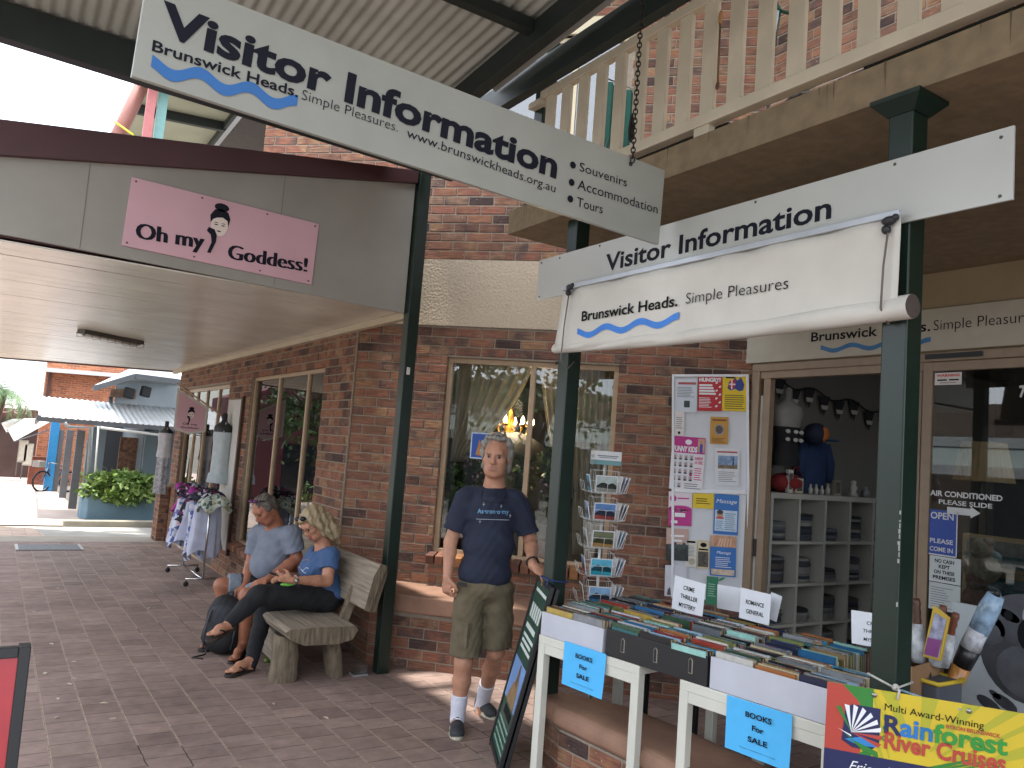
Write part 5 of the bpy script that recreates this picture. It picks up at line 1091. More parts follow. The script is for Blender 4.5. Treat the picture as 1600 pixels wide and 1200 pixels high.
g = GG(42, 757); t = thing('timber_bin', 'reddish brown timber bin against the far shopfront', 'bin', g); b = MB(); b.box((g.x, g.y, g.z), (g.x + .65, g.y + .5, near((50, 716), g.y).z), M('#7a4330', .7, .2, 5)); b.build('body', t, .01); b = MB(); b.box((g.x - .02, g.y - .02, near((50, 716), g.y).z), (g.x + .67, g.y + .52, near((50, 714), g.y).z + .02), M('#5f3324', .7)); b.build('lid', t)
# bicycle
g = GG(63, 768); bk = thing('bicycle', 'bicycle with a front basket leaning against the bright blue pier', 'bicycle', g); R_ = .33
fd = V((-.8, -.6, 0)).normalized(); w1 = g + UP * R_; w2 = g - fd * 1.02 + UP * R_; w2.z = gz(w2.y) + R_
for c in (w1, w2):
    b = MB(); b.tube([c + fd * math.cos(a) * R_ + UP * math.sin(a) * R_ for a in [2 * math.pi * k / 24 for k in range(24)]], .03, BLACK, 6, True); ob = b.build('wheel', bk); b = MB()
    b.tube([c + fd * math.cos(a) * (R_ - .03) + UP * math.sin(a) * (R_ - .03) for a in [2 * math.pi * k / 24 for k in range(24)]], .011, STEEL, 6, True)
    for k in range(8): a = k * math.pi / 4; b.tube([c, c + fd * math.cos(a) * R_ * .93 + UP * math.sin(a) * R_ * .93], .003, STEEL, 4)
    b.build('rim', ob)
hd = w1 - fd * .18 + UP * .45; st_ = w2 + fd * .3 + UP * .4; cr2 = (w1 + w2) / 2 - UP * .05
b = MB()
for p_, q_ in ((w1, hd), (hd, cr2), (hd - UP * .12, st_), (cr2, st_), (cr2, w2), (st_, w2)): b.tube([p_, q_], .024, M('#3a5a7a', .4), 6)
b.build('frame', bk); b = MB(); sd = V((-fd.y, fd.x, 0)); b.tube([hd, hd + UP * .15], .014, STEEL, 6); b.tube([hd + UP * .15 + sd * .27 - fd * .1, hd + UP * .17, hd + UP * .15 - sd * .27 - fd * .1], .013, STEEL, 6); b.build('handlebar', bk); b = MB(); b.ball(st_ + UP * .13, (.07, .13, .035), BLACK); b.tube([st_, st_ + UP * .12], .014, STEEL, 6); b.build('saddle', bk); b = MB(); o = w1 + UP * .47 + fd * .05; b.ob(o - sd * .16, sd * .32, fd * .24, UP * .2, M('#8f8f8a', .6, .3, 40)); b.build('basket', bk)
# upstairs verandah of the neighbouring building, over the awning
nv = thing('neighbour_verandah', 'upstairs verandah with a pink post, a pale green post and dark rafters beyond the awning', 'building', (3, 17, 6))
b = MB(); p, q_ = near((240, 140), 16.8), near((226, 222), 16.8); b.bar(q_ - UP * 1.2, p + UP * 1.0, .16, .16, M('#b46a68', .5, .08)); b.build('pink_post', nv)
b = MB(); p, q_ = near((257, 148), 16.9), near((244, 222), 16.9); b.bar(q_ - UP * 1.2, p + UP * .9, .17, .17, M('#6f9a95', .5, .08)); b.build('green_post', nv)
b = MB(); p, q_ = near((222, 132), 17.5), near((180, 222), 17.5); b.tube([q_ - (p - q_) * .4, p + (p - q_) * .6], .14, M('#a8746a', .5, .08), 10); b.build('pink_pipe', nv)
b = MB(); p = near((187, 192), 17.3); b.tube([p + V((-.1, 0, 0)), p + V((.25, -.1, -.2)), p + V((.3, -.1, -.35))], .02, M('#d2c426', .5), 6); b.build('yellow_tie', nv)
zr2 = near((257, 150), 16.9).z + .3; b = MB(); b.prism([(1.6, 16.2, zr2), (14, 16.2, zr2 + .9), (14, 26, zr2 + .9), (1.6, 26, zr2)], (0, 0, .06), M('#aeb39c', .6, .08, 2)); b.build('roof_lining', nv)
for y in (16.4, 18.6, 21, 24):
    b = MB(); b.bar((1.7, y, zr2 - .1), (13.9, y, zr2 + .8), .12, .2, M('#28302f', .6)); b.build('rafter', nv)
for x in (3.6, 5.6, 7.6):
    b = MB(); b.bar((x, 16.3, zr2 - .1 + (x - 1.6) * .0726), (x, 25.9, zr2 - .1 + (x - 1.6) * .0726), .1, .16, M('#28302f', .6)); b.build('batten', nv)
b = MB(); p = near((472, 225), 17.5); b.box((p.x, 17.5, 5), (12, 17.8, 9.6), OB); b.box((near((511, 230), 17.45).x, 17.44, 5), (near((514, 230), 17.45).x, 17.5, 9), CREAM); b.build('brick_wall', nv)
# low brick pier at the far end of the walkway wall
lp = thing('brick_pier', 'short brick pier with a bullnosed cap at the far end of the walkway wall', 'pier', (2.66, 15.9, gz(15.9)))
b = MB(); b.box((2.597, 15.507, -.6), (2.755, 16.0, .55), MORT); bricks(b, (2.59, 15.5), DY, (-1, 0, 0), 0, .5, -.48, .55, seed=31); bricks(b, (2.59, 15.5), DX, (0, -1, 0), 0, .16, -.48, .55, seed=32); b.build('brickwork', lp, .004, 1); b = MB(); b.box((2.54, 15.44, .55), (2.755, 16.06, .61), SANDST); b.build('cap', lp, .03, 3)
ms = thing('maroon_shop', 'maroon walled shop beyond the road, seen only reflected in the walkway window', 'building', (-4, 29, gz(29)))
b = MB(); b.prism([(-9, 29, gz(29) - .2), (-1.6, 29, gz(29) - .2), (-1.6, 29, 3.0), (-5, 29, 4.3), (-9, 29, 3.0)], (0, 5, 0), M('#5a3036', .85, .12, 2)); b.build('wall', ms); b = MB(); b.box((-6.5, 28.97, -.5), (-3.2, 29.0, 1.4), M('#20242a', .2)); b.build('window', ms)
hg_ = thing('hedge', 'leafy garden hedge by the road, seen only reflected in the walkway window', 'hedge', (-4.5, 20.2, gz(20))); b = MB(); leaves(b, (-4.5, 20.4, .1), (2.9, .5, .8), 2600, .12, LEAFB, 77); b.build('foliage', hg_)
# opposite side of the street: only seen in reflections
ob_ = thing('opposite_shop', 'low shop with a grey and white awning, seen only reflected in the door glass', 'building', (-13, 2, 0))
b = MB(); b.box((-18, -12, -.2), (-14, 14, 4.2), M('#7d6a5c', .9, .1, 2)); b.build('wall', ob_); b = MB(); b.add([(-14, -12, 2.9), (-12.6, -12, 2.3), (-12.6, 14, 2.3), (-14, 14, 2.9)], [(0, 1, 2, 3)], M('#8b9694', .6, .1)); b.box((-12.62, -12, 2.02), (-12.58, 14, 2.3), WHTC); b.box((-13.98, -12, 2.9), (-13.9, 14, 3.2), WHTC); b.build('awning', ob_)
b = MB()
for y in range(-11, 13, 3): b.box((-14.02, y, .3), (-13.99, y + 2.2, 2.1), M('#20262a', .2))
b.build('windows', ob_)
# ================================================================== VISITOR SHOP INTERIOR AND DOOR STICKERS
YS = 4.40
sx = [near(p, YS).x for p in ((1205, 800), (1249, 800), (1290, 800), (1328, 800), (1369, 800))]
x0 = sx[0] + .42; stp = .357; zz = [1.46, 1.09, .735, .40, .07]
CUBE = M('#a5a39b', .5, .04, 4, name='white_shelf_laminate')
cs = thing('cube_shelf', 'white cube shelf unit of folded clothes inside the visitor shop', 'shelf', (5.9, YS, -.02))
xs = [5.47 + i * stp for i in range(6)]
b = MB(); b.box((xs[0] - .02, YS, zz[0]), (xs[-1] + .02, YS + .38, zz[0] + .045), CUBE); b.box((xs[0] - .02, YS + .37, -.02), (xs[-1] + .02, YS + .385, zz[0]), CUBE); b.build('carcase', cs)
for i, x in enumerate(xs):
    b = MB(); b.box((x - .015, YS, -.02), (x + .015, YS + .37, zz[0]), CUBE); b.build('upright', cs)
for z in zz[1:]:
    b = MB()
    for i in range(5): b.box((xs[i] + .015, YS + .002, z - .012), (xs[i + 1] - .015, YS + .37, z + .012), CUBE)
    b.build('shelf', cs)
FOLD = ['#3b3f45', '#55585d', '#23262b', '#6b6a68', '#2d3440', '#4a423f', '#7d7b78']
ROWN = ['upper', 'middle', 'lower', 'bottom']; COLN = ['first', 'second', 'third', 'fourth', 'fifth']
r = random.Random(12)
for j in range(4):
    for i in range(5):
        n = r.randint(4, 9); b = MB(); z = zz[j + 1] + .014; cx = (xs[i] + xs[i + 1]) / 2
        for k in range(n):
            h = r.uniform(.018, .03); w_ = r.uniform(.13, .152); m_ = M(r.choice(FOLD), .9, .2, 12)
            P = [[V((cx + w_ * math.cos(t) * (1 if abs(math.cos(t)) > .3 else 1) + r.uniform(-.004, .004), YS + .03 + .14 + .13 * math.sin(t), z + h * q)) for t in [2 * math.pi * a / 14 for a in range(14)]] for q in (.05, .5, .95)]
            b.surf(P, m_, close=True); b.add(P[-1], [tuple(range(14))], m_); z += h
        o = b.build('clothes_stack'); tag(o, f'folded dark clothes in the {COLN[i]} cube of the {ROWN[j]} row of the white shelf', 'clothes', 'folded clothes in the cube shelf')
# bunting along the wall
bu = thing('bunting', 'string of dark and white triangular flags on the shop wall', 'bunting', (5.6, 4.38, 2.4))
pts = []
for k in range(31):
    t = k / 30; p = GY(1213 + 175 * t, 590 + 52 * t + 10 * math.sin(t * 9.4) ** 2, 4.76); pts.append(p)
b = MB(); b.tube(pts, .008, BLACK, 5); b.build('string', bu)
for k in range(1, 30, 4):
    p = pts[k]; b = MB(); b.prism([p + V((-.085, 0, 0)), p + V((.085, 0, 0)), p + V((0, 0, -.19))], (0, .003, 0), M('#24262c', .8)); b.prism([p + V((-.055, -.003, -.09)), p + V((.055, -.003, -.09)), p + V((.04, -.003, -.13)), p + V((-.04, -.003, -.13))], (0, .002, 0), M('#b5b4b0', .8)); b.build('flag', bu)
# torso form with striped top
def torso(mb, c, s, m, arms=False):
    prof = [(.02, .62), (.05, .6), (.055, .5), (.085, .47), (.19, .41), (.20, .34), (.165, .22), (.135, .08), (.145, -.04), (.17, -.14), (.165, -.2)]
    P = [[c + V((rr * s * math.cos(t), rr * s * .62 * math.sin(t), z * s)) for t in [2 * math.pi * k / 18 for k in range(18)]] for rr, z in prof[::-1]]
    mb.surf(P, m, close=True)
c = GY(1229, 680, 4.6); tf = thing('torso_form', 'headless torso form in a dark top with white fish, just inside the entrance', 'mannequin', c)
b = MB(); torso(b, c - UP * .1, .85, M('#8f8b87', .5)); b.build('form', tf); b = MB()
P = [[c - UP * .1 + V((rr * .86 * math.cos(t), rr * .86 * .64 * math.sin(t), z * .85)) for t in [2 * math.pi * k / 18 for k in range(18)]] for rr, z in ((.172, -.2), (.176, -.14), (.152, -.04), (.142, .08), (.172, .2))]; b.surf(P, M('#1c1b20', .8), close=True)
for k in range(3):
    for q in range(2): b.ball(c + V((-.09 + .09 * k, -.098 + .012 * abs(k - 1), .03 - .07 * q)), (.034, .01, .018), M('#c9c9c4'), 8, 6)
b.build('top', tf)
c = GY(1272, 715, 4.7); hd_ = thing('hooded_shirt', 'dark blue shirt hanging under a navy and orange cap on the shop wall', 'shirt', c)
b = MB(); P = [[c + V((w_ * math.cos(t) + .01 * math.sin(5 * t), .06 * math.sin(t), z)) for t in [2 * math.pi * k / 24 for k in range(24)]] for w_, z in ((.17, -.38), (.17, -.2), (.175, 0), (.18, .12), (.1, .19), (.05, .2))]; b.surf(P, M('#1f3358', .85, .15), close=True); b.build('body', hd_)
for q in (-1, 1): b = MB(); b.tube([c + V((.15 * q, 0, .12)), c + V((.22 * q, -.01, -.05)), c + V((.2 * q, -.02, -.22))], [.055, .05, .045], M('#1f3358', .85, .15), 10); b.build('sleeve', hd_)
c2 = GY(1275, 678, 4.58); cp = thing('cap', 'navy cap with a round orange front above the blue shirt', 'cap', c2); b = MB(); b.ball(c2, (.13, .1, .1), M('#1b2238', .8), 16, 10); b.build('crown', cp); b = MB(); b.ball(c2 + V((.02, -.055, -.0)), (.075, .05, .075), M('#b2682b', .8), 14, 8); b.build('front_patch', cp); b = MB(); b.ball(c2 + V((.1, -.08, -.05)), (.09, .08, .012), M('#2d4a6a', .8), 14, 6); b.build('peak', cp)
c = GY(1226, 756, 4.6); rb_ = thing('red_bag', 'red fabric bag on top of the cube shelf', 'bag', c); b = MB(); b.ball(V((c.x + .02, 4.6, 1.59)), (.18, .12, .09), M('#7d1f22', .8, .2), 16, 10); b.build('body', rb_)
b = MB(); b.tube([V((c.x - .08, 4.52, 1.66)), V((c.x + .02, 4.5, 1.74)), V((c.x + .12, 4.52, 1.66))], .01, M('#5a1518'), 6); b.build('handle', rb_)
for k, (u, v, w_, h) in enumerate(((1237, 725, .03, .20), (1250, 745, .05, .13), (1266, 770, .02, .09), (1275, 771, .02, .09), (1284, 772, .02, .08), (1293, 772, .02, .1), (1309, 768, .045, .14), (1333, 768, .05, .15), (1352, 775, .04, .1))):
    p = GY(u, v, 4.5); o = V((p.x, 4.5, 1.507)); nm = ['tall white price stand', 'cream gift box', 'small pale bottle, leftmost of the four', 'small pale bottle, second of the four', 'small pale bottle, third of the four', 'small pale bottle, rightmost of the four', 'framed pale picture', 'white carved figure', 'small grey jar'][k]
    b = MB(); cl_ = M(('#c2c0ba', '#b7ab95', '#a7a59c', '#a7a59c', '#a7a59c', '#a7a59c', '#8c8478', '#b5b2aa', '#77787a')[k], .5)
    if k in (2, 3, 4, 5, 8): b.lathe(o, [(w_, 0), (w_ * 1.05, h * .5), (w_ * .5, h * .7), (w_ * .45, h)], cl_, 12)
    elif k == 7: b.lathe(o, [(w_, 0), (w_ * .5, h * .3), (w_ * .8, h * .55), (w_ * .4, h * .75), (w_ * .6, h * .9), (.005, h)], cl_, 12)
    else: b.box((o.x - w_, o.y, o.z), (o.x + w_, o.y + .03, o.z + h), cl_); b.box((o.x - w_ * .75, o.y - .002, o.z + h * .15), (o.x + w_ * .75, o.y, o.z + h * .85), M('#5a5550', .5, .4, 30))
    tag(b.build('souvenir'), f'{nm} on top of the white cube shelf', 'souvenir', 'souvenirs on the cube shelf')
# lit ceiling panel and lamp behind the door glass
a, d = GX(1525, 582, 5.9), GX(1600, 598, 5.9)
lt = thing('ceiling_light_panel', 'lit fluorescent ceiling panel seen through the sliding door', 'ceiling light', (6.4, 2.3, 2.9))
b = MB(); b.box((6.0, 1.3, 3.02), (6.9, 2.6, 3.06), WHITE); b.build('tray', lt); b = MB(); b.box((6.03, 1.33, 3.012), (6.87, 2.57, 3.02), M('#e8f0f5', .5, 0, emit=2.2)); b.build('diffuser', lt)
c = GX(1537, 722, 6.4); lp_ = thing('table_lamp', 'table lamp with a pleated beige shade behind the sliding door', 'lamp', (c.x, c.y, 1.0)); b = MB(); P = []
for rr, z in ((.21, -.15), (.15, .15)): P.append([c + V((rr * (1 + .02 * (k % 2)) * math.cos(t), rr * (1 + .02 * (k % 2)) * math.sin(t), z)) for k, t in enumerate([2 * math.pi * k / 60 for k in range(60)])])
b.surf(P, M('#8d7654', .8, .1), False, True); b.build('lamp_shade', lp_); b = MB(); b.lathe((c.x, c.y, 1.0), [(.09, 0), (.09, .02), (.025, .05), (.04, .25), (.02, c.z - 1.15), (.02, c.z - .95)], M('#3b2c22', .4), 16); b.build('stem', lp_)
ct = thing('display_counter', 'dark timber counter behind the sliding door', 'counter', (6.4, 1.8, 0)); b = MB(); b.box((6.1, .2, -.05), (6.9, 2.85, .95), M('#3a2d24', .6, .2, 6)); b.build('body', ct); b = MB(); b.box((6.05, .15, .95), (6.95, 2.9, 1.0), M('#5a4634', .4, .2, 6)); b.build('top', ct, .004)
for i, (u, v) in enumerate(((1572, 868), (1572, 925))):
    p = GX(u, v, 6.0); t = thing('souvenir_case', ('upper' if i == 0 else 'lower') + ' timber framed glass case of trinkets behind the sliding door', 'case', p); b = MB(); b.box((6.0, p.y - .2, p.z - .12), (6.08, p.y + .3, p.z + .12), M('#9a7f55', .5)); b.build('frame', t); b = MB(); b.box((5.995, p.y - .17, p.z - .09), (6.0, p.y + .27, p.z + .09), M('#3f5f63', .2, .6, 20)); b.build('panel', t); b = MB(); b.ball((5.97, p.y + .1, p.z - .02), (.02, .09, .05), M('#8aa5a8', .2, .3, 30)); b.build('trinket', t)
for i, (u, v, cl_) in enumerate(((1535, 880, '#8a8070'), (1530, 930, '#6e5a52'))):
    p = GX(u, v, 5.85); t = thing('soft_toy', ('pale fluffy toy sitting' if i == 0 else 'grey brown fluffy toy lying') + ' behind the sliding door glass', 'toy', p); b = MB(); b.ball(p - UP * .04, (.1, .12, .11), M(cl_, .95, .3, 30, .5)); b.ball(p + V((-.03, 0, .1)), .075, M(cl_, .95, .3, 30, .5)); b.ball(p + V((-.03, .06, .16)), .03, M(cl_, .95, .3, 30)); b.ball(p + V((-.03, -.06, .16)), .03, M(cl_, .95, .3, 30)); b.build('body', t)
# stickers on the sliding door, facing out
XG = 5.2725
def stick(name, label, tl, tr, bl, bg_, cat='sticker'):
    a, c, d = GX(*tl, XG), GX(*tr, XG), GX(*bl, XG); f = frame((XG - .0005, a.y, d.z), FXR, n=NR); w, h = a.y - c.y, a.z - d.z; b = MB()
    if bg_: b.ob(f[0] - NR * .0005, FXR * w, UP * h, NR * .001, M(bg_, .5, .03))
    return b, f, w, h, (name, label, cat, 'stickers on the sliding door')
LW = M('#b9bcbd', .5, .02, name='sticker_white')
b, f, w, h, m_ = stick('warning_sticker', 'white and red WARNING sticker at the top corner of the sliding door', (1461, 583), (1503, 582), (1461, 602), '#c6c3be'); b.text(f, 'WARNING', w / 2, .68 * h, RED, h=.2 * h, w=.86 * w, al='c', bold=.04, lay=2); b.rect(f, .1 * w, .34 * h, .46 * w, .46 * h, INK, 2); b.rect(f, .54 * w, .34 * h, .9 * w, .46 * h, INK, 2); b.rect(f, .2 * w, .14 * h, .8 * w, .2 * h, GR, 2); fin(b, m_)
b, f, w, h, m_ = stick('air_conditioned_sticker', 'white AIR CONDITIONED PLEASE SLIDE lettering with an arrow on the sliding door', (1454, 760), (1567, 764), (1454, 800), None)
b.text(f, 'AIR CONDITIONED', 0, h * .66, LW, h=.036, w=w, bold=.03); b.text(f, 'PLEASE SLIDE', w * .13, h * .36, LW, h=.03, w=w * .74, bold=.02); u0 = U(f, (1480, 797)); u1 = U(f, (1532, 798)); hh = .022
b.art(f, [(u0[0], u0[1] - hh), (u1[0] - .06, u0[1] - hh), (u1[0] - .06, u0[1] - hh * 1.7), (u1[0], u0[1]), (u1[0] - .06, u0[1] + hh * 1.7), (u1[0] - .06, u0[1] + hh), (u0[0], u0[1] + hh)], LW, 1); fin(b, m_)
b, f, w, h, m_ = stick('open_sign', 'blue OPEN PLEASE COME IN sign on the sliding door', (1453, 795), (1497, 797), (1453, 866), '#1d3f8f', 'sign'); b.rect(f, 0, 0, w, .03 * h, LW, 1); b.rect(f, .96 * w, 0, w, h, LW, 1); b.text(f, 'OPEN', .04 * w, .8 * h, LW, h=.15 * h, w=.82 * w, bold=.02); b.text(f, 'PLEASE', .04 * w, .27 * h, LW, h=.1 * h, w=.82 * w, bold=.02); b.text(f, 'COME IN', .04 * w, .09 * h, LW, h=.1 * h, w=.82 * w, bold=.02); fin(b, m_)
b, f, w, h, m_ = stick('no_cash_sign', 'white NO CASH KEPT ON THESE PREMISES notice on the sliding door', (1453, 867), (1502, 869), (1453, 907), '#b3babb', 'notice')
for i, s in enumerate(('NO CASH', 'KEPT', 'ON THESE', 'PREMISES')): b.text(f, s, .48 * w, (.76 - .215 * i) * h, INK, h=.14 * h, w=(.62, .36, .66, .72)[i] * w, al='c', bold=.03)
fin(b, m_)
b, f, w, h, m_ = stick('licence_notice', 'white printed licence page under the no cash notice on the sliding door', (1452, 908), (1501, 912), (1452, 950), '#aab1b1', 'notice'); lines(b, f, .06 * w, .8 * w, .1 * h, .9 * h, 9, GR, .3, .5); fin(b, m_)
b, f, w, h, m_ = stick('number_sticker', 'pale number 7 sticker near the right edge of the sliding door', (1593, 602), (1606, 602), (1593, 620), None); b.text(f, '7', 0, 0, LW, h=h, w=w * .8, bold=.04); fin(b, m_)

# ------------------------------------------------------------------ goods outside the sliding door
kp = thing('koala_board', 'large grey board painted with a koala, standing outside the sliding door', 'board', (3.9, 2.0, gz(2)))
XK = 4.05; a, c, d = GX(1489, 940, XK), GX(1655, 975, XK), GX(1480, 1112, XK); fr = frame((XK, a.y, d.z - .25), FXR, n=NR); KW, KH = 1.0, a.z - d.z + .25
b = MB(); b.ob(fr[0] - NR * .02, FXR * KW, UP * KH, NR * .02, M('#9fa7ab', .6, .12, 3)); b.build('panel', kp)
b = MB(); hc = U(fr, (1608, 1010)); K1 = M('#33353a', .7, .35, 12); K2 = M('#3d3f45', .7, .3, 12); K3 = M('#4b4e54', .7, .3, 10)
b.disc(fr, hc[0] - .01, hc[1] - .02, .21, .24, K1, 1, 28); e = U(fr, (1545, 983)); b.disc(fr, e[0], e[1], .075, .07, K2, 2, 16); b.disc(fr, e[0] + .01, e[1] - .01, .045, .04, K3, 3, 14); b.disc(fr, hc[0] - .01, hc[1] + .11, .17, .12, K2, 2, 24); b.disc(fr, hc[0] + .02, hc[1] + .13, .05, .07, M('#8a8d92', .7), 3, 14); b.disc(fr, hc[0] + .0, hc[1] + .05, .05, .075, INK, 4, 14); b.disc(fr, hc[0] - .09, hc[1] + .12, .02, .025, INK, 4, 10); b.disc(fr, hc[0], hc[1] - .12, .14, .12, K3, 3, 18)
for u, v, q in ((1577, 962, .05), (1545, 1100, .06), (1570, 1098, .06), (1555, 1085, .03)): p = U(fr, (u, v)); b.disc(fr, p[0], p[1], q, q * .45, K1, 2, 12, rot=-.4)
b.build('koala_painting', kp)
for s_ in (.1, .85): b = MB(); b.ob(fr[0] + FXR * s_ - UP * (fr[0].z - gz(2)) , FXR * .05, UP * (fr[0].z - gz(2)), V((.04, 0, 0)), DARKM); b.build('leg', kp)
# bucket of wrapped novelty sticks
XW = 3.62; bp = GX(1468, 1062, XW); bk2 = thing('goods_tub', 'grey and yellow edged tub of wrapped novelty sticks beside the scuffed post', 'tub', (bp.x, bp.y, gz(bp.y)))
z1 = GX(1470, 1062, XW).z; b = MB(); b.ob((XW - .1, bp.y - .05, gz(bp.y)), (.2, 0, 0), (0, .17, 0), (0, 0, z1 - gz(bp.y)), M('#474c55', .6, .1)); b.build('body', bk2, .01); b = MB(); b.tube([(XW - .105, bp.y - .055, z1), (XW - .105, bp.y + .125, z1), (XW + .105, bp.y + .125, z1), (XW + .105, bp.y - .055, z1)], .01, M('#bfa52a', .5), 6, True); b.build('rim', bk2)
for i, (p0, p1, cl_, lb) in enumerate((((1432, 935), (1436, 1035), '#4a2c20', 'brown novelty stick in clear wrap nearest the scuffed post'), ((1474, 946), (1462, 1040), '#5a3224', 'brown novelty stick in clear wrap in the middle of the tub'), ((1494, 958), (1472, 1040), '#6a3a28', 'brown novelty stick in clear wrap leaning furthest right in the tub'))):
    a, c = GX(*p0, XW + .02 * i), GX(*p1, XW + .02 * i); t = thing('novelty_stick', lb, 'toy', c, 'wrapped novelty sticks'); b = MB(); pts = [a.lerp(c, k / 14) for k in range(15)]; b.tube(pts, [.014 + .004 * (k % 2) for k in range(15)], M(cl_, .45, .3, 40), 10); b.build('stick', t); b = MB(); b.tube([a.lerp(c, .4), a.lerp(c, .75), c], [.025, .034, .03], M('#a9adb2', .25, .35, 30), 8); b.build('wrapper', t)
a, c = GX(1462, 950, XW - .05), GX(1452, 1028, XW - .05); t = thing('novelty_pack', 'yellow edged novelty pack with a cross pattern standing in the tub', 'toy', c); fr = frame(c, (.3, -1, 0)); b = MB(); q = (a - c); b.prism([c + V((0, .03, 0)), c + V((0, -.05, 0)), a + V((0, -.06, -.03)), a + V((0, .01, .01))], (.012, 0, 0), M('#b99a2e', .4)); b.build('card', t); b = MB(); b.prism([c + V((-.004, .022, .01)), c + V((-.004, -.042, .01)), a + V((-.004, -.05, -.04)), a + V((-.004, .0, -.02))], (.003, 0, 0), M('#8d8fa5', .4, .6, 25)); b.prism([c + V((-.006, .02, .012)), c + V((-.006, -.04, .012)), c.lerp(a, .4) + V((-.006, -.045, 0)), c.lerp(a, .4) + V((-.006, .015, 0))], (.003, 0, 0), M('#7b3a78', .4, .2)); b.build('print', t)
a, c = GX(1556, 930, 3.75), GX(1472, 1105, 3.75); t = thing('wrapped_umbrella', 'long packaged sun umbrella in clear blue plastic leaning beside the koala board', 'umbrella', c)
d_ = c - a; sd = V((.3, -1, 0)).normalized(); b = MB(); b.tube([a, a.lerp(c, .12), a.lerp(c, .45)], [.035, .045, .042], M('#7f97ad', .2, .5, 18), 12); b.build('blue_wrap', t); b = MB(); b.tube([a.lerp(c, .3) - NR * -.0 + V((-.004, 0, 0)), a.lerp(c, .46) + V((-.004, 0, 0))], [.042, .044], M('#aeb1b8', .4, .35, 40), 12); b.build('label', t); b = MB(); b.tube([a.lerp(c, .46), a.lerp(c, .62)], [.045, .04], M('#1b1b1e', .35, .3, 20), 12); b.build('black_band', t); b = MB(); b.tube([a.lerp(c, .6), c + d_ * .25], [.04, .03], M('#a8743a', .3, .35, 14, stretch=(4, 4, 1)), 12); b.build('timber_shaft', t); b = MB(); b.tube([a + V((0, 0, .0)), a - d_ * .04], [.018, .01], BLACK, 8); b.build('tip', t)

# ================================================================== WINDOW DISPLAYS OF THE DRESS SHOP
BUST = M('#1a1a1c', .6, .1, name='black_bust')
def on_c(p, k): return GC(p[0], p[1], KC + k)
c = on_c((722, 745), .75); t = thing('dress_form', 'black dress form at the left of the angled window', 'mannequin', c - UP * .8); b = MB()
u_ = TC; P = [[c + u_ * (rr * 1.25 * math.cos(a)) + NC * (rr * .8 * math.sin(a)) + UP * z * 1.15 for a in [2 * math.pi * k / 18 for k in range(18)]] for rr, z in ((.16, -.75), (.15, -.5), (.17, -.25), (.14, -.05), (.12, .05), (.16, .2), (.175, .32), (.15, .4), (.06, .45), (.05, .53), (.02, .55))]; b.surf(P, BUST, close=True); b.build('torso', t); b = MB(); b.tube([c - UP * .8, c - UP * 1.15], .02, DARKM, 8); b.lathe(c - UP * 1.16, [(.17, 0), (.16, .02), (.02, .04)], DARKM, 16); b.build('stand', t)
# chandelier
c = on_c((797, 662), .9); t = thing('chandelier', 'small gilded chandelier with lit candle bulbs in the angled window', 'chandelier', c); GOLD = M('#a8792e', .25, .1, metal=.9, name='gilt')
b = MB(); b.lathe(c - UP * .16, [(.01, 0), (.05, .02), (.07, .06), (.05, .1), (.03, .14), (.05, .2), (.02, .26), (.01, .6)], GOLD, 16); b.build('stem', t)
for k in range(8):
    a = k * math.pi / 4; d = V((math.cos(a), math.sin(a), 0)); b = MB(); b.tube([c - UP * .08, c + d * .1 - UP * .15, c + d * .2 - UP * .1, c + d * .22 - UP * .02], .012, GOLD, 8); b.lathe(c + d * .22 - UP * .03, [(.01, 0), (.035, .015), (.03, .025), (.012, .03)], GOLD, 10); ao = b.build('arm', t); b = MB(); b.lathe(c + d * .22 + UP * .0, [(.01, 0), (.02, .02), (.016, .045), (.002, .075)], M('#ffe2a8', .4, 0, emit=14), 10); b.build('bulb', ao)
pl_ = D.lights.new('chandelier_glow', 'POINT'); pl_.energy = 45; pl_.color = (1, .78, .5); pl_.shadow_soft_size = .12; po_ = D.objects.new('chandelier_glow', pl_); COL.objects.link(po_); po_.location = c + UP * .15; par(po_, t)
# dark lampshade under it
c = on_c((800, 692), .95); t = thing('lampshade', 'wide dark lampshade below the chandelier in the angled window', 'lampshade', c); b = MB(); P = [[c + V((rr * math.cos(a), rr * math.sin(a), z)) for a in [2 * math.pi * k / 24 for k in range(24)]] for rr, z in ((.36, -.1), (.30, .0), (.16, .08), (.05, .11))]; b.surf(P, M('#3a3632', .8, .2), close=True); b.build('shade', t)
c = on_c((905, 680), .7); t = thing('sun_hat', 'dark wide-brimmed hat displayed behind the post in the angled window', 'hat', c); b = MB(); P = [[c + u_ * rr * 1.1 * math.cos(a) + UP * (rr * .75 * math.sin(a)) - NC * z for a in [2 * math.pi * k / 24 for k in range(24)]] for rr, z in ((.19, 0), (.1, .01), (.09, .08), (.04, .1))]; b.surf(P, M('#2f3327', .9, .3, 20), close=True); b.build('brim', t)
CUR = M('#a89c86', .85, .08, 4, name='sheer_curtain')
def curtain(label, u0, u1, w0, w1, z0, z1, k=.28):
    t = thing('curtain', label, 'curtain', PC + TC * u0, 'curtains in the angled window'); P = []
    for i in range(15):
        f = i / 14; a = u0 + (w0 - u0) * f ** 1.5; c_ = u1 + (w1 - u1) * f ** 1.5; P.append([PC + TC * (a + (c_ - a) * j / 40) + NC * (k + .03 * math.sin(j * 1.1 + f) * (1 - .3 * f)) + UP * (z1 + (z0 - z1) * f) for j in range(41)])
    b = MB(); b.surf(P[::-1], CUR); o = b.build('drape', t); sm = o.modifiers.new('s', 'SOLIDIFY'); sm.thickness = .002
curtain('sheer curtain swept to the left of the angled window', c0 + .02, c0 + .75, c0 + .02, c0 + .16, 1.55, 2.52)
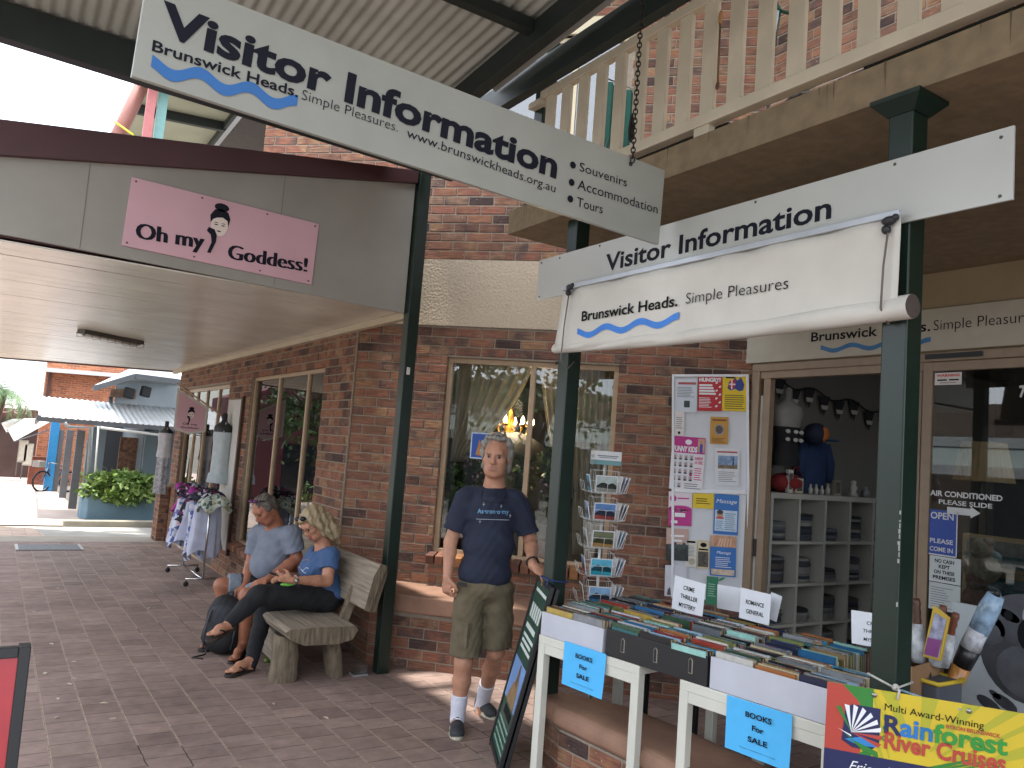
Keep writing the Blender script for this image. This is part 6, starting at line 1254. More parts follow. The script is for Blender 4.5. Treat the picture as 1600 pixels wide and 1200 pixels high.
curtain('sheer curtain swept to the right of the centre bar of the angled window', 1.72, 2.1, 2.0, 2.15, 1.3, 2.52)
curtain('long pale curtain at the right end of the angled window', 2.05, 2.44, 2.12, 2.44, .8, 2.52)
a_, c_, d_ = on_c((737, 675), .08), on_c((766, 677), .08), on_c((735, 716), .08); x = (c_ - a_).normalized(); f = (a_ - UP * (a_ - d_).length, x, UP, -NC); b = MB(); w, h = (c_ - a_).length, (a_ - d_).length; b.ob(f[0], x * w, UP * h, NC * .003, M('#b5c4da', .4)); b.rect(f, .06 * w, .05 * h, .94 * w, .95 * h, M('#1d4a9c', .4, .1), 1); b.art(f, [(.3 * w, .15 * h), (.75 * w, .1 * h), (.8 * w, .5 * h), (.6 * w, .45 * h), (.45 * w, .75 * h), (.4 * w, .5 * h)], M('#b87a3d', .5, .2), 2); b.disc(f, .75 * w, .62 * h, .1 * w, .06 * h, M('#c7d0dc'), 2); tag(b.build('window_poster'), 'blue poster with an orange animal shape taped inside the angled window', 'poster')
FLW = ['#8d6a86', '#b7a7b8', '#7d4a5a', '#c4b7a8']; r = random.Random(21)
for i, (u, v, s) in enumerate(((745, 745, .2), (700, 770, .18), (790, 745, .2), (845, 770, .24), (870, 740, .18))):
    c = on_c((u, v), .45); t = thing('potted_flowers', ['pale flowering plant beside the dress form', 'dark leafy plant at the left end', 'leafy plant below the dark lampshade', 'tall dark bushy plant right of the centre bar', 'dark plant behind the green post'][i] + ' in the angled window', 'plant', (c.x, c.y, .75), 'plants in the angled window')
    b = MB(); leaves(b, c, (s, s, s * 1.3), 420, .06, LEAFD, 30 + i); b.build('foliage', t); b = MB()
    for k in range(26): b.ball(c + V((r.uniform(-1, 1) * s * .8, r.uniform(-1, 1) * s * .8, r.uniform(-.5, 1) * s)), .014, M(FLW[(i + k) % 4], .7), 6, 4)
    b.build('blossoms', t); b = MB(); b.lathe((c.x, c.y, .70), [(.08, 0), (.11, .18), (.12, .2), (.1, .2)], TERRA, 14); b.tube([(c.x, c.y, .85), c], .015, BARK, 6); b.build('pot', t)
# walkway window display
for i, (y, z, s, lb) in enumerate(((9.1, .75, .3, 'broad leafy green plant in the middle of the walkway window'), (8.2, .7, .34, 'blue green leafy plant at the right end of the walkway window'), (9.9, .62, .26, 'low dark plant at the left end of the walkway window'))):
    c = V((3.2, y, z)); t = thing('window_plant', lb, 'plant', (3.2, y, .1), 'plants in the walkway window'); b = MB(); leaves(b, c, (s * .8, s, s * 1.2), 520, .09, LEAFB if i == 0 else LEAFD, 50 + i, long=2.2); b.build('foliage', t); b = MB(); b.lathe((3.2, y, -.05), [(.1, 0), (.14, .25), (.15, .3), (.12, .3)], TERRA, 14); b.tube([(3.2, y, .2), c], .02, BARK, 6); b.build('pot', t)
t = thing('hanging_dress', 'long blue dress hanging at the right end of the walkway window', 'dress', (3.1, 8.3, 1.2)); b = MB(); P = [[V((3.1 + .05 * math.cos(a) * w_ * 5, 8.25 + w_ * math.sin(a) * (1 + .08 * math.sin(5 * a)), z)) for a in [2 * math.pi * k / 24 for k in range(24)]] for w_, z in ((.34, .9), (.3, 1.2), (.22, 1.6), (.2, 1.9), (.12, 2.05), (.05, 2.15))]; b.surf(P, M('#34506b', .8, .2), close=True); b.build('cloth', t); b = MB(); b.tube([(3.1, 8.25, 2.13), (3.1, 8.25, 2.3)], .006, STEEL, 6); b.build('hanger', t)
t = thing('lantern_stand', 'black wrought iron lantern stand in the walkway window', 'stand', (3.3, 9.35, 0)); b = MB()
for q in (-.12, .12): b.tube([(3.3, 9.35 + q, -.05), (3.3, 9.35 + q, 1.5), (3.3, 9.35, 1.65)], .012, BLACK, 6)
b.build('frame', t); b = MB(); b.lathe((3.3, 9.35, 1.2), [(.08, 0), (.1, .03), (.1, .2), (.03, .3), (.01, .34)], DARKM, 8); b.build('lantern', t)
# upstairs things on the balcony
for i, (u, v, lb) in enumerate(((940, 190, 'spiky dark plant in a pot on the balcony by the hanging chain'), (1020, 192, 'small spiky plant on the balcony behind the second gap right of the chain'), (1062, 180, 'little succulent on the balcony behind the railing'), (1265, 142, 'dark strappy plant in a tub on the balcony floor edge'), (935, 165, 'grey leaved plant at the far end of the balcony'))):
    p = GX(u, v, 3.05); t = thing('balcony_plant', lb, 'plant', (p.x, p.y, 3.28), 'pot plants on the balcony'); r = random.Random(70 + i); b = MB(); b.lathe((p.x, p.y, 3.28), [(.07, 0), (.1, .13), (.11, .15), (.08, .15)], M('#5b4a40' if i != 3 else '#2d2624', .8), 12); b.build('pot', t); b = MB(); mt = LEAFD if i != 4 else M('#8a8f92', .8, .3)
    for k in range(16 if i != 4 else 60): a = r.uniform(0, 6.28); L_ = r.uniform(.12, .26) * (1.6 if i == 4 else 1); o = V((p.x, p.y, 3.42)); d = V((math.cos(a) * r.uniform(.1, .6), math.sin(a) * r.uniform(.1, .6), 1)).normalized(); s_ = d.orthogonal().normalized() * .013; b.add([o - s_, o + s_, o + d * L_ * .6 + s_, o + d * L_, o + d * L_ * .6 - s_], [(0, 1, 2, 3, 4)], mt)
    b.build('leaves', t)
p = GX(1203, 30, 5.0); t = thing('wall_lantern', 'green carriage lantern on the upstairs brick wall behind the railing', 'lantern', p); b = MB(); b.lathe(p - UP * .28, [(.01, 0), (.03, .04), (.05, .06), (.055, .09)], M('#1f5a48', .4), 6, smooth=False); b.lathe(p - UP * -.05, [(.1, 0), (.07, .06), (.02, .12), (.01, .2)], M('#1f5a48', .4), 6, smooth=False)
for k in range(6): a = k * math.pi / 3; b.tube([p + V((.055 * math.cos(a), .055 * math.sin(a), -.19)), p + V((.085 * math.cos(a), .085 * math.sin(a), .05))], .006, M('#1f5a48', .4), 5)
b.tube([p + UP * .1, p + V((.3, 0, .15))], .015, M('#1f5a48', .4), 6); b.build('body', t); b = MB(); b.lathe(p - UP * .19, [(.05, 0), (.08, .24)], M('#b9c4cc', .15, 0), 6, smooth=False); b.build('glass', t)
t = thing('green_shade_cloth', 'green shade cloth hung at the far end of the balcony', 'cloth', (3.6, 4.6, 4)); a = GX(930, 150, 3.3); P = [[V((3.42 + .38 * j / 20, 4.42 + .02 * math.sin(j * 1.3), z)) for j in range(21)] for z in (3.75, 4.0, 4.42)]; b = MB(); b.surf(P, M('#154a3d', .8, .15), True); o = b.build('cloth', t); sm = o.modifiers.new('s', 'SOLIDIFY'); sm.thickness = .003
b = MB(); b.tube([(3.4, 4.42, 3.3), (3.4, 4.42, 4.44), (3.82, 4.42, 4.44), (3.82, 4.42, 3.3)], .012, STEEL, 6); b.build('frame', t)
p = GX(1130, 60, 2.714); t = thing('spear_ornament', 'thin carved wooden spear tied to the front of the balcony railing', 'ornament', p); a, c = GX(1126, 22, 2.722), GX(1121, 134, 2.722); b = MB(); b.tube([a, c], .005, M('#6a4c33', .7), 6); b.build('shaft', t); b = MB(); b.ball(a + UP * -.02, (.006, .014, .04), M('#a5784b', .7), 8, 6); b.build('head', t); b = MB(); b.ball(c, (.005, .014, .022), M('#5a3d28', .7), 8, 6); b.build('tail', t)
# ================================================================== SMOOTH SOLIDS (people, bags)
def _pts(lo, n, h):
    return np.meshgrid(*[(lo[i] + h * np.arange(n[i])).astype(np.float32) for i in range(3)], indexing='ij', sparse=True)
class Solid:
    """a smooth union of tapered limbs and ellipsoids, turned into one closed surface"""
    def __init__(s, h=.006): s.p = []; s.h = h; s.mats = []
    def m(s, mat):
        if mat not in s.mats: s.mats.append(mat)
        return s.mats.index(mat)
    def limb(s, a, b, r0, r1, mat, k=.02, cut=False, sub=False): s.p.append(('c', V(a), V(b), r0, r1, k, s.m(mat), cut, sub)); return s
    def chain(s, pts, rs, mat, k=.02):
        for i in range(len(pts) - 1): s.limb(pts[i], pts[i + 1], rs[i], rs[i + 1], mat, k)
        return s
    def ell(s, c, r, mat, fr=None, k=.02, sub=False): s.p.append(('e', V(c), r, fr or (V((1, 0, 0)), V((0, 1, 0)), V((0, 0, 1))), k, s.m(mat), sub)); return s
    def plane(s, p, n): s.p.append(('p', V(p), V(n).normalized())); return s      # cut away what lies beyond
    def mesh(s, name, parent=None, wob=None, smooth=2):
        h = s.h; lo = [1e9] * 3; hi = [-1e9] * 3
        for q in s.p:
            if q[0] == 'c': pr = [(q[1], max(q[3], 0)), (q[2], max(q[4], 0))]
            elif q[0] == 'e': pr = [(q[1], max(q[2]))]
            else: continue
            if q[-1] is True: continue
            for c, r in pr:
                for i in range(3): lo[i] = min(lo[i], c[i] - r - .03); hi[i] = max(hi[i], c[i] + r + .03)
        n = [int((hi[i] - lo[i]) / h) + 2 for i in range(3)]
        Dn = np.full(n, 1.0, np.float32); B = np.full(n, 1.0, np.float32); Lb = np.zeros(n, np.int16)
        for q in s.p:
            if q[0] == 'p':
                X, Y, Z = _pts(lo, n, h); d = (X - q[1].x) * q[2].x + (Y - q[1].y) * q[2].y + (Z - q[1].z) * q[2].z
                Dn = np.maximum(Dn, d.astype(np.float32)); continue
            if q[0] == 'c': R = max(q[3], q[4]); bl = [min(q[1][i], q[2][i]) - R - .05 for i in range(3)]; bh = [max(q[1][i], q[2][i]) + R + .05 for i in range(3)]
            else: R = max(q[2]); bl = [q[1][i] - R - .05 for i in range(3)]; bh = [q[1][i] + R + .05 for i in range(3)]
            a = [max(0, int((bl[i] - lo[i]) / h)) for i in range(3)]; e = [min(n[i], int((bh[i] - lo[i]) / h) + 2) for i in range(3)]
            if any(e[i] <= a[i] for i in range(3)): continue
            X, Y, Z = _pts([lo[i] + a[i] * h for i in range(3)], [e[i] - a[i] for i in range(3)], h); sl = tuple(slice(a[i], e[i]) for i in range(3))
            if q[0] == 'c':
                _, A, Bb, r0, r1, k, mi, cut, sub = q; ab = Bb - A; l2 = max(1e-9, ab.dot(ab))
                t0 = ((X - A.x) * ab.x + (Y - A.y) * ab.y + (Z - A.z) * ab.z) / l2; t = np.clip(t0, 0, 1)
                d = np.sqrt((X - A.x - t * ab.x) ** 2 + (Y - A.y - t * ab.y) ** 2 + (Z - A.z - t * ab.z) ** 2) - (r0 + (r1 - r0) * t)
                if cut: d = np.maximum(d, (t0 - 1) * math.sqrt(l2))
            else:
                _, c, r, fr, k, mi, sub = q; g = [((X - c.x) * v.x + (Y - c.y) * v.y + (Z - c.z) * v.z) / r[i] for i, v in enumerate(fr)]
                k0 = np.sqrt(g[0] ** 2 + g[1] ** 2 + g[2] ** 2); k1 = np.sqrt((g[0] / r[0]) ** 2 + (g[1] / r[1]) ** 2 + (g[2] / r[2]) ** 2); d = k0 * (k0 - 1) / np.maximum(k1, 1e-6)
            o = Dn[sl]
            if sub:
                dd = -d; w = np.clip(.5 - .5 * (dd - o) / max(k, 1e-5) * -1, 0, 1) if False else None
                hh = np.clip(.5 + .5 * (dd - o) / max(k, 1e-5), 0, 1); Dn[sl] = o + (dd - o) * hh + max(k, 1e-5) * hh * (1 - hh); continue
            hh = np.clip(.5 + .5 * (o - d) / max(k, 1e-5), 0, 1); Dn[sl] = o + (d - o) * hh - k * hh * (1 - hh)
            bb = B[sl]; w = d < bb; Lb[sl] = np.where(w, mi, Lb[sl]); B[sl] = np.where(w, d, bb)
        if wob:
            X, Y, Z = _pts(lo, n, h); Dn = Dn + wob(X, Y, Z).astype(np.float32)
        Dn[0], Dn[-1], Dn[:, 0], Dn[:, -1], Dn[:, :, 0], Dn[:, :, -1] = .1, .1, .1, .1, .1, .1
        S = Dn < 0; c8 = [(i, j, k) for i in (0, 1) for j in (0, 1) for k in (0, 1)]
        sh = lambda q, o: q[o[0]:q.shape[0] - 1 + o[0], o[1]:q.shape[1] - 1 + o[1], o[2]:q.shape[2] - 1 + o[2]]
        cnt = sum(sh(S, o).astype(np.int8) for o in c8); act = (cnt > 0) & (cnt < 8); idx = np.argwhere(act)
        acc = np.zeros((len(idx), 3)); na = np.zeros(len(idx))
        for o in c8:
            for ax in range(3):
                if o[ax]: continue
                o2 = list(o); o2[ax] = 1; A = Dn[tuple((idx + o).T)]; Bv = Dn[tuple((idx + o2).T)]; m = (A < 0) != (Bv < 0); t = np.where(m, A / np.where(m, A - Bv, 1), 0)
                p = np.array(o, float)[None].repeat(len(idx), 0); p[:, ax] += t; acc += p * m[:, None]; na += m
        vs = (idx + acc / na[:, None]) * h + np.array(lo); ids = np.full(act.shape, -1, np.int64); ids[tuple(idx.T)] = np.arange(len(idx)); faces = []
        for ax in range(3):
            s0 = [slice(1, -1)] * 3; s0[ax] = slice(0, -1); s1 = list(s0); s1[ax] = slice(1, None)
            A = S[tuple(s0)]; Bv = S[tuple(s1)]; e = np.argwhere(A != Bv); off = np.array([1, 1, 1]); off[ax] = 0; e = e + off; fl = S[tuple(e.T)]
            u, w = (ax + 1) % 3, (ax + 2) % 3; q = []
            for du, dw in ((1, 1), (0, 1), (0, 0), (1, 0)): z = e.copy(); z[:, u] -= du; z[:, w] -= dw; q.append(ids[tuple(z.T)])
            q = np.stack(q, 1); q = np.where(fl[:, None], q, q[:, ::-1]); faces.append(q)
        F_ = np.concatenate(faces); F_ = F_[(F_ >= 0).all(1)]
        for _ in range(smooth):
            sm = np.zeros_like(vs); ct = np.zeros(len(vs))
            for i in range(4): np.add.at(sm, F_[:, i], vs[F_[:, (i + 1) % 4]]); np.add.at(ct, F_[:, i], 1)
            vs = vs * .5 + .5 * sm / np.maximum(ct, 1)[:, None]
        me = D.meshes.new(name); me.from_pydata(vs.tolist(), [], F_.tolist())
        for m in s.mats: me.materials.append(m)
        lab = Lb[tuple(idx.T)][F_[:, 0]]; me.polygons.foreach_set('material_index', lab.astype(np.int32)); me.polygons.foreach_set('use_smooth', np.ones(len(F_), bool)); me.update()
        o = D.objects.new(name, me); COL.objects.link(o)
        if parent is not None: par(o, parent)
        return o
def folds(amp, fx=(30, 22, 14), seed=0):
    def f(X, Y, Z):
        return amp * (np.sin(fx[0] * X + 9 * np.sin(5 * Z + seed) + seed) * np.sin(fx[1] * Z + 6 * np.sin(7 * X + 3 * Y)) + .6 * np.sin(fx[2] * (Y + Z) * 1.7 + 4 * np.sin(11 * X + seed)) + .4 * np.sin(70 * Z + 12 * np.sin(13 * X) + 9 * np.sin(9 * Y)))
    return f
def strands(amp, d=60): return lambda X, Y, Z: amp * (np.sin(d * X + 6 * np.sin(7 * Z)) + np.sin(d * .9 * Y + 5 * np.sin(9 * Z + 1)) + .6 * np.sin(2.1 * d * (X - Y) + 8 * np.sin(6 * Z)))
def skin(h, nm): 
    m = M(h, .48, .14, 26, .12, spec=.4, name=nm); p = m.node_tree.nodes['Principled BSDF']; p.inputs['Subsurface Weight'].default_value = .12; p.inputs['Subsurface Radius'].default_value = (.012, .004, .002); return m
def hand(S, w, d, n, sk, curl=.5, side=1, size=1., spread=.16, grip=None):
    """w wrist, d direction of the hand, n out of the back of the hand, side: thumb towards +(d x n)"""
    d = V(d).normalized(); n = V(n); n = (n - d * n.dot(d)).normalized(); t = d.cross(n) * side; w = V(w)
    S.limb(w, w + d * .03 * size, .026 * size, .028 * size, sk, .015)
    S.ell(w + d * .055 * size, (.043 * size, .048 * size, .0165 * size), sk, (t, d, n), .012)
    for i, (o, L_) in enumerate(((.031, .074), (.0105, .082), (-.0105, .077), (-.03, .060))):
        b = w + d * .09 * size + t * o * size - n * .002; dd = (d + t * spread * (1.2 - .8 * i)).normalized(); q = b; a = curl * (.55 + .12 * i); pts = [q]
        for j, fL in enumerate((.45, .32, .23)):
            q = q + (dd * math.cos(a) - n * math.sin(a)) * L_ * fL * size * 1.02; pts.append(q); a += curl * .75
        S.chain(pts, [.0102 * size, .0092 * size, .0086 * size, .0074 * size], sk, .003)
    b = w + d * .032 * size + t * .034 * size; q1 = b + (t * .7 + d * .65 - n * .35).normalized() * .036 * size; q2 = q1 + (d * .85 + t * .25 - n * .35).normalized() * .03 * size
    S.chain([w + d * .02 * size + t * .015 * size, b, q1, q2], [.02 * size, .0155 * size, .0125 * size, .0095 * size], sk, .006)
def head(S, c, f, u, sk, lip, nb, s=1., jaw=1., nose=1.):
    f = V(f).normalized(); u = V(u); u = (u - f * u.dot(f)).normalized(); r = f.cross(u); P = lambda x, y, z: V(c) + (r * x + f * y + u * z) * s; fr = (r, f, u)
    E = lambda p, rr, k=.02, m=None, sub=False: S.ell(P(*p), tuple(q * s for q in rr), m or sk, fr, k, sub)
    E((0, -.012, .042), (.076, .096, .083)); E((0, .022, -.030), (.062 * jaw, .070, .085)); E((0, .058, -.094), (.030 * jaw, .024, .022), .025)
    for q in (-1, 1): E((.042 * q, .052, -.012), (.026, .028, .026), .025); E((.03 * q, .035, -.075), (.032 * jaw, .045, .03), .03)
    S.limb(P(-.038, .072, .036), P(.038, .072, .036), .0165 * s, .0165 * s, sk, .02)
    for q in (-1, 1): E((.031 * q, .100, .010), (.0185, .018, .0135), .012, sub=True)
    S.limb(P(0, .082, .022), P(0, .104 * nose, -.022), .0095 * s, .0135 * s, sk, .012)
    for q in (-1, 1): E((.0115 * q, .093, -.028), (.0095, .012, .009), .006)
    E((0, .078, -.062), (.028, .018, .016), .015)
    E((0, .0935, -.0555), (.021, .0075, .0048), .004, lip); E((0, .0925, -.066), (.019, .008, .0058), .004, lip); E((0, .100, -.0605), (.022, .006, .0022), .002, sub=True)
    for q in (-1, 1): E((.078 * q, -.012, .0), (.010, .020, .033), .008); E((.086 * q, -.008, .002), (.006, .010, .018), .004, sub=True)
    S.limb(P(0, -.025, -.055), nb, .056 * s, .060 * s, sk, .03); S.limb(P(0, -.045, -.02), V(nb) - f * .02 * s, .05 * s, .055 * s, sk, .03)
    return P, fr
EYEW = M('#81766c', .25, .03, name='eye_white'); EYED = M('#241a14', .2, 0, name='iris')
def face(P, fr, t, s, brow, closed=False):
    for q in (-1, 1):
        b = MB(); b.ball(P(.031 * q, .0745, .0095), .0125 * s, EYEW if not closed else EYED, 12, 8); b.ball(P(.031 * q, .0845, .0085), .0062 * s, EYED, 10, 6); b.build('eye', t)
        b = MB(); pts = [P((.014 + .011 * k) * q, .088 - .0035 * k ** 1.35, .0325 + .003 * math.sin(k * .9)) for k in range(5)]; b.tube(pts, [.0028 * s, .0042 * s, .0042 * s, .0036 * s, .002 * s], brow, 6); b.build('eyebrow', t)
        b = MB(); b.tube([P((.019 + .008 * k) * q, .0895 - .0018 * k * k * .5, .0195 + .002 * math.sin(k * 1.05)) for k in range(4)], [.0016, .0026, .0026, .0016], brow, 5); b.build('eyelid', t)
VD = V((.52, .855, 0)).normalized()

# ------------------------------------------------------------------ standing man
PM = GG(735, 1142); pm0 = PM.dot(VD)
def J(x, y, off=0): return GN(x, y, PM + VD * off, VD)
SK1 = skin('#ae7f67', 'tanned_skin'); LIP1 = skin('#9f7261', 'lips'); GHAIR = M('#85817a', .75, .3, 40, .3, name='grey_hair')
sm_ = thing('person', 'standing grey-haired man in a navy star-printed T-shirt, khaki cargo shorts and white socks', 'person', PM)
FW = (-VD * .97 + V((-.12, .1, 0))).normalized(); RT = FW.cross(UP)
btop = pb + ln_ * (Hb + .004) + e_ * .34
S = Solid(.005); hc_ = J(775, 716, -.03); nb_ = J(772, 763, .03)
P, fr = head(S, hc_, FW + V((0, 0, -.02)), UP + RT * -.02, SK1, LIP1, nb_, 1.07)
shL, shR = J(727, 778, .02), J(809, 783, .0)
elL, wrL = J(704, 846, .02), J(699, 901, -.05)
elR = J(829, 846, .02); wrR = btop + V((-.035, .055, .06))
S.limb(shL, shR, .06, .06, SK1, .04); S.ell(J(762, 825, 0), (.125, .085, .2), SK1, (RT, FW, UP), .05); S.ell(J(757, 905, 0), (.13, .09, .12), SK1, (RT, FW, UP), .05); S.limb(nb_, J(768, 790, 0), .06, .11, SK1, .04)
S.chain([shL, elL], [.05, .042], SK1); S.chain([elL, elL.lerp(wrL, .3), wrL], [.041, .043, .027], SK1); hand(S, wrL, (-.02, -.1, -1), FW * .8 + RT * .5, SK1, 1.15, -1, 1.0, .06)
S.chain([shR, elR], [.05, .042], SK1); S.chain([elR, elR.lerp(wrR, .3), wrR], [.041, .042, .028], SK1); hand(S, wrR, (btop - wrR) + V((.02, -.06, .0)), V((-.25, -.35, 1)), SK1, .75, -1, 1.0, .12)
hpL, hpR = J(735, 925, 0), J(779, 922, .02); kn1, an1 = J(724, 1036, -.02), J(715, 1118, 0); kn2, an2 = J(775, 1018, .05), GN(753, 1098, GG(753, 1112), VD)
for hp, kn, an in ((hpL, kn1, an1), (hpR, kn2, an2)):
    S.chain([hp, kn], [.085, .058], SK1, .03); S.chain([kn, kn.lerp(an, .35) - FW * .012, kn.lerp(an, .7), an], [.054, .057, .043, .036], SK1, .02); S.ell(kn + FW * .02, (.04, .035, .045), SK1, (RT, FW, UP), .02); S.limb(an, an + FW * .07 - UP * .06, .035, .03, SK1, .02)
S.mesh('body', sm_); face(P, fr, sm_, 1.07, M('#4f4640', .8, .2, 40))
S = Solid(.006); H_ = lambda x, y, z, r, k=.02: S.ell(P(x, y, z), r, GHAIR, fr, k)
H_(0, -.028, .050, (.083, .098, .084)); H_(0, -.058, .02, (.081, .074, .092))
for q in (-1, 1): H_(.074 * q, -.01, .04, (.020, .035, .05)); H_(.07 * q, -.05, -.03, (.026, .04, .055)); H_(.084 * q, -.03, .05, (.018, .03, .03))
H_(.035, .035, .122, (.045, .035, .017)); H_(-.03, .03, .120, (.04, .035, .015)); H_(.0, -.03, .142, (.05, .05, .014)); H_(.07, .02, .085, (.025, .03, .03)); H_(-.07, .01, .09, (.022, .03, .03))
S.ell(P(0, .128, .03), (.072, .092, .098), GHAIR, fr, .012, True); S.mesh('hair', sm_, strands(.0045, 70), 1)
NAVY = M('#1b2236', .85, .16, 14, .12, name='navy_cotton')
S = Solid(.007); fr3 = (RT, FW, UP)
S.ell(J(768, 800, .01), (.178, .115, .14), NAVY, fr3, .05); S.ell(J(763, 850, 0), (.172, .118, .17), NAVY, fr3, .05); S.ell(J(757, 895, 0), (.176, .122, .12), NAVY, fr3, .05); S.limb(J(736, 776, .02), J(800, 780, .01), .068, .068, NAVY, .04); S.limb(nb_ + UP * -.01, J(770, 785, 0), .068, .12, NAVY, .03)
S.limb(shL, shL.lerp(elL, .74) , .066, .075, NAVY, .035, True); S.limb(shR, shR.lerp(elR, .80), .066, .074, NAVY, .035, True)
S.plane(J(755, 913, 0), (0.03, 0, -1)); S.ell(nb_ + UP * .035 + FW * .01, (.068, .075, .05), NAVY, fr3, .01, True); shirt = S.mesh('shirt', sm_, folds(.0038, (26, 17, 12), 1), 1)
b = MB(); b.tube([nb_ + UP * (.012 - .03 * (math.cos(a) * .5 + .5)) + RT * .069 * math.sin(a) + FW * (.015 + .078 * math.cos(a)) for a in [2 * math.pi * k / 28 for k in range(28)]], .007, NAVY, 8, True); b.build('collar', sm_)
KHA = M('#5f5643', .9, .16, 18, .2, name='khaki_canvas')
S = Solid(.007); S.ell(J(757, 918, 0), (.172, .122, .09), KHA, fr3, .04); hm1, hm2 = J(727, 1024, -.01), J(777, 1011, .04)
S.limb(J(734, 926, 0), hm1, .098, .103, KHA, .03, True); S.limb(J(780, 924, .02), hm2, .098, .094, KHA, .03, True); S.mesh('shorts', sm_, folds(.0042, (22, 19, 15), 3), 1)
for (u0, v0), (u1, v1), off in (((714, 972), (738, 1008), -.10),):
    c = J(722, 990, -.055); b = MB(); x = (RT * .55 + FW * .85).normalized() ; o = c - RT * .062; nn = (-RT * .8 + FW * .55).normalized(); x = nn.cross(UP); 
    b.ob(o - x * .06 - UP * .075 + nn * -.01, x * .12, UP * .15, nn * .028, KHA); b.ob(o - x * .063 + UP * .035 + nn * .01, x * .126, UP * .045, nn * .014, KHA); b.ob(o - x * .004 - UP * .07 + nn * .016, x * .008, UP * .1, nn * .006, M('#494130', .9)); b.build('cargo_pocket', sm_, .008)
SOCK = M('#c9cad6', .9, .05, 60, .1, name='white_sock'); SHOE = M('#2e3033', .7, .3, 40, .2, name='charcoal_mesh_shoe'); SOLE = M('#b5ae9c', .7, .1, name='off_white_sole'); LACE = M('#17181a', .8)
def shoe(t, an, gzv, d, side):
    d = V(d).normalized(); r = d.cross(UP); g = V((an.x, an.y, gzv)) - d * .03; fr4 = (r, d, UP); S = Solid(.005)
    S.ell(g + d * .015 + UP * .045, (.041, .055, .045), SHOE, fr4, .02); S.ell(g + d * .10 + UP * .042, (.043, .085, .042), SHOE, fr4, .03); S.ell(g + d * .175 + UP * .034, (.046, .055, .033), SHOE, fr4, .03); S.limb(g + d * .03 + UP * .05, g + d * .03 + UP * .095, .043, .045, SHOE, .02, True)
    S.ell(g + d * .03 + UP * .012, (.047, .075, .022), SOLE, fr4, .01); S.ell(g + d * .13 + UP * .010, (.051, .105, .020), SOLE, fr4, .012); S.plane(g + UP * .002, (0, 0, -1)); S.mesh('shoe', t, None, 1)
    for k in range(4): q = g + d * (.075 + .026 * k) + UP * (.092 - .011 * k); b = MB(); b.tube([q - r * .026 - UP * .008, q + d * .006 + UP * .004, q + r * .026 - UP * .008], .0032, LACE, 6); b.build('lace', t)
d1_ = (GG(718, 1165) - GG(716, 1130)); d1_.z = 0; d2_ = GG(770, 1137) - GG(740, 1118); d2_.z = 0
for an, kn, d in ((an1, kn1, -VD + RT * -.05), (an2, kn2, d2_)):
    gg_ = gz(an.y); b = Solid(.005); top = kn.lerp(an, .60); b.limb(top, top.lerp(an, .4), .053, .05, SOCK, .01); b.limb(top.lerp(an, .4), an - UP * .03, .05, .046, SOCK, .01); b.limb(an - UP * .02, V((an.x, an.y, gg_ + .06)) + V(d).normalized() * .02, .046, .044, SOCK, .01); b.plane(top, (kn - an)); b.mesh('sock', sm_, None, 1); shoe(sm_, an, gg_, d, 1)
b = MB(); c = wrR.lerp(elR, .12); dd = (wrR - elR).normalized(); x = dd.orthogonal().normalized(); y = dd.cross(x); b.tube([c + (x * math.cos(a) + y * math.sin(a)) * .036 for a in [2 * math.pi * k / 20 for k in range(20)]], .006, BLACK, 8, True); b.build('wristband', sm_)
from mathutils.bvhtree import BVHTree
def bvh(o): me = o.data; return BVHTree.FromPolygons([v.co for v in me.vertices], [tuple(p.vertices) for p in me.polygons])
def on_shirt(bv, x, y, lift=.0025):
    d = ray(x, y).normalized(); h_ = bv.ray_cast(CAMP, d)
    return (h_[0] - d * lift) if h_[0] is not None else None
def print_on(bv, s, p0, p1, hpx, mat, parent, name='lettering', bold=0.):
    vs, fs, tw = text2d(s, bold); b = MB(); dx, dy = p1[0] - p0[0], p1[1] - p0[1]; L_ = math.hypot(dx, dy); ux, uy_ = dx / L_, dy / L_; out = []
    for a, c in vs:
        a = a / tw * L_; c = c / .73 * hpx; q = on_shirt(bv, p0[0] + ux * a + uy_ * c, p0[1] + uy_ * a - ux * c); out.append(q or V((0, 0, -5)))
    b.add(out, fs, mat); b.build(name, parent)
bv = bvh(shirt); PRB = M('#6fa3c8', .7, 0, name='pale_blue_print'); PRW = M('#c3ccd6', .7, 0)
print_on(bv, 'As·tron·o·my', (746, 802), (795, 803), 7.5, PRB, sm_, bold=.008)
def line_on(bv, pts, r, mat, parent, name): 
    q = [on_shirt(bv, *p, .003) for p in pts]; b = MB(); b.tube([p for p in q if p], r, mat, 5); b.build(name, parent)
line_on(bv, [(744 + 6.5 * k, 811 + .2 * k) for k in range(9)], .0014, PRW, sm_, 'print_line')
for u, v in ((756, 788), (783, 791), (797, 806), (750, 815)):
    q = on_shirt(bv, u, v, .003); 
    if q: b = MB(); b.tube([q - UP * .012, q + UP * .012], .0012, PRW, 4); b.tube([q - RT * .008, q + RT * .008], .0012, PRW, 4); b.build('star_print', sm_)
# spectacles hanging on a cord round the neck
line_on(bv, [(754, 764), (753, 770), (752, 776), (753, 781)], .0022, BLACK, sm_, 'spectacle_cord'); line_on(bv, [(789, 766), (790, 772), (790, 778), (788, 784)], .0022, BLACK, sm_, 'spectacle_cord'); line_on(bv, [(753, 781), (760, 783), (766, 785), (772, 783), (780, 786), (788, 784)], .003, BLACK, sm_, 'spectacles')
b = MB(); c = J(722, 915, -.09); b.ob(c - RT * .03, RT * .06, UP * .02, FW * .01, BLACK); b.build('belt', sm_)

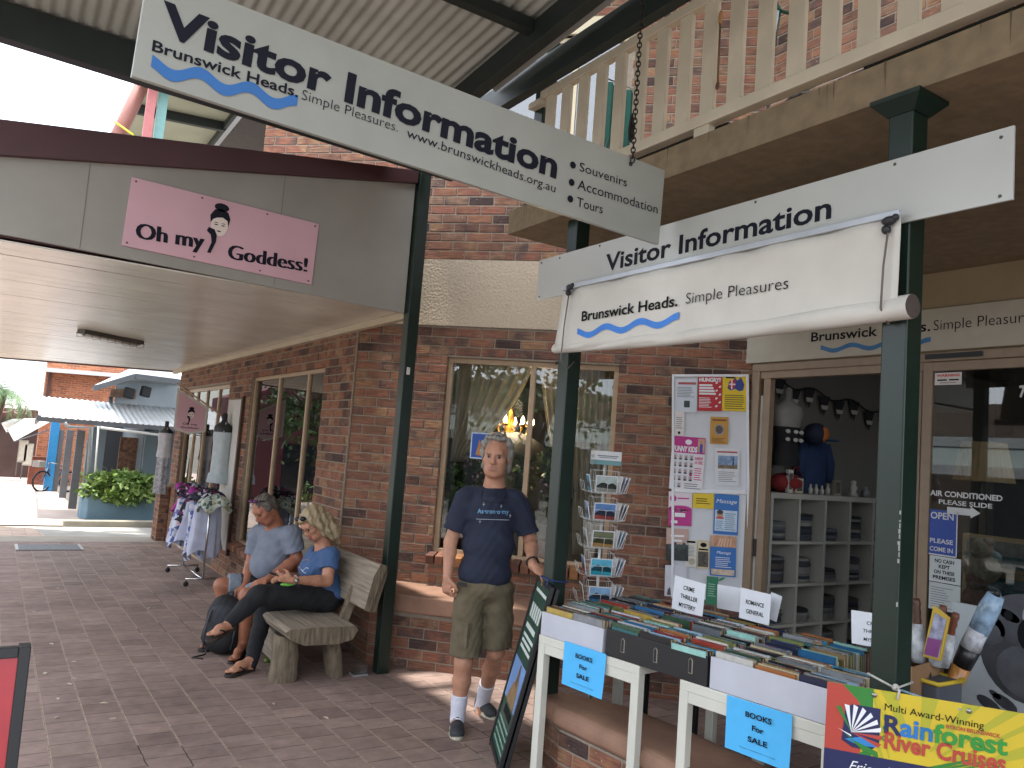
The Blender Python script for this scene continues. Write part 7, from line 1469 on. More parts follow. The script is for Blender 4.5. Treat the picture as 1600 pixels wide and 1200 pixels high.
# ------------------------------------------------------------------ bench
WOODG = M('#6d6150', .9, .42, 9, .6, stretch=(5, 1.2, 1.0), name='weathered_timber'); WOODP = M('#877c6d', .85, .34, 8, .5, stretch=(6, .35, 6), name='pale_weathered_timber'); WOODD = M('#5d4f41', .9, .3, 8, .4, name='bark_edge')
be = thing('bench', 'rustic weathered slab timber bench against the brick wall', 'bench', (2.15, 6.7, gz(6.7)))
BZ = gz(6.6) + .44; Y0, Y1 = 5.72, 7.75
def slab(b, pts, y0, y1, m, n=14, wav=.012, seed=0):
    P = []
    for i in range(n + 1):
        y = y0 + (y1 - y0) * i / n; P.append([V((x + wav * mnoise.noise(V((j * 1.7 + seed, y * 1.6, 0))), y, z + wav * .4 * mnoise.noise(V((j * 1.3, y * 1.9, seed))))) for j, (x, z) in enumerate(pts)])
    b.surf(P[::-1], m, False, True); b.add(P[0], [tuple(range(len(pts)))], WOODG); b.add(P[-1], [tuple(range(len(pts)))[::-1]], WOODG)
b = MB(); slab(b, [(1.90, BZ - .02), (1.93, BZ), (2.15, BZ + .003), (2.43, BZ + .002), (2.45, BZ - .03), (2.42, BZ - .10), (2.3, BZ - .125), (2.05, BZ - .12), (1.94, BZ - .08)], Y0, Y1, WOODP, seed=1); b.build('seat', be, .008)
for y in (5.98, 7.4):
    for x, w_ in ((1.99, .17), (2.33, .11)):
        b = MB(); z0 = gz(y); P = []
        for i in range(7):
            f_ = i / 6; sq = lambda v: math.copysign(abs(v) ** .6, v); P.append([V((x + (w_ * .55 * sq(math.cos(a))) * (1.1 - .25 * f_) + .012 * mnoise.noise(V((a, f_ * 3, y))) + (.06 * (1 - f_) if w_ < .15 else 0), y + .1 * sq(math.sin(a)) * (1.05 - .1 * f_) + .015 * mnoise.noise(V((a * 2, f_ * 4, x))), z0 + (BZ - .09 - z0) * f_)) for a in [2 * math.pi * k / 14 for k in range(14)]])
        b.surf(P, WOODG, True, True); b.build('leg', be)
b = MB(); slab(b, [(2.0, gz(6.7) + .07), (2.03, gz(6.7) + .27), (2.07, gz(6.7) + .27), (2.05, gz(6.7) + .07)], 5.95, 7.5, WOODP, seed=4); b.build('stretcher', be)
for y in (6.0, 7.45):
    b = MB(); b.bar((2.40, y, gz(y) + .30), (2.56, y, BZ + .36), .07, .06, WOODG, up=(0, 1, 0)); b.build('back_post', be, .006)
b = MB(); slab(b, [(2.46, BZ + .13), (2.50, BZ + .11), (2.60, BZ + .44), (2.60, BZ + .46), (2.56, BZ + .465), (2.52, BZ + .38)], 5.66, 7.75, WOODP, seed=7, wav=.016); b.build('backrest', be, .012)
b = MB(); slab(b, [(2.52, BZ + .10), (2.56, BZ + .1), (2.64, BZ + .38), (2.63, BZ + .45), (2.60, BZ + .43)], 5.70, 7.72, WOODD, seed=9, wav=.016); b.build('bark_back', be, .01)

# ------------------------------------------------------------------ seated woman
SK2 = skin('#b07f66', 'fair_tanned_skin'); LIP2 = skin('#95564f', 'pink_lips'); BLON = M('#9c8b6d', .55, .28, 50, .25, stretch=(6, 6, 1), name='blonde_hair'); BLKJ = M('#15161a', .85, .12, 20, .15, name='black_trousers'); TEE = M('#3b567f', .85, .14, 16, .12, name='blue_cotton')
pw = thing('person', 'seated blonde woman in a blue T-shirt and black trousers looking at her phone', 'person', (2.2, 6.3, gz(6.3)))
g_ = lambda x, y, Y: GY(x, y, Y)
fW = V((-.80, -.30, -.58)).normalized(); S = Solid(.005); hcw = g_(490, 821, 6.35); nbw = g_(505, 858, 6.37)
P, fr = head(S, hcw, fW, V((-.5, 0, 1)), SK2, LIP2, nbw, .97, .92, .97)
sh1, sh2 = g_(517, 868, 6.20), g_(492, 866, 6.54); el1 = g_(511, 908, 6.12); wr1 = g_(456, 906, 6.05); el2 = g_(473, 905, 6.6); wr2 = g_(447, 899, 6.4)
hip = g_(506, 930, 6.36)
S.limb(sh1, sh2, .05, .05, SK2, .04); S.limb(nbw, g_(503, 890, 6.37), .05, .11, SK2, .05); S.limb(g_(503, 890, 6.37), hip, .12, .14, SK2, .05)
S.chain([sh1, el1], [.055, .046], SK2); S.chain([el1, el1.lerp(wr1, .3), wr1], [.045, .043, .026], SK2, .015); S.chain([sh2, el2], [.05, .042], SK2); S.chain([el2, el2.lerp(wr2, .3), wr2], [.042, .04, .026], SK2, .015)
hand(S, wr1, V((-1, .15, .18)), V((-.1, -.9, -.45)), SK2, .85, 1, .92, .06); hand(S, wr2, V((-1, -.3, .05)), V((-.1, .6, .75)), SK2, .8, 1, .92, .06)
kn1w, an1w, ft1 = g_(404, 930, 6.16), g_(360, 972, 6.12), g_(328, 993, 6.02); kn2w, an2w = g_(414, 951, 6.42), g_(391, 1040, 6.28)
for hp, kn, an in ((hip + V((0, -.09, -.01)), kn1w, an1w), (hip + V((0, .09, -.02)), kn2w, an2w)): S.chain([hp, kn], [.10, .066], SK2, .03); S.chain([kn, kn.lerp(an, .35), an], [.06, .056, .036], SK2, .02)
def foot(S, an, toe, sk):
    d = (toe - an).normalized(); sd = d.cross(UP).normalized(); S.chain([an, an.lerp(toe, .5) + UP * .006, toe - d * .05], [.035, .032, .027], sk, .025); S.ell(an - d * .025 - UP * .03, (.03, .034, .03), sk, (sd, d, UP), .02)
    for i in range(5): q = toe - d * (.05 + .008 * abs(i - 1)) + sd * (.030 - .0145 * i); S.limb(q, q + d * (.048 - .005 * i), .0105 if i else .0135, .009 if i else .012, sk, .005)
toe2 = V((an2w.x - .19, an2w.y - .12, gz(6.2) + .035)); an2f = V((an2w.x - .005, an2w.y, gz(6.2) + .075)); toe1 = ft1
foot(S, an1w + V((-.01, 0, -.02)), toe1, SK2); S.limb(an2w, an2f, .036, .035, SK2, .02); foot(S, an2f, toe2, SK2); S.mesh('body', pw); face(P, fr, pw, .97, M('#6a5640', .8), True)
S = Solid(.006); H_ = lambda x, y, z, r, k=.025: S.ell(P(x, y, z), r, BLON, fr, k)
H_(0, -.02, .058, (.085, .100, .080)); H_(0, -.06, .0, (.08, .075, .11)); H_(0, .055, .098, (.06, .045, .025)); H_(0, -.03, .125, (.06, .07, .03))
for q in (-1, 1): S.chain([P(.07 * q, .03, .07), P(.088 * q, .005, .0), P(.092 * q, -.02, -.08), P(.09 * q, -.05, -.17)], [.025, .026, .03, .022], BLON, .03)
S.chain([P(0, -.09, .06), P(0, -.125, -.05), P(.01, -.13, -.15), P(.02, -.12, -.24)], [.06, .062, .06, .035], BLON, .03); S.chain([P(.05, -.08, .0), P(.075, -.10, -.12), P(.07, -.11, -.22)], [.045, .045, .02], BLON, .03); S.chain([P(-.05, -.08, .0), P(-.08, -.10, -.12), P(-.08, -.09, -.23)], [.045, .045, .018], BLON, .03)
S.ell(P(0, .13, -.0), (.066, .08, .1), BLON, fr, .015, True); S.mesh('hair', pw, strands(.0042, 95), 1)
b = MB(); 
for q in (-1, 1): b.tube([P(.033 * q + .019 * math.cos(a), .098, .008 + .015 * math.sin(a)) for a in [2 * math.pi * k / 16 for k in range(16)]], .0016, M('#2a2320', .4), 5, True)
b.tube([P(-.014, .1, .012), P(0, .106, .016), P(.014, .1, .012)], .0015, M('#2a2320', .4), 5)
for q in (-1, 1): b.tube([P(.052 * q, .095, .012), P(.078 * q, .0, .012)], .0016, M('#2a2320', .4), 5)
b.build('glasses', pw)
b = MB()
for q in (-1, 1): b.ball(P(.035 * q, .075, .118), (.03, .03, .02), M('#1c1b22', .12, .1), 14, 8); 
b.tube([P(-.07, .05, .115), P(0, .088, .125), P(.07, .05, .115)], .005, M('#b9bcc6', .3), 6); b.build('sunglasses', pw)
S = Solid(.007); fu = (g_(503, 870, 6.37) - hip).normalized(); bx = V((0, 1, 0)); bf = bx.cross(fu).normalized()
if bf.x > 0: bf = -bf
fr5 = (bx, bf, fu); S.ell(g_(500, 880, 6.37), (.19, .125, .13), TEE, fr5, .05); S.ell(g_(485, 890, 6.37) , (.15, .09, .09), TEE, fr5, .05); S.ell(g_(503, 910, 6.37), (.185, .14, .14), TEE, fr5, .05); S.ell(hip + UP * .01 + V((.02, 0, 0)), (.195, .155, .10), TEE, fr5, .05); S.limb(sh1, sh2, .062, .062, TEE, .04); S.limb(nbw, g_(503, 880, 6.37), .06, .12, TEE, .03)
S.limb(sh1, sh1.lerp(el1, .55), .07, .075, TEE, .03, True); S.limb(sh2, sh2.lerp(el2, .55), .065, .07, TEE, .03, True); S.ell(nbw + UP * .03 + fW * .02, (.07, .08, .055), TEE, fr5, .01, True); teeo = S.mesh('shirt', pw, folds(.004, (24, 20, 13), 5), 1)
S = Solid(.007); S.ell(hip + UP * -.02, (.19, .165, .12), BLKJ, fr5, .04)
S.limb(hip + V((-.02, -.09, -.01)), kn1w, .112, .078, BLKJ, .04); S.chain([kn1w, kn1w.lerp(an1w, .45), kn1w.lerp(an1w, .95)], [.074, .066, .05], BLKJ, .02); S.limb(hip + V((-.02, .09, -.02)), kn2w, .108, .078, BLKJ, .04); S.chain([kn2w, kn2w.lerp(an2w, .45), kn2w.lerp(an2w, .97)], [.074, .064, .05], BLKJ, .02); S.mesh('trousers', pw, folds(.003, (26, 20, 14), 7), 1)
bv2 = bvh(teeo)
line_on(bv2, [(462, 898), (466, 894), (470, 889), (473, 892), (478, 887), (482, 888)], .003, PRW, pw, 'shirt_print'); line_on(bv2, [(468, 886), (473, 893), (478, 896)], .003, PRW, pw, 'shirt_print'); line_on(bv2, [(474, 876), (480, 874), (484, 876)], .004, M('#8d7a66', .8), pw, 'shirt_print')
def thong(t, an, toe, m, sk=None):
    d = (toe - an); d.z = 0; d.normalize(); sd = d.cross(UP); base = V((toe.x, toe.y, 0)); return d, sd
def sandal(t, heel, toe, up, m, straps=2):
    d = (toe - heel).normalized(); up = (V(up) - d * V(up).dot(d)).normalized(); sd = d.cross(up); L_ = (toe - heel).length; prof = [(-.0, .02), (.03, .034), (.35, .036), (.6, .043), (.82, .046), (.95, .034), (1.0, .012)]
    pts = [heel + d * L_ * f_ + sd * w_ for f_, w_ in prof] + [heel + d * L_ * f_ - sd * w_ for f_, w_ in prof[::-1]]; b = MB(); b.prism(pts, -up * .02, m); b.build('sandal_sole', t, .004)
    c = heel + d * L_ * .80 + up * .012; b = MB()
    for q in (-1, 1): b.tube([c, heel + d * L_ * .62 + sd * q * .030 + up * .042, heel + d * L_ * .42 + sd * q * .042 + up * .005], .007, m, 6)
    if straps > 2: 
        b.tube([heel + d * L_ * .72 + sd * .045, heel + d * L_ * .72 + up * .05, heel + d * L_ * .72 - sd * .045], .009, m, 6); b.tube([heel + d * L_ * .3 + sd * .04, heel + d * L_ * .34 + up * .075, heel + d * L_ * .3 - sd * .04], .009, m, 6)
    b.build('sandal_strap', t)
BRS = M('#2b2320', .6, .15, name='dark_leather')
dw_ = (toe1 - an1w).normalized(); sandal(pw, an1w - dw_ * .05 - UP * .05, toe1 + dw_ * .02 - UP * .028, UP, BRS); hl = V((an2f.x + .035, an2f.y + .02, gz(6.25) + .022)); sandal(pw, hl, V((toe2.x - .02, toe2.y - .012, gz(6.15) + .022)), UP, BRS)
b = MB(); c = wr1.lerp(el1, .1); dd = (wr1 - el1).normalized(); x = dd.orthogonal().normalized(); y = dd.cross(x); b.tube([c + (x * math.cos(a) + y * math.sin(a)) * .031 for a in [2 * math.pi * k / 18 for k in range(18)]], .006, STEEL, 6, True); b.lathe(c - V((0, .034, 0)), [(.016, 0), (.016, .008)], STEEL, 14, (0, -1, .3)); b.build('watch', pw)
b = MB(); c = an2w + UP * .02; b.tube([c + V((math.cos(a) * .043, math.sin(a) * .043, .006 * math.sin(a * 3))) for a in [2 * math.pi * k / 18 for k in range(18)]], .005, M('#b99a8e', .5), 6, True); b.build('anklet', pw)
ph = thing('mobile_phone', 'dark mobile phone held in both hands by the seated woman', 'phone', g_(430, 896, 6.2)); c = wr1 + V((-.10, .05, .035)); b = MB(); xa = V((-.85, .1, .22)).normalized(); ya = V((.1, 1, 0)).normalized(); b.ob(c - xa * .06 - ya * .035, xa * .125, ya * .07, xa.cross(ya) * .009, BLACK); b.build('casing', ph, .004); b = MB(); q = c - xa * .054 - ya * .031 + (xa.cross(ya) if xa.cross(ya).z > 0 else -xa.cross(ya)) * .0096; b.add([q, q + xa * .113, q + xa * .113 + ya * .062, q + ya * .062], [(0, 1, 2, 3)], M('#2a3038', .1, 0)); b.build('screen', ph)
gr_ = thing('green_purse', 'bright green purse lying on the seated woman\'s lap', 'purse', g_(449, 913, 6.15)); b = MB(); b.ball(g_(449, 913, 6.12), (.055, .03, .014), M('#6fbf4f', .7, .15), 14, 8); b.build('body', gr_)

# ------------------------------------------------------------------ seated man
SK3 = skin('#9c6750', 'ruddy_skin'); LIP3 = skin('#834a40', 'lips_dark'); DHAIR = M('#5a534c', .85, .5, 60, .5, name='greying_brown_hair'); GREYT2 = M('#6f7684', .88, .12, 14, .1, name='grey_cotton'); NAVS = M('#23252d', .9, .15, 16, .15, name='dark_navy_shorts'); CUFF = M('#77818c', .9, .12, 30, name='grey_turned_cuff')
ps2 = thing('person', 'seated man in a grey T-shirt and dark shorts with sunglasses on his head, looking down', 'person', (2.05, 7.0, gz(7)))
fM = V((-.70, -.30, -.62)).normalized(); S = Solid(.005); hcm = g_(414, 797, 6.92); nbm = g_(428, 822, 6.98)
P, fr = head(S, hcm, fM, V((-.5, -.1, 1)), SK3, LIP3, nbm, 1.02, 1.05, 1.05)
s1, s2 = g_(456, 835, 6.76), g_(403, 834, 7.2); e1_, w1_ = g_(464, 874, 6.72), g_(419, 905, 6.62); e2_, w2_ = g_(391, 884, 7.2), g_(383, 916, 7.0); hpm = g_(440, 915, 7.0)
S.limb(s1, s2, .06, .06, SK3, .04); S.limb(nbm, g_(432, 860, 7.0), .06, .14, SK3, .05); S.limb(g_(432, 860, 7.0), hpm, .15, .16, SK3, .05)
S.chain([s1, e1_], [.058, .05], SK3); S.chain([e1_, e1_.lerp(w1_, .3), w1_], [.049, .05, .03], SK3, .015); S.chain([s2, e2_], [.055, .048], SK3); S.chain([e2_, e2_.lerp(w2_, .3), w2_], [.047, .048, .03], SK3, .015)
k1, a1_ = g_(386, 931, 6.72), g_(379, 1010, 6.80); k2, a2_ = g_(346, 915, 7.12), g_(352, 995, 7.1)
hand(S, w1_, V((-1, .0, -.28)), V((-.25, -.3, 1)), SK3, .55, -1, 1.02, .14); hand(S, w2_, V((-.5, -.75, -.1)), V((-.3, 0, 1)), SK3, .6, 1, 1.02, .12)
for hp, kn, an in ((hpm + V((0, -.1, -.02)), k1, a1_), (hpm + V((0, .1, -.02)), k2, a2_)): S.chain([hp, kn], [.10, .066], SK3, .03); S.chain([kn, kn.lerp(an, .35) + V((.015, 0, 0)), an], [.061, .06, .04], SK3, .02)
f1 = GG(366, 1030, .035); af1 = V((a1_.x, a1_.y, gz(6.8) + .08)); foot(S, af1, f1 + (f1 - af1).normalized() * .02, SK3); S.limb(a1_, af1, .038, .036, SK3); af2 = V((a2_.x, a2_.y, gz(7.1) + .08)); f2 = af2 + V((-.2, -.08, -.045)); foot(S, af2, f2, SK3); S.limb(a2_, af2, .038, .036, SK3); S.mesh('body', ps2); face(P, fr, ps2, 1.02, M('#3b322c', .8), True)
S = Solid(.006); H_ = lambda x, y, z, r, k=.02: S.ell(P(x, y, z), r, DHAIR, fr, k); H_(0, -.022, .050, (.081, .097, .084)); H_(0, -.06, .01, (.076, .064, .085))
for q in (-1, 1): H_(.076 * q, -.005, .035, (.016, .03, .045))
S.ell(P(0, .125, .025), (.074, .09, .088), DHAIR, fr, .012, True); S.mesh('hair', ps2, strands(.0040, 75), 1)
b = MB(); IR = M('#5a2058', .1, .85, 14, name='mirrored_lens')
for q in (-1, 1): b.ball(P(.033 * q, .045, .130), (.022, .019, .014), IR, 14, 8)
b.tube([P(-.082, -.03, .07), P(-.062, .03, .122), P(0, .062, .136), P(.062, .03, .122), P(.082, -.03, .07)], .005, BLACK, 6); b.build('sunglasses', ps2)
fu = (g_(432, 850, 7.0) - hpm).normalized(); bf = V((0, 1, 0)).cross(fu).normalized()
if bf.x > 0: bf = -bf
fr6 = (V((0, 1, 0)), bf, fu); S = Solid(.007); S.ell(g_(430, 855, 6.98), (.225, .145, .17), GREYT2, fr6, .05); S.ell(g_(420, 880, 6.98), (.2, .16, .15), GREYT2, fr6, .05); S.ell(hpm + UP * .02, (.205, .165, .1), GREYT2, fr6, .05); S.limb(s1, s2, .072, .072, GREYT2, .04); S.limb(nbm, g_(431, 850, 6.98), .07, .15, GREYT2, .03)
S.limb(s1, s1.lerp(e1_, .72), .078, .085, GREYT2, .03, True); S.limb(s2, s2.lerp(e2_, .66), .075, .08, GREYT2, .03, True); S.ell(nbm + UP * .035 + fM * .03, (.075, .09, .06), GREYT2, fr6, .01, True); S.mesh('shirt', ps2, folds(.0042, (24, 19, 13), 9), 1)
S = Solid(.007); S.ell(hpm + UP * -.03, (.205, .17, .12), NAVS, fr6, .04)
for hp, kn in ((hpm + V((-.02, -.1, -.02)), k1), (hpm + V((-.02, .1, -.02)), k2)): S.limb(hp, hp.lerp(kn, .86), .118, .098, NAVS, .03, True); S.limb(hp.lerp(kn, .76), hp.lerp(kn, .9), .106, .102, CUFF, .004, True)
S.mesh('shorts', ps2, folds(.003, (22, 18, 14), 4), 1)
sandal(ps2, V((af1.x + .045, af1.y + .03, gz(6.8) + .022)), V((f1.x - .03, f1.y - .02, gz(6.7) + .022)), UP, BRS, 3); sandal(ps2, V((af2.x + .04, af2.y + .02, gz(7.1) + .022)), V((f2.x - .03, f2.y - .012, gz(7.05) + .022)), UP, BRS, 3)

# ------------------------------------------------------------------ backpack
c = GG(341, 1022); bp_ = thing('backpack', 'dark charcoal backpack standing on the paving in front of the seated man', 'backpack', c); BK1 = M('#17181c', .75, .15, 20, .1, name='charcoal_nylon'); BK2 = M('#22252d', .7, .15, 20, name='grey_blue_nylon')
bd = V((-.5, -.86, 0)).normalized(); br_ = V((.86, -.5, 0)); ln2 = V((.10, -.0, 1)).normalized(); fr7 = (br_, bd, ln2); S = Solid(.008)
for s_, z, rr in ((1, .13, (.165, .11, .13)), (1, .27, (.155, .10, .16)), (1, .38, (.12, .08, .10))): S.ell(c + ln2 * z, rr, BK1, fr7, .05)
S.ell(c + ln2 * .15 + bd * .075, (.12, .06, .12), BK1, fr7, .02); S.ell(c + ln2 * .30 + bd * .06, (.10, .05, .10), BK2, fr7, .02); S.plane(c + UP * .004, (0, 0, -1)); S.mesh('bag', bp_, folds(.003, (20, 18, 15), 2), 1)
b = MB(); b.tube([c + ln2 * .44 - br_ * .03, c + ln2 * .50 - br_ * .02, c + ln2 * .51 + br_ * .02, c + ln2 * .44 + br_ * .03], .008, BLACK, 6); b.build('grab_loop', bp_)
for q in (-1, 1): b = MB(); b.tube([c + ln2 * .44 + br_ * .07 * q + bd * .03, c + ln2 * .35 + br_ * .11 * q + bd * .085, c + ln2 * .2 + br_ * .12 * q + bd * .10, c + ln2 * .06 + br_ * .11 * q + bd * .08], .008, M('#3d4048', .6), 6); b.build('piping', bp_)
b = MB(); b.tube([c + ln2 * .05 - br_ * .1, c + V((-.12, -.06, .02)), c + V((-.22, -.08, .008)), c + V((-.15, -.14, .006))], .007, BLACK, 6); b.build('strap', bp_)

# far passer-by
g = GG(6, 742); t = thing('person', 'distant passer-by in a grey top walking along the far footpath', 'person', g); S = Solid(.02); SKF = skin('#8a604c', 'skin_far')
S.ell(g + UP * 1.60, (.09, .1, .12), SKF); S.limb(g + UP * 1.48, g + UP * 1.38, .06, .1, SKF); S.limb(g + UP * 1.33 + V((-.15, 0, 0)), g + UP * 1.33 + V((.15, 0, 0)), .1, .1, M('#76808a')); S.limb(g + UP * 1.3, g + UP * .95, .18, .15, M('#76808a'), .04)
for q in (-1, 1): S.limb(g + V((.2 * q, 0, 1.34)), g + V((.25 * q, -.05, 1.0)), .06, .045, SKF); S.limb(g + V((.25 * q, -.05, 1.0)), g + V((.22 * q, -.15, .8)), .04, .03, SKF); S.limb(g + V((.09 * q, 0, .92)), g + V((.1 * q, .1 * q, .48)), .1, .07, M('#4a4238')); S.limb(g + V((.1 * q, .1 * q, .48)), g + V((.1 * q, .18 * q, .06)), .06, .04, M('#4a4238')); S.limb(g + V((.1 * q, .18 * q, .05)), g + V((.1 * q, .18 * q - .14, .04)), .045, .035, BLACK)
S.mesh('body', t)
S = Solid(.02); S.ell(g + UP * 1.64, (.105, .115, .10), DHAIR); S.mesh('hair', t)
# ================================================================== CLOTHES OUTSIDE THE DRESS SHOP
rk = thing('clothes_rack', 'chrome clothes rack on castors outside the dress shop, hung with swimwear and white shirts', 'rack', (2.33, 10.9, gz(10.9)))
RX = 2.33; ra, rb2 = V((RX, 10.38, 0)), V((RX, 11.6, 0)); RZ = gz(11) + 1.13
b = MB()
for p in (ra, rb2): b.tube([p + UP * (gz(p.y) + .09), p + UP * RZ], .013, CHROME, 8)
b.tube([ra + UP * RZ, rb2 + UP * RZ], .014, CHROME, 8); b.tube([ra + UP * (gz(10.4) + .09), rb2 + UP * (gz(11.6) + .09)], .013, CHROME, 8); b.build('frame', rk)
for p in (ra, rb2):
    b = MB(); z = gz(p.y) + .09; b.tube([p + V((-.20, 0, z)), p + V((.20, 0, z))], .013, CHROME, 8); b.build('foot', rk)
    for q in (-.19, .19): b = MB(); b.lathe(p + V((q, -.012, gz(p.y) + .032)), [(.02, 0), (.032, .004), (.032, .022), (.02, .026)], BLACK, 14, (0, 1, 0)); b.tube([p + V((q, 0, gz(p.y) + .04)), p + V((q, 0, z))], .008, DARKM, 6); b.build('castor', rk)
def multi(name, cols, sc):
    m = D.materials.new(name); m.use_nodes = True; n = m.node_tree; l = n.links.new; p = n.nodes['Principled BSDF']; p.inputs['Roughness'].default_value = .75; t = n.nodes.new('ShaderNodeTexCoord'); v = n.nodes.new('ShaderNodeTexVoronoi'); v.inputs['Scale'].default_value = sc; l(t.outputs['Object'], v.inputs['Vector']); s_ = n.nodes.new('ShaderNodeSeparateXYZ'); l(v.outputs['Color'], s_.inputs[0]); r = n.nodes.new('ShaderNodeValToRGB'); r.color_ramp.interpolation = 'CONSTANT'; e = r.color_ramp.elements
    while len(e) < len(cols): e.new(.5)
    for i, h in enumerate(cols): e[i].position = i / len(cols); e[i].color = (*lin(h), 1)
    l(s_.outputs[0], r.inputs[0]); l(r.outputs[0], p.inputs['Base Color']); return m
FLO1 = multi('black_floral', ['#15161a', '#1b1d24', '#2a3150', '#b9bcc4', '#15161a', '#7d2a66'], 34); FLO2 = multi('mint_floral', ['#a9b8ae', '#b8c4bb', '#4a5a58', '#c9c7b0', '#9a8f5e', '#a9b8ae'], 30); FLO3 = multi('white_blue_print', ['#b7bccb', '#c6cad6', '#b0b6c9', '#5a68a8'], 22); MGN = M('#9c2a8a', .8, .2, 12); PLAV = M('#b4b8cc', .85, .1, 12, name='pale_lavender_cotton'); NAVR = M('#26306b', .8, .2, 12); PNK = M('#b98a94', .8, .2, 14)
def garment(label, y, z1, ln, w0, w1, mat, x=RX, lean=0., seed=0, th=.05, cat='garment'):
    r = random.Random(seed); P = []; n = 30
    for i in range(13):
        f = i / 12; w = w0 + (w1 - w0) * f; row = []
        for k in range(n):
            a = 2 * math.pi * k / n; fo = 1 + .22 * f * math.sin(5 * a + seed) + .12 * f * math.sin(9 * a + 2 * seed + 3 * f)
            row.append(V((x + w * math.cos(a) * fo + lean * f, y + th * (1 + .7 * f) * math.sin(a) * fo, z1 - ln * f * (1 - .10 * math.sin(3 * a + seed) * f) - .05 * abs(math.cos(a)) * (1 - f))))
        P.append(row)
    b = MB(); b.surf(P[::-1], mat, close=True); b.add(P[0], [tuple(range(n))], mat); t = thing('garment', label, cat, (x, y, z1), 'garments on the clothes rack'); b.build('cloth', t); b = MB(); b.tube([V((x, y, z1)), V((x, y, z1 + .05)), V((x + .02, y, z1 + .075)), V((x, y, z1 + .09))], .003, STEEL, 5); b.build('hanger', t)
zt1 = RZ - .085
for i, (lb, y, ln, w0, w1, mt, dx) in enumerate((
    ('pale lavender shirt nearest the camera on the clothes rack', 10.50, .66, .16, .19, PLAV, .0), ('white and blue printed shirt second on the clothes rack', 10.68, .70, .17, .16, FLO3, -.03), ('pale cotton top third on the clothes rack', 10.85, .58, .16, .2, PLAV, -.05),
    ('navy and white striped swimsuit hanging mid rack', 10.98, .36, .1, .12, NAVR, -.02), ('black floral swimsuit at the middle of the rack', 11.1, .34, .14, .16, FLO1, -.06), ('pink printed top toward the far end of the rack', 11.2, .40, .13, .15, PNK, -.03), ('white shirt toward the far end of the rack', 11.33, .64, .16, .2, FLO3, -.08), ('magenta bikini top at the far end of the rack', 11.48, .22, .12, .14, MGN, -.1))):
    garment(lb, y, zt1, ln, w0, w1, mt, RX + dx * .6, dx * .5, i + 1)
def drape(name, label, c, r, mat, seed):
    P = []; n = 32
    for i in range(9):
        f = i / 8; row = []
        for k in range(n):
            a = 2 * math.pi * k / n; q = 1 + .12 * math.sin(4 * a + seed) + .09 * math.sin(7 * a + seed * 2); e = f * 1.45; row.append(V((c.x + r[0] * math.sin(e) * math.cos(a) * q, c.y + r[1] * math.sin(e) * math.sin(a) * q, c.z + r[2] * math.cos(e) - .05 * f * (1 + math.sin(5 * a + seed)))))
        P.append(row)
    b = MB(); b.surf(P[::-1], mat, close=True); o = b.build('cloth'); o.name = name; tag(o, label, 'garment', 'garments on the clothes rack'); sm = o.modifiers.new('s', 'SOLIDIFY'); sm.thickness = .006
drape('garment', 'black floral swimwear heaped over the near top of the clothes rack', V((RX + .03, 10.62, RZ - .04)), (.20, .24, .12), FLO1, 2); drape('garment', 'mint floral swimwear spilling over the near end of the rack top', V((RX + .06, 10.42, RZ - .14)), (.22, .15, .15), FLO2, 5); drape('garment', 'dark floral swimwear with magenta ties over the far top of the rack', V((RX - .05, 11.3, RZ - .02)), (.19, .26, .12), FLO1, 7)
b = MB(); b.ball(V((RX - .18, 11.45, RZ + .02)), (.06, .06, .06), MGN, 10, 7); b.ball(V((RX - .1, 11.0, RZ)), (.05, .05, .06), MGN, 10, 7); o = b.build('garment'); tag(o, 'pair of bunched magenta ties poking out of the rack top', 'garment', 'garments on the clothes rack')
# mannequins beside the door
def mann(label, px_, Y, hpx, mat, strip=None, lower=None, board=False):
    c = GY(px_[0], px_[1], Y); sc = hpx; t = thing('mannequin', label, 'mannequin', (c.x, Y, c.z - 1.0 * sc), 'dressed mannequins at the dress shop door'); b = MB(); u = V((.35, -.94, 0)).normalized(); w = V((.94, .35, 0)).normalized()
    ring = lambda rr, z, n=20, fold=0, dz=0: [c + u * (rr * (1 + fold * math.sin(6 * a)) * math.cos(a)) + w * (rr * .6 * (1 + fold * math.sin(6 * a)) * math.sin(a)) + UP * (z * sc + dz) for a in [2 * math.pi * k / n for k in range(n)]]
    P = [ring(rr * sc, z) for rr, z in ((.14, -.5), (.13, -.3), (.15, -.15), (.175, .0), (.17, .08), (.08, .13), (.052, .16), (.05, .26), (.03, .27))]; b.surf(P, BUST, close=True); b.build('bust', t); b = MB(); b.tube([c - UP * .5 * sc, c - UP * 1.0 * sc], .015, DARKM, 8); b.build('stand', t)
    b = MB(); P = [ring(rr * sc, z, 36, fo) for rr, z, fo in ((.215, -.72, .07), (.20, -.60, .05), (.17, -.58, .03), (.165, -.4, .03), (.16, -.2, .02), (.18, -.05, .0), (.17, .02, .0))]
    if lower: P = [ring(rr * sc, z, 36, fo) for rr, z, fo in ((.19, -.42, .05), (.17, -.3, .03), (.165, -.15, .02), (.185, -.02, .0), (.18, .04, .0))]
    b.surf(P, mat, close=True); b.build('dress' if not lower else 'top', t)
    for q in (-1, 1): b = MB(); b.tube([c + u * .12 * q * sc + w * -.07 * sc + UP * -.0 * sc, c + u * .085 * q * sc - w * .03 * sc + UP * .135 * sc, c + u * .11 * q * sc + w * .07 * sc], .012, mat, 6); b.build('shoulder_strap', t)
    if lower: b = MB(); P = [ring(rr * sc, z, 36, fo) for rr, z, fo in ((.17, -1.1, .12), (.16, -.8, .1), (.15, -.4, .04))]; b.surf(P, lower, close=True); b.build('trousers', t)
    return t
GREYD = M('#a9b2b5', .85, .1, 14, name='pale_grey_blue_linen')
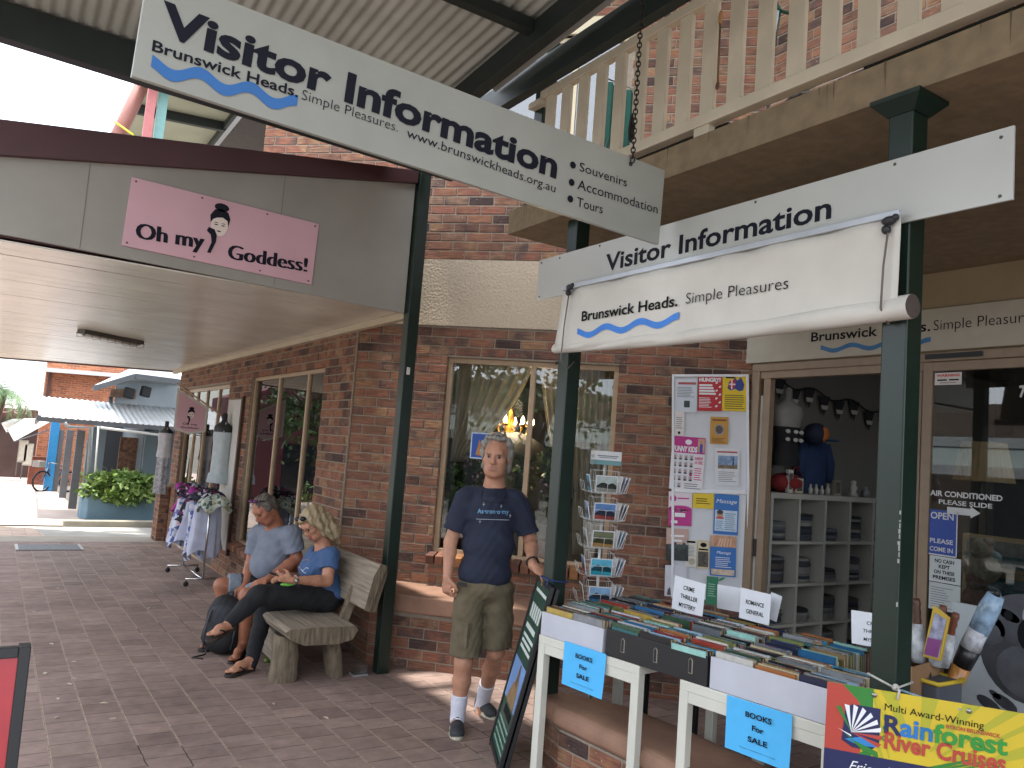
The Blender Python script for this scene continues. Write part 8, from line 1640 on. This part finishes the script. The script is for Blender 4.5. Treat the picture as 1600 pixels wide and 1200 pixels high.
mann('black bust in a pale grey blue singlet dress beside the dress shop door', (349, 675), 11.5, .98, GREYD)
mann('black bust in a pale grey top and striped trousers beyond the door', (259, 680), 15.0, .92, M('#a9a7aa', .85, .12, 14), lower=multi('grey_stripe', ['#8b898c', '#77757a', '#9a989b'], 26))
b = MB(); a, c = GX(352, 632, 2.735), GX(372, 636, 2.735); b.box((2.728, 11.0, gz(11) + .35), (2.752, 11.72, 2.12), M('#b7b4ae', .6, .05)); t = tag(b.build('display_board'), 'narrow white display board fixed to the wall behind the grey singlet dress', 'board'); b = MB(); b.box((2.72, 10.93, gz(11) + .3), (2.758, 10.998, 2.16), M('#4a3326', .7, .2)); par(b.build('timber_edge'), t)

# ------------------------------------------------------------------ small things on the ground and walls
q0, q1 = GG(26, 857), GG(130, 861); b = MB(); PLT = M('#5c5d60', .6, .25, 14, .3, metal=.3, name='cast_iron'); yq = 14.45
b.ob((q0.x, yq - .35, gz(yq - .35) + .002), (q1.x - q0.x, 0, 0), (0, .75, -.018), (0, 0, .008), PLT); dc = b.build('drain_cover'); tag(dc, 'dark cast iron drain cover set across the far end of the walkway', 'drain cover')
for x in (q0.x, q1.x): b = MB(); b.ob((x - .02, yq - .36, gz(yq - .36) + .004), (.04, 0, 0), (0, .77, -.018), (0, 0, .012), M('#a8a7a2', .5)); par(b.build('rim'), dc)
r = random.Random(33)
for u, v in ((118, 905), (128, 838 + 30), (80, 1007), (115, 1035), (108, 1070), (70, 1053), (90, 1093), (162, 1100), (88, 1122), (427, 1101), (509, 1123), (232, 951), (90, 920), (255, 872), (76, 943), (60, 890)):
    c = GG(u, v); a = r.uniform(0, 3.1); d = V((math.cos(a), math.sin(a), 0)); s_ = V((-d.y, d.x, 0)); L_ = r.uniform(.02, .035); b = MB(); b.add([c + UP * .004 - d * L_, c + UP * .008 + s_ * L_ * .45, c + UP * .006 + d * L_, c + UP * .010 - s_ * L_ * .45], [(0, 1, 2, 3)], M('#b5aa96', .8, .2)); tag(b.build('fallen_leaf'), 'small pale dry leaf lying on the brown paving', 'leaf', 'pale leaves on the paving')
c = GG(561, 1055); b = MB(); gp = glassmat('clear_plastic', (.9, .9, .9), .1); b.box((c.x - .05, c.y - .03, c.z), (c.x + .05, c.y + .05, c.z + .09), gp); t = tag(b.build('plastic_tub'), 'clear plastic tub lying beside the near leg of the bench', 'tub'); b = MB(); b.box((c.x - .06, c.y - .035, c.z), (c.x + .06, c.y + .055, c.z + .012), M('#8b8d8d', .4)); par(b.build('lid'), t)
c = GG(424, 1036); b = MB(); leaves(b, c + UP * .01, (.05, .05, .012), 14, .035, LEAFB, 3); tag(b.build('weed_leaves'), 'few green leaves on the paving under the seated woman', 'leaf')
p = GY(632, 579, 5.88); b = MB(); b.box((2.735, 5.872, p.z - .03), (2.762, 5.8795, p.z + .03), M('#c9c6bb', .5)); b.lathe((2.749, 5.8715, p.z + .018), [(.004, 0), (.002, .002)], STEEL, 8, (0, -1, 0)); tag(b.build('label_plate'), 'small white plate screwed to the post beside the bench', 'plate')
b = MB(); p = GC(873, 568, KC - .03); b.box((p.x - .03, p.y - .03, p.z - .012), (p.x + .03, p.y + .01, p.z + .012), BLACK); tag(b.build('window_sensor'), 'small black sensor on the head of the angled window', 'sensor')
